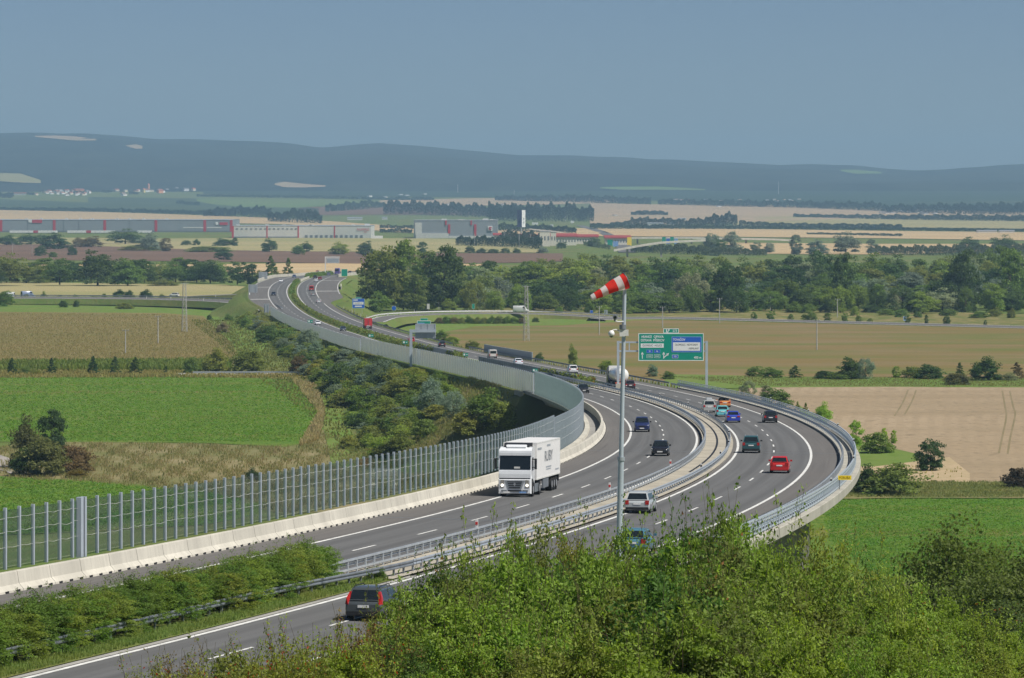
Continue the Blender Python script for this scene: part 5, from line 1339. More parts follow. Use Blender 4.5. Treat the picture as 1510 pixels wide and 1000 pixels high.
# grille
gr = MB(); gr.loft([[(-.78, Y(.0) + .02, 1.26), (.78, Y(.0) + .02, 1.26), (.52, Y(-.01) + .01, .60), (-.52, Y(-.01) + .01, .60)], [(-.78, Y(.05), 1.26), (.78, Y(.05), 1.26), (.52, Y(.05), .60), (-.52, Y(.05), .60)]]); g0 = gr.build('grille', plain('grille_silver', (.40, .43, .46), .3, .5, .5), T_)
mb = MB()
for k_ in range(4):
    z = 1.14 - k_ * .145; w = .60 - k_ * .05; mb.box((0, Y(0) + .035, z), (w * 1.9, .03, .075))
mb.build('grille_slot', M['black'], g0)
mb = MB(); mb.loft([[(0, Y(0) + .06, 1.12), (.10, Y(0) + .06, .96), (0, Y(0) + .06, .80), (-.10, Y(0) + .06, .96)], [(0, Y(0) + .02, 1.12), (.10, Y(0) + .02, .96), (0, Y(0) + .02, .80), (-.10, Y(0) + .02, .96)]]); mb.build('badge', M['rim'], g0)
mb = MB(); mb.box((0, Y(0) + .01, .47), (1.05, .05, .11)); mb.build('air_intake', M['black'], T_)
for x in (-1, 1):
    mb = MB(); mb.loft([[(x * .80, Y(0) + .025, 1.28), (x * 1.06, Y(0) + .02, 1.28), (x * 1.10, Y(0) + .02, .70), (x * .82, Y(0) + .03, .70)], [(x * .80, Y(.06), 1.28), (x * 1.06, Y(.06), 1.28), (x * 1.10, Y(.06), .70), (x * .82, Y(.06), .70)]]); h0 = mb.build('headlight', plain('lamp_case', (.28, .27, .24), .3), T_)
    mb = MB(); mb.tube((x * .94, Y(0) + .05, .88), (x * .94, Y(0) + .03, .88), .11, .11, 14); mb.build('lit_lens', M['beam'], h0)
    mb = MB(); mb.box((x * .80, Y(0) + .02, .47), (.42, .05, .12)); mb.build('fog_light', M['galv_dark'], T_)
    mb = MB(); mb.box((x * 1.52, Y(.45), 2.48), (.17, .20, .80)); mb.build('mirror', M['black'], T_)
    mb = MB(); mb.tube((x * 1.22, Y(.5), 2.82), (x * 1.5, Y(.45), 2.82), .03); mb.tube((x * 1.22, Y(.5), 2.2), (x * 1.5, Y(.45), 2.2), .03); mb.build('mirror_arm', M['black'], T_)
    p = [(x * 1.246, Y(.50), 2.0), (x * 1.246, Y(1.35), 2.0), (x * 1.235, Y(1.35), 2.95), (x * 1.24, Y(.62), 2.95)]
    mb = MB(); mb.face(p if x < 0 else p[::-1]); mb.build('side_window', M['dglass'], T_)
    mb = MB(); mb.box((x * 1.22, Y(2.9), .62), (.10, 2.0, .62)); mb.build('side_skirt', M['galv_dark'], T_)
    mb = MB(); mb.box((x * 1.17, Y(8.4), .78), (.14, 3.0, .72)); mb.build('pallet_box', M['sheet'] if x > 0 else M['galv_dark'], T_)
    for y in (1.45, 5.1, 12.2, 13.5, 14.8): wheel(T_, x * 1.22, Y(y), .51, .5 if y > 2 else .32, .55)
for q in (-.62, .62):
    mb = MB(); mb.box((q, Y(0) + .035, .36), (.50, .03, .12)); mb.build('licence_plate', M['pale_blue'] if q < 0 else M['plate'], T_)
mb = MB(); mb.box((-.15, Y(.165), 2.20), (.45, .03, .14)); mb.build('dashboard_card', M['offwhite'], T_)
tr = MB(); tr.loft([R4(Y(2.75), 1.28, 1.18, 4.0), R4(Y(16.45), 1.28, 1.18, 4.0)]); trl = tr.build('trailer_box', plain('trailer_white', (.78, .77, .75), .45, .4, 0, .03), T_)
mb = MB()
for x in (-1, 1): 
    mb.box((x * 1.288, Y(9.6), 1.24), (.02, 13.6, .12)); mb.box((x * 1.288, Y(9.6), 3.95), (.02, 13.6, .10)); mb.box((x * 1.288, Y(16.38), 2.6), (.02, .12, 2.6))
mb.build('edge_trim', M['offwhite'], trl)
mb = MB(); mb.box((0, Y(2.70), 3.2), (2.1, .35, 1.1)); mb.build('cooling_unit', M['offwhite'], T_)
mb = MB(); mb.box((0, Y(9.5), .98), (1.1, 13.2, .35)); mb.build('chassis', M['black'], T_)
mb = MB(); mb.box((0, Y(16.4), .85), (2.4, .15, .5)); mb.build('rear_bumper', M['black'], T_)
# lettering on the lit side (the lorry's own left when it comes towards us)
X = 1.296 if True else 0
for sd in (1, -1):
    lettering('RUBY', 1.15, M['galv_dark'], T_, (sd * X, Y(9.6), 2.78), (rad(90), 0, rad(90 * sd)), sx=1.7)
    mb = MB()
    for yy, zz, w, h in ((9.6, 3.62, 2.0, .16), (9.6, 1.98, 3.0, .10), (9.6, 1.80, 2.6, .08), (4.4, 3.5, 2.2, .16), (14.6, 1.62, 2.0, .10)): mb.box((sd * X, Y(yy), zz), (.008, w, h))
    mb.build('lettering', M['sheet'], T_)
mb = MB(); mb.box((X, Y(15.2), 3.5), (.01, .5, .3)); mb.build('logo_mark', M['red'], T_)
# ================================================================== vegetation prototypes
def leaf_quads(pos, nrm, size, rs, aspect=.62):
    """one diamond leaf (or leaf spray) per position, tilted round nrm"""
    n = len(pos)
    nn = nrm + rs.randn(n, 3) * .95
    nn /= np.linalg.norm(nn, axis=1)[:, None] + 1e-9
    t = np.cross(nn, rs.randn(n, 3)); t /= np.linalg.norm(t, axis=1)[:, None] + 1e-9
    b = np.cross(nn, t)
    s = (size * rs.uniform(.65, 1.35, n))[:, None]
    V = np.stack([pos - t * s, pos - b * s * aspect - nn * s * .12, pos + t * s, pos + b * s * aspect - nn * s * .12], 1).reshape(-1, 3)
    return V, np.arange(4 * n).reshape(-1, 4)

def crown_points(kind, rs, nclump, nleaf, h=1.0, rmin=.10, rmax=.20, qmin=.45):
    """leaf positions and outward directions of a crown of height 1 and nominal width 1, base at z=0"""
    C, Rr = [], []
    ph = rs.uniform(0, 6.28, 8)
    for k in range(nclump):
        if kind in ('round', 'tall', 'willow') and k < nclump // 3.4:      # low skirt
            az = rs.uniform(0, 6.283); w = rs.uniform(.1, .43) * (1 if kind != 'tall' else .75); C.append(np.array([math.cos(az) * w, math.sin(az) * w, rs.uniform(.05, .36)])); Rr.append(rs.uniform(.09, .15)); continue
        v = rs.randn(3); v /= np.linalg.norm(v)
        q = rs.uniform(qmin, 1.0) ** .5
        az = math.atan2(v[1], v[0])
        lob = 1 + .16 * math.sin(2 * az + ph[0] + v[2] * 2) + .13 * math.sin(3 * az + ph[1] - v[2] * 3) + .10 * math.sin(5 * az + ph[2] + 4 * v[2])
        if kind == 'round': c = np.array([v[0] * .42 * q * lob, v[1] * .42 * q * lob, .51 + v[2] * .44 * q * (lob * .5 + .5)]); r = rs.uniform(.09, .17)
        elif kind == 'tall':
            u = rs.uniform(0, 1); w = .40 * math.sin(math.pi * (u * .86 + .10)) ** .7 * lob * rs.uniform(.5, 1)
            c = np.array([math.cos(az) * w, math.sin(az) * w, .07 + u * .87]); r = rs.uniform(.09, .15)
        elif kind == 'poplar':
            u = rs.uniform(0, 1); w = .34 * (math.sin(math.pi * (u * .92 + .06)) ** .6) * rs.uniform(.4, 1)
            c = np.array([math.cos(az) * w, math.sin(az) * w, .06 + u * .88]); r = rs.uniform(.06, .11)
        elif kind == 'cone':
            u = rs.uniform(0, 1) ** 1.3; w = .42 * (1 - u) ** .8 * lob * rs.uniform(.55, 1) + .02
            c = np.array([math.cos(az) * w, math.sin(az) * w, .06 + u * .88]); r = rs.uniform(.06, .12) * (1.2 - u * .6)
        elif kind == 'willow':
            c = np.array([v[0] * .44 * q * lob, v[1] * .44 * q * lob, .44 + abs(v[2]) * .48 * q - .34 * rs.uniform(0, 1) * (1 - abs(v[2]))]); r = rs.uniform(.08, .15)
        else:   # bush: to the ground
            c = np.array([v[0] * .44 * q * lob, v[1] * .44 * q * lob, .07 + abs(v[2]) ** .85 * .80 * (lob * .5 + .5) * q]); r = rs.uniform(rmin, rmax)
            c[2] = max(c[2], .06)
        C.append(c); Rr.append(r)
    C = np.array(C); Rr = np.array(Rr)
    k = rs.randint(0, nclump, nleaf)
    d = rs.randn(nleaf, 3); d /= np.linalg.norm(d, axis=1)[:, None]
    d[:, 2] = np.where(d[:, 2] < -.3, -d[:, 2], d[:, 2])
    rr_ = Rr[k] * rs.uniform(.35, 1.08, nleaf)
    sq = np.array([1.15, 1.15, .72])
    if kind == 'willow': sq = np.array([.9, .9, 1.25])
    P = C[k] + d * rr_[:, None] * sq
    P[:, 2] = np.maximum(P[:, 2], .01)
    N = d * .8 + np.array([0, 0, .55]) + (C[k] - np.array([0, 0, .45])) * .6
    return P, N, C

def trunk_mesh(name, rs, C, r=.028, top=.62, nl=7):
    mb = MB()
    p0 = Vector((0, 0, -.04)); bend = [Vector((rs.uniform(-.02, .02), rs.uniform(-.02, .02), z)) for z in (top * .35, top * .7, top)]
    pts = [p0] + bend
    for k in range(3): mb.tube(pts[k], pts[k + 1], r * (1 - k * .26), r * (1 - (k + 1) * .26), 7)
    idx = rs.choice(len(C), min(nl, len(C)), replace=False)
    for j in idx:
        c = Vector(C[j]); a = pts[1].lerp(pts[3], rs.uniform(0, .9))
        m_ = a.lerp(c, .5) + Vector((0, 0, .03)); mb.tube(a, m_, r * .38, r * .26, 5); mb.tube(m_, c, r * .26, r * .08, 5)
    o = mb.build(name, M['bark']); me = o.data; bpy.data.objects.remove(o)
    return me
PROTO = {}
def make_proto(key, kind, seed, nclump, nleaf, size, mat='leaf', trunk=True, aspect=.62):
    rs = np.random.RandomState(seed)
    P, N, C = crown_points(kind, rs, nclump, nleaf)
    V, Fq = leaf_quads(P, N, size, rs, aspect)
    o = np_mesh('crown_' + key, V, Fq, M[mat]); me = o.data; bpy.data.objects.remove(o)
    tm = trunk_mesh('trunk_' + key, rs, C, .020 if kind in ('poplar', 'cone') else .028) if trunk else None
    PROTO[key] = (me, tm)
for k_ in range(3):
    make_proto('round%d' % k_, 'round', 11 + k_, 80, 6400, .026)
    make_proto('tall%d' % k_, 'tall', 31 + k_, 80, 6400, .025)
    make_proto('bush%d' % k_, 'bush', 51 + k_, 60, 5600, .030, 'leaf', trunk=False)
for k_ in range(2):
    make_proto('willow%d' % k_, 'willow', 71 + k_, 70, 6400, .024, aspect=.4)
    make_proto('cone%d' % k_, 'cone', 81 + k_, 60, 4400, .026)
for k_ in range(3): make_proto('wide%d' % k_, 'bush', 151 + k_, 64, 6000, .027)
make_proto('poplar0', 'poplar', 91, 60, 4200, .018)

GREENS = {'dark': (0.081, 0.14, 0.037), 'mid': (0.14, 0.219, 0.048), 'light': (0.22, 0.3, 0.059), 'olive': (0.19, 0.235, 0.058), 'silver': (0.276, 0.317, 0.169), 'yellow': (0.235, 0.26, 0.06), 'blue': (0.19, 0.25, 0.165), 'deep': (0.053, 0.106, 0.033), 'brown': (0.2, 0.175, 0.075), 'fresh': (0.252, 0.391, 0.055)}
_tr = random.Random(99)
def vary(c, a=.16):
    k = _tr.uniform(1 - a, 1 + a); return (c[0] * k * _tr.uniform(.92, 1.08), c[1] * k, c[2] * k * _tr.uniform(.9, 1.1), 1)
def plant(name, key, loc, w, h, hue, label=None, cat='tree', group=None, sink=.0):
    """one tree (crown and trunk) or bush (one foliage mesh) of width w and height h"""
    me, tm = PROTO[key]
    rz = _tr.uniform(0, 6.28)
    loc = Vector(loc) - Vector((0, 0, sink))
    col = vary(GREENS[hue] if isinstance(hue, str) else hue)
    if tm is None:
        o = bpy.data.objects.new(name, me); o.location = loc; o.rotation_euler = (0, 0, rz); o.scale = (w, w * _tr.uniform(.85, 1.1), h); o.color = col
        link(o); return tag(o, label, cat, group)
    e = empty(name, loc, (0, 0, rz), label, cat, group)
    e.scale = (w, w * _tr.uniform(.88, 1.08), h)
    c = bpy.data.objects.new('crown', me); c.color = col; link(c, e)
    link(bpy.data.objects.new('trunk', tm), e)
    return e
def tree_px(name, key, px_, pyt, pyb, wpx, hue, label, cat='tree', group=None, D=None, sink=.2):
    """a tree filling the photo column px, from row pyt (top) to row pyb (foot)"""
    b = (GT(px_, pyb) if 445 < pyb < 760 else G(px_, pyb)) if D is None else AT(px_, pyb, D)
    k = b.y / F
    if key[:5] == 'round' and wpx > 1.02 * (pyb - pyt): key = 'wide' + key[5]
    return plant(name, key, b, wpx * k, (pyb - pyt) * k, hue, label, cat, group, sink)

# ------------------------------------------------------------------ the river wood beyond the fallow field
WOODG = {'dark': 'dark green broadleaf tree', 'mid': 'mid green broadleaf tree', 'light': 'light green broadleaf tree', 'olive': 'olive green broadleaf tree', 'silver': 'silvery willow', 'deep': 'almost black green tree', 'blue': 'bluish green tree', 'yellow': 'yellowish tree'}
def wood_row(name, where, x0, x1, y_base, ytop, step, wpx, hues, keys, D, jit=6.0, cat='tree'):
    x = x0
    while x < x1:
        hue = _tr.choice(hues); yt = (ytop(x) if callable(ytop) else ytop) + _tr.uniform(-jit, jit)
        d = D * _tr.uniform(.985, 1.015); b = AT(x, 0, d); b.z = TZ(b.x, d); yb = HY + F * (ZC - b.z) / d
        tree_px(name, _tr.choice(keys), x, yt, yb, wpx * _tr.uniform(.8, 1.3), hue, '%s %s' % (WOODG[hue], where), cat, '%s %s' % (hue, where), D=d)
        x += step * _tr.uniform(.7, 1.3)
RND = ['round0', 'round1', 'round2']; TAL = ['tall0', 'tall1', 'tall2']; BSH = ['bush0', 'bush1', 'bush2']; WIL = ['willow0', 'willow1']
def top_back(x): return np.interp(x, [540, 640, 760, 860, 960, 1100, 1200, 1330, 1420, 1510, 1700], [368, 372, 384, 372, 374, 378, 372, 374, 366, 362, 362])
wood_row('wood_tree', 'in the rear line of the river wood', 560, 1640, 0, lambda x: top_back(x) + 4, 30, 50, ['dark', 'mid', 'olive', 'dark'], RND + TAL, 2020, 6)
wood_row('wood_tree', 'in the upper middle of the river wood', 575, 1640, 0, lambda x: top_back(x) + 14, 32, 54, ['dark', 'mid', 'olive', 'light', 'silver'], RND + TAL, 1900, 8)
wood_row('wood_tree', 'in the middle of the river wood', 590, 1640, 0, lambda x: top_back(x) + 28, 34, 54, ['dark', 'deep', 'mid', 'olive', 'blue'], RND + TAL, 1790, 9)
wood_row('wood_tree', 'in the lower middle of the river wood', 600, 1640, 0, lambda x: top_back(x) + 44, 36, 52, ['dark', 'deep', 'mid', 'silver', 'blue', 'light'], RND + TAL + WIL, 1700, 9)
wood_row('edge_tree', 'along the front edge of the river wood', 560, 1640, 0, lambda x: 424 + 3 * math.sin(x / 40), 34, 44, ['dark', 'mid', 'silver', 'light', 'mid'], RND + WIL, 1640, 8)
for x, yt, yb, w, hue, key, lab in [(563, 361, 452, 78, 'olive', 'round0', 'big olive rounded tree at the near end of the river wood beside the far road'), (598, 352, 440, 62, 'mid', 'tall1', 'tall forked tree rising behind the big olive tree'), (655, 364, 444, 66, 'dark', 'round1', 'broad dark tree with a rugged crown left of the lattice pylon'),
        (612, 402, 458, 44, 'olive', 'tall0', 'narrow olive tree at the scrub edge above the blue signs'), (700, 412, 461, 44, 'olive', 'willow0', 'drooping olive willow behind the white van'), (1020, 400, 459, 58, 'silver', 'willow1', 'wide pale willow right of the windsock'), (960, 418, 452, 44, 'blue', 'round2', 'grey green rounded tree directly right of the mast top'),
        (1075, 384, 448, 56, 'dark', 'round0', 'dark domed tree above the pole by the country road'), (1245, 374, 456, 50, 'dark', 'tall2', 'tall sunlit dark tree near the second wood edge pole'), (1317, 430, 472, 28, 'silver', 'willow0', 'slender grey willow at the wood edge'), (1380, 432, 476, 48, 'silver', 'willow1', 'domed silver willow behind the young roadside trees'),
        (1420, 374, 470, 60, 'dark', 'round1', 'large dark tree near the picture edge of the wood'), (1490, 364, 470, 66, 'mid', 'tall0', 'high light topped tree at the picture edge of the wood'), (1295, 418, 470, 30, 'fresh', 'tall1', 'fresh green narrow tree in front of the dark wood edge'),
        (993, 446, 467, 26, 'dark', 'bush0', 'dark bush at the country road junction right of the mast')]:
    tree_px('wood_tree' if 'bush' not in key else 'shrub', key, x, yt, yb, w, hue, lab, 'tree' if 'bush' not in key else 'shrub', D=1630 + (x * 7) % 40)
# scrub in front of the wood and the rows of young trees by the country road
_sc = [(float(x), 452 + _tr.uniform(-4, 8) + (x - 640) * .014, _tr.uniform(12, 30), _tr.uniform(8, 20)) for x in range(640, 1500, 23)]
for x, yb, w, h in _sc: tree_px('shrub', _tr.choice(BSH), x, yb - h, yb, w, (hue := _tr.choice(['mid', 'olive', 'light', 'dark'])), {'mid': 'mid green shrub', 'olive': 'olive shrub', 'light': 'light green shrub', 'dark': 'dark shrub'}[hue] + ' in the dry scrub before the river wood', 'shrub', hue + ' scrub shrubs')
for x, h, w in ((1112, 15, 10), (1137, 17, 14), (1166, 13, 13), (1193, 18, 24), (1220, 16, 14), (1246, 17, 11), (1266, 13, 12), (1338, 15, 10), (1366, 17, 8), (1396, 17, 12), (1453, 12, 6), (1283, 10, 9)):
    yb = 473.5 + (x - 1112) * .026
    tree_px('young_tree', _tr.choice(['round0', 'tall1', 'round2']), x, yb - h, yb, w, _tr.choice(['mid', 'light', 'mid']) if x < 1330 else 'dark', 'young roadside tree between country road and fallow field, ' + ('light green part of row' if x < 1330 else 'dark sparse part of row'), 'tree', 'young roadside trees ' + ('light' if x < 1330 else 'dark'))
for x in range(648, 772, 11):
    tree_px('shrub', _tr.choice(BSH), x, 464.5 + _tr.uniform(0, 3), 478, 15, _tr.choice(['olive', 'mid', 'brown']), 'rough olive shrub in the band below the exit slip road', 'shrub', 'shrub band below the slip road')
for x, yt, yb, w, hue, lab in ((790, 467, 476, 10, 'dark', 'small dark bush alone beside the lattice pylon'), (650, 487, 503, 26, 'mid', 'green bush behind the guardrail next to the black hatchback'), (668, 494, 508, 20, 'light', 'light bush between the black hatchback and the pale screen'), (697, 501, 517, 22, 'olive', 'rough bush just before the pale topped screen'), (726, 511, 520, 16, 'mid', 'low bush behind the pale topped screen'),
        (795, 520, 534, 14, 'dark', 'dark bush beyond the guardrail ahead of the white car'), (845, 509, 541, 16, 'light', 'feathery young tree beyond the guardrail near the white hatchback'), (894, 528, 553, 22, 'light', 'light young tree behind the tanker cab'), (962, 536, 556, 18, 'blue', 'bluish bush under the green direction board'), (985, 546, 560, 24, 'mid', 'low bush by the guardrail under the board')):
    tree_px('shrub', _tr.choice(BSH), x, yt, yb, w, hue, lab, 'shrub', D=None)

# ------------------------------------------------------------------ left side: wood strip beyond the pale field, and single trees
wood_row('strip_tree', 'in the back of the wood strip beyond the western slip road', -60, 330, 0, lambda x: 384, 25, 42, ['dark', 'mid', 'dark'], RND + TAL, 2330, 5)
wood_row('strip_tree', 'in the front of the wood strip beyond the western slip road', -60, 330, 0, lambda x: 389, 26, 40, ['dark', 'mid', 'olive', 'deep'], RND, 2210, 5)
for x, yt, yb, w, hue, key, lab in [(144, 369, 420, 62, 'dark', 'round0', 'biggest dark rounded tree of the wood strip beyond the western slip road'), (188, 384, 421, 52, 'mid', 'round2', 'lighter green round tree leaning on the biggest strip tree'), (15, 374, 412, 54, 'olive', 'round1', 'broad olive tree at the picture edge of the wood strip'), (88, 385, 418, 48, 'dark', 'round1', 'dark spreading tree left of the biggest strip tree'), (240, 412, 424, 50, 'olive', 'bush1', 'low olive thicket at the end of the wood strip'),
        (372, 388, 420, 30, 'deep', 'tall0', 'dark tree above the notched grey board'), (400, 376, 412, 30, 'mid', 'cone0', 'pointed tree behind the far white parapet'), (425, 379, 408, 20, 'mid', 'cone1', 'slim pointed tree at the near end of the far parapet'), (350, 384, 418, 34, 'dark', 'round2', 'dark tree between the wood strip and the pointed trees'), (385, 398, 424, 24, 'olive', 'bush0', 'olive bush under the notched grey board')]:
    tree_px('strip_tree' if 'bush' not in key else 'shrub', key, x, yt, yb, w, hue, lab, 'tree' if 'bush' not in key else 'shrub', D=2120)
for x, yt, yb, w, hue, key, lab in [(10, 346, 362, 40, 'dark', 'round0', 'dark clump at the picture edge below the grey warehouse'), (45, 344, 361, 46, 'dark', 'round1', 'wide dark clump before the trailers of the grey warehouse'), (80, 344, 368, 46, 'deep', 'round2', 'darkest round clump left of the brown field edge'), (60, 362, 378, 22, 'dark', 'bush0', 'round dark bush on the ploughed field under the darkest clump'), (107, 363, 377, 16, 'deep', 'bush1', 'small dark bush beside the lattice mast base'), (78, 370, 380, 12, 'mid', 'bush2', 'low bush right of the round dark bush'), (135, 348, 365, 36, 'brown', 'round0', 'reddish brown grove in front of the grey warehouse'), (118, 351, 365, 26, 'brown', 'bush1', 'brown scrub left of the reddish grove'), (185, 338, 360, 50, 'dark', 'round1', 'high dark grove hiding the foot of the grey warehouse'), (220, 344, 370, 36, 'blue', 'round2', 'grey green grove right of the high dark grove'), (245, 350, 371, 22, 'brown', 'tall0', 'brownish narrow grove end'), (205, 361, 370, 60, 'olive', 'bush0', 'long low olive hedge before the ploughed field'),
        (330, 351, 363, 36, 'dark', 'round0', 'dark grove before the white warehouse end'), (346, 350, 363, 14, 'dark', 'tall1', 'slim tree joined to the dark grove before the white warehouse'), (330, 366, 384, 26, 'deep', 'round1', 'dark single tree standing in the ploughed field'), (310, 362, 372, 70, 'olive', 'bush2', 'long low hedge between pale and ploughed fields'), (397, 352, 372, 25, 'dark', 'round2', 'isolated round tree on the pale field'), (440, 360, 376, 22, 'mid', 'round0', 'light green round tree in the small field group'), (452, 356, 372, 22, 'dark', 'round1', 'dark tree behind the light green round tree'), (500, 357, 376, 30, 'light', 'round2', 'pale loose tree left of the dark field tree'), (539, 355, 378, 28, 'dark', 'round0', 'dark field tree beside the big olive tree of the river wood'), (623, 356, 374, 20, 'dark', 'tall1', 'tree peeping over the river wood below the grey store'), (275, 354, 362, 14, 'dark', 'bush0', 'small dark bush on the pale field'), (290, 353, 362, 12, 'dark', 'bush1', 'second small dark bush on the pale field next to the grove')]:
    tree_px('field_tree' if 'bush' not in key else 'shrub', key, x, yt, yb, w, hue, lab, 'tree' if 'bush' not in key else 'shrub')
wood_row('shrub', 'along the western slip road', -20, 260, 0, lambda x: 432.5, 21, 11, ['dark', 'mid', 'olive'], BSH, 1790, 3, 'shrub')
for x, yt, yb, w, hue, lab in ((8, 428, 452, 30, 'mid', 'green bush at the picture edge above the maize'), (93, 441, 454, 14, 'dark', 'dark bush on the grass above the maize'), (113, 441, 453, 10, 'dark', 'smaller dark bush next to the bush above the maize'), (183, 445, 456, 26, 'olive', 'low olive bush above the middle of the maize'), (176, 427, 439, 22, 'deep', 'dark round bush beside the western slip road'), (214, 427, 440, 18, 'deep', 'second dark round bush beside the western slip road'), (190, 428, 439, 14, 'deep', 'third dark bush filling between the two roadside bushes'),
        (309, 463, 472, 9, 'dark', 'small dark bush on the green slope near the lattice pylon'), (338, 463, 474, 16, 'mid', 'bush on the green slope below the slip road'), (352, 465, 477, 14, 'mid', 'bush next to the bush on the green slope'), (362, 466, 484, 18, 'mid', 'rounder bush at the top of the grass gully'), (328, 475, 492, 22, (.30, .24, .12), 'dry straw coloured tuft in the grass gully')):
    tree_px('shrub', _tr.choice(BSH), x, yt, yb, w, hue, lab, 'shrub')
# row of small trees between maize and beet
for x, h, w, hue, key, lab in [(17, 27, 19, 'deep', 'cone0', 'dark pointed sapling nearest the picture edge in the row between maize and beet'), (38, 14, 16, 'mid', 'bush0', 'low green bush beside the first sapling of the row'), (52, 10, 20, 'olive', 'bush1', 'low olive bush left of the second sapling'), (76, 27, 18, 'deep', 'cone1', 'dark sapling standing alone in the row between maize and beet'), (137, 30, 22, 'deep', 'cone0', 'tall ragged sapling, first of the three close together'), (170, 29, 24, 'dark', 'cone1', 'middle sapling of the three close together'), (199, 28, 26, 'dark', 'cone0', 'right sapling of the three close together'), (245, 15, 10, 'deep', 'cone1', 'smallest dark sapling right of the three'), (283, 28, 30, 'mid', 'bush0', 'grey green bush left of the yellow bush'), (317, 38, 42, 'yellow', 'bush1', 'big yellow bush by the field road guardrail'), (365, 42, 52, 'olive', 'bush2', 'wide yellowish olive bush by the field road guardrail'), (441, 30, 28, (.18, .13, .045), 'bush0', 'rust yellow bush before the shrubby embankment'), (463, 32, 12, 'silver', 'tall0', 'thin grey sapling beside the rust yellow bush'), (30, 8, 30, 'olive', 'bush2', 'low weeds left under the saplings')]:
    tree_px('sapling' if 'bush' not in key else 'shrub', key, x, 553 - h, 553, w, hue, lab, 'tree' if 'bush' not in key else 'shrub')
# thicket at the picture edge in front of the beet field
for x, yt, yb, w, hue, key, lab in [(76, 604, 668, 46, 'deep', 'round1', 'dark green round tree at the back of the big thicket'), (40, 618, 692, 52, (.13, .14, .05), 'bush1', 'tall brownish bush on the path side of the big thicket'), (62, 640, 703, 76, (.135, .155, .05), 'bush0', 'broad dark olive bush in the front of the big thicket'), (108, 650, 698, 58, (.175, .14, .058), 'bush2', 'reddish brown bush on the meadow side of the big thicket'), (38, 662, 702, 40, 'dark', 'bush1', 'dark bush overhanging the gravel path'), (113, 690, 706, 30, (.20, .17, .035), 'bush0', 'yellowing weeds under the big thicket'), (373, 690, 710, 28, 'deep', 'bush1', 'small dark bush in the dry meadow behind the noise wall')]:
    tree_px('tree' if 'round' in key else 'shrub', key, x, yt, yb, w, hue, lab, 'tree' if 'round' in key else 'shrub')

# ------------------------------------------------------------------ shrubs on the embankment below the far noise walls
hues = ['mid', 'light', 'olive', 'blue', 'dark', 'light', 'mid', 'olive', 'yellow', 'blue']
words_ = {'mid': 'mid green', 'olive': 'olive green', 'blue': 'blue grey', 'dark': 'dark green', 'yellow': 'yellowing', 'light': 'light green'}
n_ = 0
while n_ < 190:
    s = 560 + 800 * _tr.random() ** 1.25
    foot = 15.5 + (at_s(AZ, s) - .5) * 1.75
    u = _tr.random() ** .8; o = -(17.5 + (foot - 15.5) * u)
    if s < 585 and o > -30: continue
    p = RD(s, o); p.z = TZ(p.x, p.y)
    hue = _tr.choice(hues); w = _tr.uniform(4.0, 7.5); h = _tr.uniform(2.4, 4.6)
    h = min(h, 1.9 + max(0, -o - 16) * .40)
    plant('shrub', _tr.choice(BSH), p, w, h, hue, '%s shrub on the embankment below the grey green noise walls, %s' % (words_[hue], 'near the viaduct' if s < 800 else 'towards the slip road'), 'shrub', '%s embankment shrubs %s' % (hue, 'near' if s < 800 else 'far'), .25)
    n_ += 1
for x, yt, yb, w, hue, key, lab in [(638, 556, 620, 62, 'blue', 'willow0', 'large blue grey willow in front on the embankment'), (668, 574, 618, 44, 'blue', 'willow1', 'lower blue grey willow right of the large one'), (565, 528, 572, 56, 'blue', 'willow1', 'blue grey willow half way along the embankment foot'), (500, 532, 582, 44, 'dark', 'round0', 'dark green tree at the embankment foot by the mown strip'), (530, 570, 618, 44, 'mid', 'round2', 'mid green tree at the foot of the shrubs'), (578, 590, 632, 56, 'olive', 'bush1', 'broad olive bush at the end of the shrub belt'), (545, 622, 662, 40, 'olive', 'bush2', 'olive bush standing out into the dry meadow'), (515, 640, 664, 34, 'yellow', 'bush0', 'yellowish bush beside the mown strip end'), (455, 484, 520, 50, 'blue', 'willow0', 'grey green willow in the far part of the embankment'), (420, 478, 512, 44, 'mid', 'round1', 'mid green tree at the far end of the embankment'), (395, 480, 506, 40, 'dark', 'bush0', 'dark bush at the end of the embankment belt'), (716, 575, 625, 60, 'mid', 'bush1', 'green bush next to the dark abutment'), (740, 585, 635, 50, 'light', 'bush2', 'light green bush almost in the viaduct shade'), (690, 600, 640, 50, 'yellow', 'bush0', 'yellowing bush in front of the abutment shrubs')]:
    tree_px('shrub' if 'bush' in key else 'tree', key, x, yt, yb, w, hue, lab, 'shrub' if 'bush' in key else 'tree')

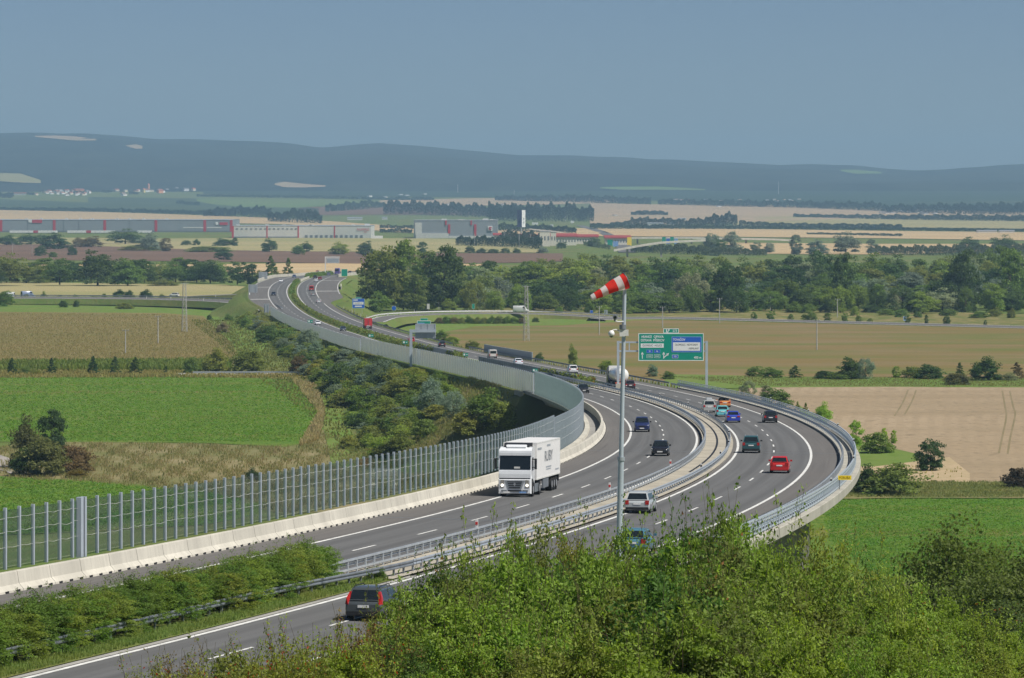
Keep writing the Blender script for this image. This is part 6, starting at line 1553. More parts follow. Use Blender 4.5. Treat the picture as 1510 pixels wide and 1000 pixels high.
# ------------------------------------------------------------------ right of the viaduct
for x, yt, yb, w, hue, key, lab in [(1144, 571, 602, 46, 'mid', 'bush0', 'dense green bush touching the viaduct railing'), (1104, 560, 590, 26, 'silver', 'willow0', 'silvery loose bush behind the railing'), (1130, 566, 588, 24, 'silver', 'tall0', 'thin grey sapling beside the silvery bush'), (1176, 590, 606, 12, 'light', 'cone0', 'small pointed bush, lower of two beside the railing'), (1188, 592, 608, 12, 'light', 'cone1', 'small pointed bush, further from the dense bush'), (1214, 594, 626, 24, 'fresh', 'bush1', 'fresh green bush on the stubble edge'), (1262, 618, 660, 28, 'fresh', 'tall1', 'light green young tree at the head of the grass patch'), (1292, 632, 670, 46, 'mid', 'bush2', 'green bush on the grass patch'), (1304, 630, 652, 14, 'fresh', 'tall2', 'slim light sapling, left of two by the stubble'), (1318, 632, 655, 12, 'fresh', 'tall0', 'slim light sapling, right of two by the stubble'),
        (1372, 644, 696, 44, 'deep', 'round0', 'solitary dark green tree on the stubble corner'), (1322, 680, 733, 88, 'olive', 'bush0', 'big olive willow bush beside the viaduct'), (1278, 686, 730, 50, 'dark', 'bush1', 'dark bush close under the viaduct edge'), (1502, 684, 722, 44, (.085, .065, .035), 'bush2', 'brown leaved bush at the picture edge of the stubble field'),
        (1115, 538.75, 556, 30.8, 'mid', 'bush0', 'first green bush of the hedge before the fallow field'), (1140, 541.9, 558, 36.4, 'mid', 'bush1', 'low spreading bush second in the hedge'), (1172, 537.3, 558, 28, 'dark', 'cone0', 'dark upright bush third in the hedge'), (1217, 544.05, 559, 30.8, 'deep', 'bush2', 'dark low bush in the middle gap of the hedge'), (1252, 525.5, 560, 36.4, 'dark', 'bush0', 'tallest dark bush of the hedge'), (1276, 526.65, 560, 33.6, 'blue', 'willow1', 'grey green bush behind the tallest hedge bush'), (1240, 546.2, 560, 50.4, 'mid', 'bush1', 'low bush at the foot of the tallest hedge bush'), (1322, 538.45, 558, 16.8, 'light', 'tall0', 'slim light bush standing alone in the hedge'), (1345, 537.3, 558, 33.6, 'olive', 'bush2', 'olive bush between the slim bush and the dark pair'), (1368, 536, 559, 47.6, 'deep', 'bush0', 'dark triangular bush of the hedge'), (1415, 533, 556, 19.6, 'dark', 'cone1', 'upright dark bush before the willow ball'), (1452, 527.5, 562, 50.4, 'dark', 'bush1', 'high dark bush near the picture edge of the hedge'), (1412, 547.3, 568, 42, (.12, .125, .05), 'bush2', 'olive ball shaped bush in front of the hedge'), (1500, 532.4, 560, 30.8, 'brown', 'cone0', 'brownish upright bush at the picture edge of the hedge'), (1488, 548.2, 562, 28, 'silver', 'bush0', 'pale weedy bush beside the brownish one')]:
    tree_px('shrub' if key[:4] in ('bush', 'will', 'cone') else 'tree', key, x, yt, yb, w, hue, lab, 'shrub' if key[:4] in ('bush', 'will', 'cone') else 'tree')

# far hedges in the median
def hedge(name, label, s0, s1, w, h, hue, dens=26, lo=0.0):
    rs = np.random.RandomState(int(s0)); n = int((s1 - s0) * dens)
    P = []
    for k in range(n):
        s = s0 + (s1 - s0) * rs.rand(); o = rs.uniform(-1, 1); z = rs.uniform(.05, 1)
        hh = h * (1 + .14 * math.sin(s * .9) + .10 * math.sin(s * .31 + 1)); ww = w * (1 - .5 * z * z)
        P.append(RD(s, lo + o * ww, z * hh))
    P = np.array(P); N = np.tile(np.array([0, 0, 1.0]), (n, 1)) + rs.randn(n, 3) * .4
    V, Fq = leaf_quads(P, N, .26, rs)
    o = np_mesh(name, V, Fq, M['leaf_warm']); o.color = (*GREENS[hue], 1)
    return tag(o, label, 'hedge')
hedge('hedge', 'long low brownish hedge planted in the median beside the red lorry', 860, 1480, .85, 1.5, 'olive')
hedge('hedge', 'short olive hedge in the median behind the gantry post', 566, 650, .8, 1.3, 'olive')
hedge('hedge', 'tiny hedge in the gap between the two median screens', 792, 830, .8, 1.4, 'olive')
hedge('hedge', 'dark green hedge in the median of the far bend before the pale wall', 1500, 1690, 1.1, 1.5, 'mid')
hedge('hedge', 'rounded green hedge in the median at the far parapets', 1800, 1990, 1.6, 1.9, 'mid')
# ================================================================== warehouses and the shopping park
wm_grey = plain('grey_cladding', (.265, .29, .315), .5, .4, 0, .06, .02)
wm_light = plain('light_cladding', (.60, .60, .57), .6, .3, 0, .05, .02)
wm_cream = plain('cream_wall', (.74, .70, .60), .7, .3, 0, .06, .05)
wm_red = plain('red_cladding', (.48, .035, .05), .5, .3)
wm_roof = plain('roof_red', (.33, .055, .05), .7, .2)
def hall(label, px0, px1, pyt, pyb, depth, mat, name='warehouse', cat='warehouse'):
    a, b = G(px0, pyb), G(px1, pyb); D = a.y; k = D / F
    w = (px1 - px0) * k; h = (pyb - pyt) * k
    e = empty(name, (a.x, D, a.z), label=label, cat=cat)
    mb = MB(); mb.box((w / 2, depth / 2, h / 2), (w, depth, h)); mb.build('wall', mat, e)
    mb = MB(); mb.box((w / 2, depth / 2, h + .15), (w + .6, depth + .6, .3)); mb.build('roof', M['sheet'], e)
    X = lambda p: (p - px0) * k
    Zc = lambda p: (pyb - p) * k
    def patch(nm, x0, x1, yt, yb, mat_, out=.25):
        mb = MB(); mb.box(((X(x0) + X(x1)) / 2, -out / 2 - .01, (Zc(yt) + Zc(yb)) / 2), (X(x1) - X(x0), out, Zc(yt) - Zc(yb))); return mb.build(nm, mat_, e)
    def roof_unit(x, w_, h_): mb = MB(); mb.box((X(x), 8, h + .3 + h_ * k / 2), (w_ * k, 4, h_ * k)); return mb.build('roof_vent', M['offwhite'], e)
    return e, patch, roof_unit, k
e, patch, vent, k = hall('long grey logistics warehouse with vertical red stripes and trailers along its foot', -60, 341.5, 324.5, 342.5, 160, wm_grey)
for x in (1.5, 80, 154.5, 230, 302, 341): patch('red_stripe', x - 2, x + 2, 324.5, 341.5, wm_red)
patch('logo_white', 42, 47, 323.6, 328.2, M['white'], .5); patch('logo_red', 47.5, 62, 324, 329, wm_red, .5); patch('logo_white', 318, 321.5, 327.5, 331.5, M['white'], .5); patch('logo_red', 324, 336, 328, 332, wm_red, .5)
for x0, x1 in ((270, 300), (305, 327)): patch('light_strip', x0, x1, 335, 336.6, M['offwhite'])
patch('dock', -60, 341, 340.2, 342.4, M['galv_dark'], .15)
for x in (60, 97, 135, 172, 211, 245, 38, 118, 190): vent(x, 4, 2.2)
for x0, x1 in ((40.5, 41.2), (93.6, 94.2), (116, 116.5), (190.5, 191.3), (265, 265.6)): patch('downpipe', x0, x1, 325, 341, M['galv_dark'])
# trailers parked before it
for i_, x in enumerate(list(range(18, 84, 7)) + list(range(103, 170, 7)) + list(range(206, 226, 7))):
    b = G(x, 344.6); col = M['white'] if i_ % 9 != 5 else wm_red
    t_ = empty('trailer', b, label='white trailer parked at the docks of the grey warehouse' if col is M['white'] else 'red trailer among the white trailers of the grey warehouse', cat='trailer', group='parked trailers ' + ('white' if col is M['white'] else 'red'))
    mb = MB(); mb.box((0, 0, 2.5), (5.6, 8, 2.9)); mb.build('box_body', col, t_)
    mb = MB(); mb.box((0, 0, .75), (4.8, 7, .6)); mb.build('undercarriage', M['black'], t_)
e, patch, vent, k = hall('long white logistics warehouse with thin red stripes and a red name at its end', 342.5, 547, 333.2, 351.2, 120, wm_light)
for x, w_ in ((341.8, 1.6), (393, .9), (439, 1.0), (492.5, .9)): patch('red_stripe', x, x + w_ * 2 - .2, 333, 351, wm_red)
for x in list(np.arange(450, 538, 7.4)): patch('dock_door', x, x + 3.6, 346.8, 351, M['galv_dark'], .4)
for x in list(np.arange(396, 438, 6.5)) + list(np.arange(348, 391, 7)): patch('window_strip', x, x + 3.2, 336.8, 338.2, M['galv_dark'], .3)
patch('dock', 344, 440, 349, 351, M['galv_dark'], .2)
lettering('RAUHWALD', 5.2 * k, wm_red, e, ((535.5 - 342.5) * k, -.6, (351.2 - 338.6) * k), sx=.62, bold=.02); lettering('park', 3.2 * k, wm_red, e, ((539 - 342.5) * k, -.6, (351.2 - 342) * k), sx=.8)
for x in (350, 393, 418, 456, 459, 520, 541): vent(x, 5, 1.6)
mb = MB(); mb.box(((541 - 342.5) * k, 10, (351.2 - 331.8) * k), (7 * k, 10, 3.2 * k)); mb.build('roof_house', M['white'], e)
b = G(556, 352); mb = MB(); mb.box((b.x, b.y, 1.6), (16 * k, 9, 3.2)); tag(mb.build('trailer', M['white']), 'white long vehicle parked at the end of the white warehouse', 'trailer')
e, patch, vent, k = hall('big grey store with white end wall, red facade steps and red and white emblem', 610, 734, 325.2, 351.5, 110, wm_grey, 'store', 'store')
patch('white_wall', 612, 622, 328.5, 347, wm_light, .4); patch('white_base', 613, 661.5, 344, 351.5, wm_light, 1.0); patch('white_base', 662, 734, 348, 351.5, wm_light, .8)
for x, yt, yb in ((656.5, 325.3, 332), (660.5, 331, 344.5), (693.8, 325.3, 332), (699, 331, 348.5)): patch('red_step', x, x + (2.2 if yt < 328 else 3.4), yt, yb, wm_red, .6)
em_ = patch('emblem', 719.4, 726, 333.4, 340.4, M['white'], .9)
for x0, x1, y0, y1 in ((721.0, 722.2, 334.8, 339), (722.5, 725, 334.8, 336.2), (722.5, 724.6, 337.4, 339)): patch('emblem_mark', x0, x1, y0, y1, wm_red, 1.3)
vent(655, 8, 2.0); vent(680, 8, 1.2); vent(716, 8, 2.4); vent(725, 5, 1.4)
def shop(label, x0, x1, yr, yt, yb, dep=30, red=True, wmat=None):
    a = G(x0, yb); k = a.y / F; w = (x1 - x0) * k; h = (yb - yt) * k
    e = empty('shop_building', a, label=label, cat='shop')
    mb = MB(); mb.box((w / 2, dep / 2, h / 2), (w, dep, h)); mb.build('wall', wmat or wm_cream, e)
    hr = (yt - yr) * k
    mb = MB(); mb.loft([[(-1, -1, h), (w + 1, -1, h), (w + 1, -1 + .1, h + hr * .35), (-1, -.9, h + hr * .35)], [(-1, dep + 1, h), (w + 1, dep + 1, h), (w + 1, dep + .9, h + hr), (-1, dep + .9, h + hr)]]) if red else mb.box((w / 2, dep / 2, h + .2), (w + .6, dep + .6, .4)); mb.build('roof', wm_roof if red else M['sheet'], e)
    n = max(2, int((x1 - x0) / 4))
    for q in range(n):
        mb = MB(); mb.box((w * (q + .5) / n, -.06, h * .55), (w / n * .42, .1, h * .28)); mb.build('window', M['galv_dark'], e)
shop('low red roofed shop next to the grey store', 728, 745, 343.8, 347.2, 352.5); shop('second red roofed shop half hidden by the dark hedge', 752, 774, 345, 348.5, 353.5); shop('long red roof behind the dark hedge', 774, 797, 345.8, 349, 356)
shop('tall cream block with a flat top in the shopping park', 796, 811, 341, 341.6, 363.5, 24, False); shop('cream shop with a long red roof right of the tall cream block', 811, 850, 344.5, 349.5, 362, 40); shop('two pale towers on the cream shop', 812, 820, 342, 342.5, 362.6, 10, False); shop('red roofed shop reaching to the roadside trees', 850, 882, 346, 350, 360, 40); shop('end shop with red roof and a yellow corner near the green road boards', 893, 930, 347.5, 351.5, 362, 40)
b = G(928, 362.2); mb = MB(); mb.box((b.x, b.y - .8, 4), (4.2, .5, 8)); tag(mb.build('yellow_board', M['yellow']), 'yellow panel on the corner of the end shop', 'board')
# advertising tower, water tower
b = G(768.5, 352); k = b.y / F; e = empty('advert_tower', b, (0, 0, rad(0)), 'tall three sided advertising tower with purple and white faces above the shopping park', 'tower')
z0, z1 = (352 - 335) * k, (352 - 309.8) * k
mpur = plain('tower_purple', (.13, .14, .36), .5)
mb = MB(); mb.tube((0, 0, 0), (0, 0, z0), 1.0, .8, 8); mb.build('column', M['conc_pole'], e)
mb = MB(); mb.face([(-5.8 * k, 2, z0), (1.0 * k, -2, z0), (1.0 * k, -2, z1), (-5.8 * k, 2, z1)]); mb.face([(-5.8 * k, 2.02, z0), (-5.8 * k, 2.02, z1), (1.0 * k, -1.9, z1), (1.0 * k, -1.9, z0)]); mb.build('purple_face', mpur, e)
mb = MB(); mb.loft([[(1.1 * k, -2, z0), (6.2 * k, 2, z0), (-5.6 * k, 2.3, z0)], [(1.1 * k, -2, z1), (6.2 * k, 2, z1), (-5.6 * k, 2.3, z1)]]); mb.build('white_face', M['white'], e)
for zf, s_ in ((.30, 1.4), (.45, 1.4)):
    mb = MB(); mb.tube((-2.4 * k + (zf - .3) * 8, -.1, z0 + (z1 - z0) * zf), (-2.4 * k + (zf - .3) * 8, -.35, z0 + (z1 - z0) * zf), s_, s_, 12); mb.build('disc_mark', plain('tower_dark', (.03, .04, .14), .5), e)
for zf in (.28, .48):
    mb = MB(); mb.box((3.6 * k, -.2, z0 + (z1 - z0) * zf), (1.6, .3, 2.2)); mb.build('letter_mark', M['sheet'], e)
b = G(833, 325); k = b.y / F; e = empty('water_tower', b, label='white ball shaped water tower on a slim column before the dark wood', cat='water tower')
mb = MB(); mb.tube((0, 0, 0), (0, 0, 18 * k), 1.5, 1.2, 10); mb.build('column', M['white'], e)
mb = MB(); mb.sphere((0, 0, 18.4 * k), 1.9 * k, 16); mb.build('tank', M['white'], e)
for x, yt, yb, lab in ((789, 327.5, 333, 'white billboard left of the road beyond the shopping park'), (813.5, 329.8, 336, 'smaller white billboard right of the advertising tower'), (844, 328, 330.5, 'small white hut by the distant road')):
    b = G(x, yb); k = b.y / F; e = empty('billboard', b, label=lab, cat='billboard'); mb = MB(); mb.box((0, 0, 3.2 * k), (9 * k if x == 789 else 5 * k, 1, 3.2 * k)); mb.build('panel', M['white'], e); mb = MB(); mb.tube((0, .8, 0), (0, .8, 2 * k), .5); mb.build('post', M['galv'], e)
# distant flyover with its direction boards
def flyover(label, pts, w, thick, name='flyover'):
    mb = MB(); L_, R_ = [], []
    D = F * (ZC - 6) / (pts[0][1] - HY)
    P = [AT(x, y, D + (x - pts[0][0]) * .2) for x, y in pts]
    mb.loft([[p + Vector((0, -w / 2, -thick)), p + Vector((0, w / 2, -thick)), p + Vector((0, w / 2, 0)), p + Vector((0, -w / 2, 0))] for p in P])
    e = empty(name, P[0], label=label, cat='bridge'); under(mb.build('deck', M['concrete'], None), e)
    for p in P[1:-1:2]:
        mb = MB(); mb.box((p.x, p.y, (p.z - thick) / 2), (1.6, 1.4, max(.5, p.z - thick))); under(mb.build('pier', M['concrete_grey']), e)
flyover('long pale flyover crossing the plain beyond the river wood', [(900, 351), (940, 349.8), (980, 349.6), (1020, 349.8), (1060, 350.5), (1100, 351.2), (1140, 352), (1170, 353.5)], 14, 1.6)
flyover('lower pale viaduct ramp behind the green boards', [(905, 368), (925, 364.5), (950, 360), (975, 356.5), (1000, 355), (1040, 353)], 12, 1.5)
flyover('grey ramp sloping from the tower towards the flyover', [(780, 337), (820, 341), (860, 345.5), (900, 350)], 14, 1.4)
for x0, x1, y0, y1, lab in ((895.5, 912, 353.5, 362.5, 'green and blue board before the end shop'), (976, 1000, 349.5, 358.5, 'row of green and blue boards on the far ramp')):
    b = G((x0 + x1) / 2, 364); k = b.y / F; e = empty('direction_sign', b, label=lab, cat='road sign'); zb = (364 - y1) * k
    n = 2 if x1 - x0 < 20 else 4
    for q in range(n):
        mb = MB(); mb.box((((q + .5) / n - .5) * (x1 - x0) * k, 0, zb + (y1 - y0) * k / 2 - (q % 2) * 1.2), ((x1 - x0) * k / n - .4, .4, (y1 - y0) * k * (.92 if q % 2 else 1))); mb.build('panel', [M['green'], M['blue'], M['green'], M['pale_blue']][q] if n == 4 else [M['green'], M['pale_blue']][q], e)
    for q in (-.4, .4): mb = MB(); mb.tube((q * (x1 - x0) * k, .6, 0), (q * (x1 - x0) * k, .6, zb + 4), .4); mb.build('post', M['galv'], e)
for x0, x1, y, lab in ((1000, 1012, 325.5, 'low white farm building left of the poplars'), (985, 998, 332, 'white shed at the far railway line'), (955, 978, 332.5, 'long grey shed at the far railway line'), (512, 534, 324.5, 'long white greenhouse behind the white warehouse'), (563, 571, 324, 'small white house above the grey store'), (1441, 1470, 343.5, 'white farm shed, left of two at the picture edge of the plain'), (1474, 1496, 343.5, 'white farm shed, right of two at the picture edge of the plain')):
    b = G(x0, y); k = b.y / F; e = empty('farm_shed', b, label=lab, cat='shed'); w = (x1 - x0) * k
    mb = MB(); mb.box((w / 2, 6, 1.6 * k), (w, 12, 3.2 * k)); mb.build('wall', M['offwhite'], e); mb = MB(); mb.loft([[(-.5, -.5, 3.2 * k), (w + .5, -.5, 3.2 * k), (w + .5, 6, 4.2 * k), (-.5, 6, 4.2 * k)], [(-.5, 12.5, 3.2 * k), (w + .5, 12.5, 3.2 * k), (w + .5, 6.1, 4.2 * k), (-.5, 6.1, 4.2 * k)]]); mb.build('roof', M['sheet'], e)

# ================================================================== villages at the foot of the hills
q = random.Random(12)
hm = [plain('house_white', (.92, .90, .86)), plain('house_cream', (.80, .70, .50)), plain('house_orange', (.85, .36, .16)), plain('house_yellow', (.82, .66, .22))]
rm = [plain('tile_red', (.50, .16, .10)), plain('tile_brown', (.30, .13, .09)), plain('slate', (.24, .23, .23))]
hmesh = {}
def house(px_, py_, w, h, wi, ri, label, group):
    D = G(px_, py_).y if py_ > 279.3 else hill_at(px_, py_)
    b = AT(px_, py_, D); k = D / F; w *= k; h *= k; dp = w * .8
    e = empty('house', b, (0, 0, q.uniform(.3, 1.0)), label, 'house', group)
    key = (round(w), round(h), wi, ri)
    if key not in hmesh:
        mb = MB(); mb.box((0, 0, h / 2 - 2), (w, dp, h + 4)); o1 = mb.build('wall', hm[wi], e)
        mb = MB(); mb.loft([[(-w * .55, -dp * .56, h - .1), (w * .55, -dp * .56, h - .1), (w * .5, 0, h * 1.65)], [(-w * .55, dp * .56, h - .1), (w * .55, dp * .56, h - .1), (w * .5, .1, h * 1.65)]], caps=False)
        mb = MB(); r = [(-w * .55, -dp * .56, h), (w * .55, -dp * .56, h), (w * .55, 0, h * 1.35), (-w * .55, 0, h * 1.35)]; r2 = [(w * .55, dp * .56, h), (-w * .55, dp * .56, h), (-w * .55, 0, h * 1.35), (w * .55, 0, h * 1.35)]
        mb.face(r); mb.face(r2); mb.face([r[1], r2[0], r[2]]); mb.face([r2[1], r[0], r[3]]); mb.face([r[0], r2[1], r2[0], r[1]]); o2 = mb.build('roof', rm[ri], e)
        hmesh[key] = (o1.data, o2.data)
    else:
        link(bpy.data.objects.new('wall', hmesh[key][0]), e); link(bpy.data.objects.new('roof', hmesh[key][1]), e)
cl = 'white house of the village at the foot of the hill'
for _ in range(58):
    x = q.choice([q.uniform(52, 130), q.uniform(60, 190), q.uniform(180, 250)]); y = q.uniform(279.5, 289) if x < 190 else q.uniform(279.5, 285)
    wi = q.choice([0, 0, 0, 1]); ri = q.choice([0, 1, 1, 2])
    w = q.choice([4.5, 5.5, 7]); h = q.choice([2.4, 3.0])
    house(x, y, w, h, wi, ri, '%s walled village house with a %s roof at the foot of the hill' % (['white', 'cream'][wi], ['red', 'brown', 'grey'][ri]), 'village houses %d %d' % (wi, ri))
for x, y, w, h, wi, ri, lab in ((236, 285, 8, 4, 2, 0, 'bright orange block at the edge of the hill foot village'), (212, 284.5, 4, 5, 3, 0, 'yellow church like house in the hill foot village'), (260, 281.5, 6, 4, 1, 2, 'cream block, first of the three standing apart east of the village'), (274, 282.5, 8, 4, 0, 2, 'white block, second of the three standing apart east of the village'), (285, 282.5, 6, 4, 1, 0, 'orange cream block, third of the three standing apart east of the village'), (116, 283, 14, 3.4, 2, 0, 'long orange roofed building in the middle of the village'), (219, 279, 3, 6, 2, 0, 'slim red tower rising over the village'), (25, 287.5, 24, 2.5, 0, 0, 'long red roofed farm at the picture edge of the village')):
    house(x, y, w, h, wi, ri, lab, None)
for _ in range(26):
    x = q.uniform(1040, 1180) if q.random() < .7 else q.uniform(970, 1030); y = q.uniform(295, 302)
    house(x, y, q.choice([4, 5, 7]), 1.8, q.choice([0, 1]), q.choice([1, 2]), 'pale house of the small village between the dark trees beyond the poplars', 'houses of the far village')
for _ in range(20):
    x = q.uniform(1300, 1380); y = q.uniform(312, 317)
    house(x, y, q.choice([6, 8, 11]), 1.8, 0, 2, 'white building of the distant estate on the plain below the hills', 'buildings of the distant estate')
for x, y in ((545, 290.5), (568, 292), (591, 288.5), (600, 289.5), (626, 287.5), (662, 303), (690, 304), (742, 303), (806, 307), (1060, 306), (907, 319)): house(x, y, 6, 2.0, 0, 2, 'scattered white farmhouse among the distant fields', 'scattered farmhouses')

# ================================================================== far tree lines: each one mass
def treeline(name, pts, seed, dens=1.0, hue=(.030, .058, .026)):
    """pts: (x, y top, y foot) in the photo"""
    rs = np.random.RandomState(seed); P = []
    sz = []
    for (a, b) in zip(pts[:-1], pts[1:]):
        n = int(abs(b[0] - a[0]) * max(a[2] - a[1], b[2] - b[1], 1.5) * 5 * dens)
        for _ in range(n):
            u = rs.rand(); x = a[0] + (b[0] - a[0]) * u; yt = a[1] + (b[1] - a[1]) * u; yb = a[2] + (b[2] - a[2]) * u
            g_ = G(x, yb); k = g_.y / F
            hgt = (yb - yt) * k * (1 + .10 * math.sin(x * .55 + seed) + .12 * math.sin(x * .21 + 2 * seed) + .06 * math.sin(x * 1.1)); v = rs.rand() ** .6
            P.append((g_.x, g_.y + rs.uniform(-1, 1) * 14 * (1 - v * .5), g_.z + hgt * v)); sz.append(k)
    P = np.array(P); N = rs.randn(len(P), 3) * .4 + np.array([0, -.2, .8])
    V, Fq = leaf_quads(P, N, float(np.mean(sz)) * .80, rs, .8)
    o = np_mesh(name, V, Fq, M['leaf']); o.color = (*hue, 1); tag(o, kind='stuff'); return o
TL = [[(565, 297, 316), (620, 298, 317), (700, 302, 320), (760, 303, 322), (800, 303, 323)], [(720, 302, 326), (760, 304, 327), (800, 303, 327), (840, 302, 327), (876, 308, 327)], [(300, 309, 319), (360, 305, 320), (400, 306, 322)], [(395, 316, 327), (430, 310, 328), (450, 308, 329), (475, 316, 330)],
      [(480, 303, 313), (540, 296, 309), (565, 298, 306)], [(930, 321, 332), (970, 322, 332), (1010, 323, 333)], [(930, 313, 318), (955, 310, 318), (985, 313, 318)], [(1010, 325, 334), (1040, 321, 334), (1060, 317, 334)], [(1055, 322, 334), (1070, 316, 334), (1085, 315.5, 334), (1087, 320, 334)],
      [(1090, 326, 333), (1150, 329, 335), (1230, 330, 336), (1330, 331, 338)], [(1170, 316, 321), (1300, 317, 324), (1430, 317, 326), (1510, 318, 327), (1700, 318, 327)], [(970, 294, 302), (1060, 295, 305), (1180, 297, 307), (1300, 299, 312)], [(0, 276, 281), (60, 274, 280.2), (130, 275, 280), (260, 277, 280)], [(20, 283, 287), (50, 284, 287.5)], [(105, 282, 286), (125, 282, 286)], [(150, 281, 284), (165, 281, 284)], [(190, 283, 287), (205, 283, 287)], [(0, 306, 310), (150, 307, 313), (300, 311, 317), (330, 314, 319)],
      [(290, 287, 290), (420, 288, 292), (560, 291, 295), (640, 291, 296)], [(1300, 303, 314), (1400, 301, 316), (1510, 300, 317), (1700, 298, 317)], [(730, 289, 296), (860, 288, 299), (960, 292, 302)], [(-60, 285, 292), (20, 284, 292)],
      [(1030, 374, 376), (1060, 376, 378)], [(740, 341, 358), (800, 344, 362)], [(672, 350, 362), (740, 349, 364), (800, 352, 368)], [(870, 330, 338), (1000, 332, 338), (1200, 334, 339), (1510, 338, 342)], [(560, 332, 337), (610, 333, 338)], [(735, 330, 341), (800, 332, 343), (850, 336, 344)], [(1190, 343, 346), (1330, 345, 349)], [(900, 329, 334), (930, 325, 333)], [(260, 296, 301), (295, 299, 304)], [(560, 338, 343), (608, 338, 344)]]
for i_, p in enumerate(TL): treeline('far_trees', p, 100 + i_)
for i_, p in enumerate([[(930, 363, 372), (1000, 360, 375), (1040, 364, 376), (1130, 369, 377)], [(1290, 364, 376), (1430, 362, 377), (1700, 360, 377)], [(860, 356, 362), (900, 362, 368)]]): treeline('far_scrub', p, 200 + i_, 1.0, (.085, .115, .050))
# nearer clumps between the wood and the flyover
for x, yt, yb, w, hue, key, lab in [(1050, 343, 372, 28, 'blue', 'round0', 'grey green tree, left of the pair before the flyover'), (1080, 342, 373, 30, 'blue', 'round1', 'grey green tree, right of the pair before the flyover'), (1063, 352, 374, 20, 'dark', 'round2', 'lower tree between the pair before the flyover'), (1115, 356, 373, 16, 'blue', 'round2', 'small tree under the flyover, nearer the pair'), (1135, 357, 373, 16, 'blue', 'round0', 'small tree under the flyover, farther from the pair'), (1174, 345, 376, 26, 'blue', 'tall0', 'grey green tree at the end of the flyover'), (1248, 343, 374, 42, 'blue', 'round1', 'broad grey green tree beyond the wood, darkest of the far group'), (1205, 354, 376, 34, 'blue', 'round2', 'lower grey green trees joining the broad far tree'), (1285, 352, 374, 22, 'blue', 'tall1', 'slim far tree right of the broad grey green tree'), (1430, 349, 372, 40, 'dark', 'round0', 'dark crown behind the wood near the picture edge'), (1480, 347, 372, 40, 'dark', 'round1', 'second dark crown behind the wood near the picture edge'), (876, 350, 364, 22, 'dark', 'round2', 'round dark tree hiding the shopping park road'), (693, 362, 374, 14, 'dark', 'bush0', 'round bush, first of the row before the shopping park hedge'), (710, 366, 374, 18, 'dark', 'bush1', 'round bush, second of the row before the shopping park hedge'), (728, 366, 374, 18, 'dark', 'bush2', 'round bush, third of the row before the shopping park hedge'), (745, 365, 374, 14, 'dark', 'bush0', 'round bush, fourth of the row before the shopping park hedge'), (762, 366, 374, 14, 'dark', 'bush1', 'round bush, fifth of the row before the shopping park hedge'), (801, 363, 374, 18, 'blue', 'round0', 'grey green round tree below the cream shop'), (828, 355, 367, 16, 'dark', 'round1', 'dark tree in front of the cream shop')]:
    tree_px('field_tree' if 'bush' not in key else 'shrub', key, x, yt, yb, w, hue, lab, 'tree' if 'bush' not in key else 'shrub')
# masts on the skyline
for x, yt, yb, lab in ((675, 272, 282, 'faint lattice mast at the hill foot, left of the two'), (758, 280, 292, 'faint lattice mast at the hill foot, right of the two'), (1148, 268, 284, 'thin white mast on the dark hillside')):
    D = 12000.; b = AT(x, yb, D); k = D / F; e = empty('radio_mast', b, label=lab, cat='mast'); mb = MB(); mb.tube((0, 0, -4), (0, 0, (yb - yt) * k), .9, .4, 6); mb.build('shaft', M['offwhite'], e); mb = MB(); mb.box((0, 0, (yb - yt) * k * .8), (4, 1, .8)); mb.build('crossarm', M['offwhite'], e)
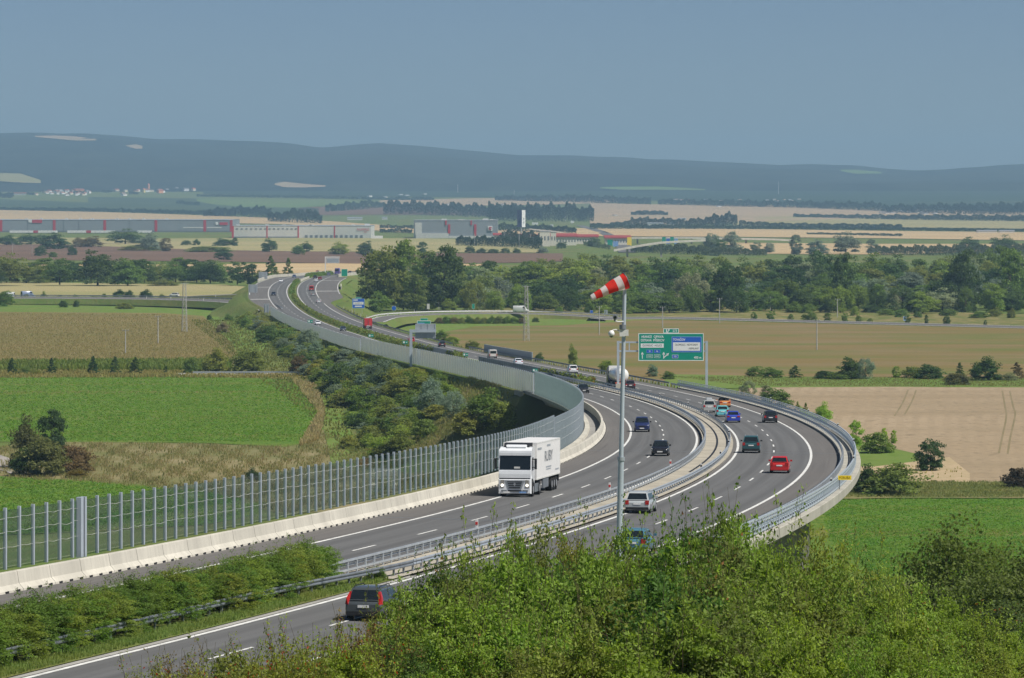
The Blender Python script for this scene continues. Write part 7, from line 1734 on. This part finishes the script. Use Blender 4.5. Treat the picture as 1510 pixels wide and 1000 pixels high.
# ================================================================== near bushes
def near_bush(seed, nstem, nleaf, size, mat, shoots=7, aspect=.50, spread=1.0, body=.8):
    """bush about 1 high and 1 wide: arching stems with leaves along twigs, plus long shoots standing out of the top"""
    rs = np.random.RandomState(seed)
    P, N = [], []
    st = MB()
    per = int(nleaf * (1 - body * .75)) // (nstem + shoots)
    for k in range(nstem + shoots):
        shoot = k >= nstem
        az = rs.uniform(0, 6.283); lean = rs.uniform(.03, .46) * spread * (.75 if shoot else 1)
        ht = rs.uniform(.82, 1.0) * (1.0 if shoot else (1 - .55 * (lean / .46) ** 2)) * (1.14 if shoot else 1)
        base = np.array([rs.uniform(-.1, .1), rs.uniform(-.1, .1), -.02])
        pts = []
        for j in range(7):
            u = j / 6
            pts.append(base + np.array([math.cos(az) * lean * u ** 1.3, math.sin(az) * lean * u ** 1.3, ht * (u if shoot else u * (1.22 - .22 * u))]))
            if j: pts[-1][:2] += rs.randn(2) * .012
        for a, b, r in zip(pts[:-1], pts[1:], np.linspace(.0075, .0015, 6)): st.tube(a, b, r, r * .8, 5, 0, False)
        pts = np.array(pts)
        # twigs
        ntw = 9 if shoot else 22
        for q in range(ntw):
            u = rs.uniform(.42 if shoot else .22, 1.0); i = min(5, int(u * 6)); f_ = u * 6 - i
            p = pts[i] * (1 - f_) + pts[i + 1] * f_
            d = rs.randn(3); d[2] = abs(d[2]) * .8 + .15; d /= np.linalg.norm(d); d[:2] += np.array([math.cos(az), math.sin(az)]) * .25
            tl = rs.uniform(.05, .16) * (.45 if shoot else 1.0)
            if q % 3 == 0: st.tube(p, p + d * tl, .0022, .0008, 4, 0, False)
            nn = max(4, int(per / ntw * (.16 if shoot else 1.0)))
            v = rs.uniform(.1, 1.05, nn)
            pp = p + d * tl * v[:, None] + rs.randn(nn, 3) * (.013 if shoot else .026)
            P.append(pp); N.append(np.tile(np.array([d[0] * .5, d[1] * .5, .75]), (nn, 1)) + rs.randn(nn, 3) * .35)
    # rounded masses of foliage between the stems
    if body:
        Pb, Nb, Cb = crown_points('bush', rs, 135, int(nleaf * body), 1.0, .045, .095, .55)
        Pb[:, 2] = Pb[:, 2] * .98; P.append(Pb); N.append(Nb)
    P, N = np.concatenate(P), np.concatenate(N)
    P[:, 2] = np.maximum(P[:, 2], .01)
    V, Fq = leaf_quads(P, N, size, rs, aspect)
    o = np_mesh('foliage', V, Fq, M[mat]); me = o.data; bpy.data.objects.remove(o)
    o2 = st.build('stem', M['stem']); sm = o2.data; bpy.data.objects.remove(o2)
    return me, sm
NB = [near_bush(1, 26, 30000, .0126, 'leaf', 5), near_bush(2, 28, 32000, .0116, 'leaf_warm', 8), near_bush(3, 24, 27000, .0138, 'leaf', 8), near_bush(4, 26, 30000, .0128, 'leaf', 4, .42), near_bush(5, 22, 20000, .0112, 'leaf_berry', 8, .45, 1.0, .5)]
def fore(loc, w, h, k, hue, label, group=None, name='bush'):
    e = empty(name, loc, (0, 0, _tr.uniform(0, 6.28)), label, 'bush', group); e.scale = (w, w * _tr.uniform(.85, 1.15), h)
    o = bpy.data.objects.new('foliage', NB[k][0]); o.color = vary(hue, .12); link(o, e)
    link(bpy.data.objects.new('stem', NB[k][1]), e)
    return e
prof_x = [180, 230, 290, 340, 400, 450, 500, 545, 590, 640, 690, 740, 790, 840, 890, 940, 1000, 1050, 1100, 1160, 1220, 1290, 1360, 1430, 1510, 1600]
prof_y = [975, 938, 934, 912, 902, 896, 894, 888, 856, 812, 782, 756, 772, 766, 764, 762, 746, 730, 744, 758, 766, 812, 860, 890, 910, 915]
def ptop(x): return float(np.interp(x, prof_x, prof_y))
FG = {'mid green': (.185, .295, .045), 'light green': (.235, .345, .056), 'dark green': (.095, .185, .036), 'yellowish green': (.245, .290, .055), 'olive green': (.170, .220, .048), 'russet tinged': (.22, .18, .05)}
FR = [('back', 128, 0, 62), ('middle', 106, 38, 66), ('front', 84, 88, 74), ('nearest', 70, 140, 84)]
where = {'back': 'on the upper rim of the near thicket', 'middle': 'in the upper middle of the thicket', 'front': 'in the lower middle of the thicket', 'nearest': 'at the foot of the thicket'}
for row, D, dy, step in FR:
    x = 235 if row != 'back' else 600
    if row == 'middle': x = 540
    if row == 'front': x = 215
    if row == 'nearest': x = 235
    while x < 1580:
        d = D * _tr.uniform(.94, 1.06); yt = ptop(x) + dy + _tr.uniform(-10, 12)
        if x < 560: yt = ptop(x) + dy * .30 + _tr.uniform(-12, 14)
        k = d / F; X = (x - CXP) * k; z0 = TZ(X, d) - .15; zt = ZC - (yt - HY) * k
        h = zt - z0
        if h > .8:
            hue = _tr.choice(['mid green', 'light green', 'mid green', 'olive green', 'mid green', 'light green', 'dark green', 'yellowish green'] if x > 560 else ['olive green', 'russet tinged', 'light green', 'yellowish green'])
            kk = 4 if x < 560 and _tr.random() < .75 else _tr.choice([0, 1, 2, 3])
            w = max(2.0, min(3.6, h * .8)) * (.95 if x < 560 else 1.0)
            fore((X, d, z0), w, h / 1.04, kk, FG[hue], '%s bush %s, %s' % (hue, where[row], 'towards the open road' if x < 560 else 'below the mast and lorry' if x < 950 else 'below the railing end' if x < 1240 else 'towards the green field'), '%s %s %d' % (hue, row, 0 if x < 560 else 1 if x < 950 else 2 if x < 1240 else 3))
        x += step * _tr.uniform(.75, 1.2) * (.62 if x < 560 else 1)
# tall shoots bush under the sign, grey leaved shoots to the right
for x, yt, d, w, k, hue, lab in ((1062, 708, 118, 2.4, 2, 'mid green', 'bush with the highest shoots, reaching up across the car lanes'), (760, 752, 122, 2.8, 2, 'mid green', 'bush with shoots reaching over the median guardrail'), (560, 868, 112, 2.2, 0, 'olive green', 'bush covering the side of the grey estate car'), (1300, 812, 96, 3.0, 3, 'light green', 'pale twigged bush sticking up before the green field'), (862, 768, 120, 2.6, 2, 'mid green', 'bush left of the mast foot below the silver estate'), (934, 766, 124, 2.4, 0, 'mid green', 'bush hiding the blue car at the mast foot')):
    kx = d / F; X = (x - CXP) * kx; z0 = TZ(X, d) - .1; fore((X, d, z0), w, (ZC - (yt - HY) * kx - z0) / 1.12, k, FG[hue], lab)
# two trees at the right edge
rsx = np.random.RandomState(77)
make_proto('near0', 'bush', 401, 150, 30000, .0115, 'leaf', trunk=True); make_proto('near1', 'bush', 402, 90, 20000, .0125, 'leaf_warm', trunk=True)
for x, yt, w, key, hue, lab, d in ((1405, 762, 8.2, 'near0', (.13, .195, .042), 'dark olive tree with a rounded crown before the green field', 200), (1505, 800, 7.6, 'near0', (.14, .20, .044), 'olive tree cut off by the picture edge', 190), (1480, 870, 6.0, 'near1', (.085, .125, .032), 'dark bushy tree under the two olive crowns', 170)):
    k = d / F; X = (x - CXP) * k; z0 = TZ(X, d) - .1
    plant('tree', key, (X, d, z0), w, ZC - (yt - HY) * k - z0, hue, lab)
# planted shrubs in the near median
HB = [near_bush(21, 22, 17000, .0170, 'leaf', 3, .34, .9, .7), near_bush(22, 22, 17000, .0160, 'leaf', 3, .32, .9, .7)]
NB += HB
s = -46.0; i_ = 0
while s < 53:
    p = RD(s, -.95 + _tr.uniform(-.15, .15), .02)
    hue = _tr.choice(['a', 'b', 'c'])
    col = {'a': (.115, .205, .036), 'b': (.150, .245, .042), 'c': (.190, .260, .048)}[hue]
    fore(p, _tr.uniform(3.4, 3.9), _tr.uniform(2.15, 2.6), 5 + i_ % 2, col, {'a': 'dark', 'b': 'mid', 'c': 'light'}[hue] + ' green feathery shrub of the planted median between barrier and near car lane', 'median shrubs ' + hue, 'median_shrub')
    s += 2.0; i_ += 1
fore(RD(57.5, .9, .02), 1.3, .8, 0, (.11, .19, .03), 'small bright green weed clump at the end of the median shrubs')

# ================================================================== grasses and crops: uncountable
def tufts(name, P, h, w, col, seed, mat='blade', blades=3, lean=.25):
    rs = np.random.RandomState(seed); n = len(P)
    P = np.repeat(P, blades, 0); n = len(P)
    az = rs.uniform(0, 6.283, n); hh = h * rs.uniform(.5, 1.25, n); ww = w * rs.uniform(.6, 1.3, n)
    dx, dy = np.cos(az), np.sin(az)
    lx, ly = rs.randn(n) * lean * hh, rs.randn(n) * lean * hh
    b0 = P - np.stack([dx * ww, dy * ww, np.full(n, .03)], 1); b1 = P + np.stack([dx * ww, dy * ww, np.full(n, -.03)], 1)
    t0 = P + np.stack([lx + dx * ww * .5, ly + dy * ww * .5, hh], 1); t1 = P + np.stack([lx - dx * ww * .5, ly - dy * ww * .5, hh * .96], 1)
    V = np.stack([b0, b1, t0, t1], 1).reshape(-1, 3)
    o = np_mesh(name, V, np.arange(4 * n).reshape(-1, 4), M[mat]); o.color = (*col, 1); return tag(o, kind='stuff')
def scatter_px(poly, n, seed, clump=.0):
    """n points of the plain inside a photo polygon, spread evenly in the picture"""
    rs = np.random.RandomState(seed); xs = [p[0] for p in poly]; ys = [p[1] for p in poly]; out = []
    def inside(x, y):
        c = False; j = len(poly) - 1
        for i in range(len(poly)):
            (xi, yi), (xj, yj) = poly[i], poly[j]
            if (yi > y) != (yj > y) and x < (xj - xi) * (y - yi) / (yj - yi) + xi: c = not c
            j = i
        return c
    while len(out) < n:
        x, y = rs.uniform(min(xs), max(xs)), rs.uniform(min(ys), max(ys))
        if inside(x, y):
            if clump and (math.sin(x * .11 + seed) * math.sin(y * .23 + x * .03) + rs.uniform(-1, 1)) < clump * .4: continue
            D = F * ZC / (y - HY); out.append(((x - CXP) * D / F, D, 0))
    P = np.array(out); P[:, 2] = terr(P[:, 0], P[:, 1]) + .05
    return P
meadow = [(0, 660), (130, 654), (300, 656), (420, 660), (480, 640), (560, 660), (650, 650), (760, 652), (700, 700), (560, 735), (420, 758), (300, 728), (130, 712), (0, 708)]
tufts('dry_grass', scatter_px(meadow, 14000, 1, .5), .42, .05, (0.37, 0.32, 0.145), 1)
tufts('dry_grass', scatter_px(meadow, 6000, 2, .8), .5, .06, (0.24, 0.25, 0.085), 2)
tufts('dry_grass', scatter_px([(430, 560), (465, 566), (480, 610), (470, 650), (440, 660), (470, 610)], 1500, 3), .9, .12, (0.44, 0.36, 0.17), 3)
tufts('dry_grass', scatter_px([(500, 655), (600, 640), (700, 640), (760, 650), (660, 690), (560, 700)], 6000, 4, .6), .5, .05, (0.22, 0.23, 0.08), 4)
tufts('beet_crop', scatter_px([(0, 558), (300, 556), (430, 564), (474, 600), (455, 652), (300, 652), (0, 650)], 20000, 5), .26, .14, (0.165, 0.290, 0.045), 5, lean=1.3)
tufts('beet_crop', scatter_px([(0, 705), (130, 712), (300, 728), (400, 745), (300, 775), (0, 790)], 9000, 6), .26, .14, (0.165, 0.290, 0.045), 6, lean=1.3)
tufts('beet_crop', scatter_px([(1210, 737), (1510, 738), (1510, 850), (1290, 850), (1225, 800)], 14000, 7), .24, .12, (0.145, 0.275, 0.040), 7, lean=1.3)
tufts('maize_crop', scatter_px([(0, 462), (240, 464), (300, 470), (345, 510), (340, 542), (0, 545)], 26000, 8), .42, .07, (0.36, 0.315, 0.13), 8, lean=.3)
tufts('maize_crop', scatter_px([(0, 538), (340, 536), (340, 547), (0, 549)], 4000, 9), 1.6, .18, (0.193, 0.254, 0.052), 9, lean=.3)
tufts('wild_grass', scatter_px([(0, 547), (440, 550), (440, 558), (0, 558)], 3000, 10), .7, .16, (0.350, 0.315, 0.105), 10)
tufts('wild_grass', scatter_px([(990, 556), (1510, 557), (1510, 571), (1100, 570)], 8000, 12), .28, .05, (.24, .22, .075), 12)
tufts('wild_grass', scatter_px([(1290, 712), (1510, 714), (1510, 736), (1220, 736)], 6000, 13), .5, .06, (0.245, 0.271, 0.088), 13)
tufts('goldenrod', scatter_px([(1340, 690), (1420, 690), (1425, 708), (1340, 706)], 40, 15), .5, .07, (.30, .29, .06), 15)
# grass on the embankments, the near slope and the strip beside the median shrubs
rs = np.random.RandomState(31); P = []
for _ in range(9000):
    s = rs.uniform(545, 1380); o = -rs.uniform(16.0, 42) if rs.rand() < .75 else rs.uniform(15, 24); P.append(RD(s, o))
P = np.array(P); P[:, 2] = terr(P[:, 0], P[:, 1])
tufts('embankment_grass', P, .6, .18, (0.236, 0.254, 0.067), 21)
P = np.array([RD(rs.uniform(-50, 58), rs.uniform(.15, 1.6), .05) for _ in range(9000)]); tufts('strip_grass', P, .18, .02, (0.228, 0.298, 0.079), 22)
P = np.column_stack([rs.uniform(-10, 26, 12000), rs.uniform(60, 150, 12000), np.zeros(12000)]); P = P[P[:, 0] > -12 + (P[:, 1] - 60) * .16]; P[:, 2] = terr(P[:, 0], P[:, 1])
tufts('slope_grass', P, .5, .035, (.20, .22, .06), 23)
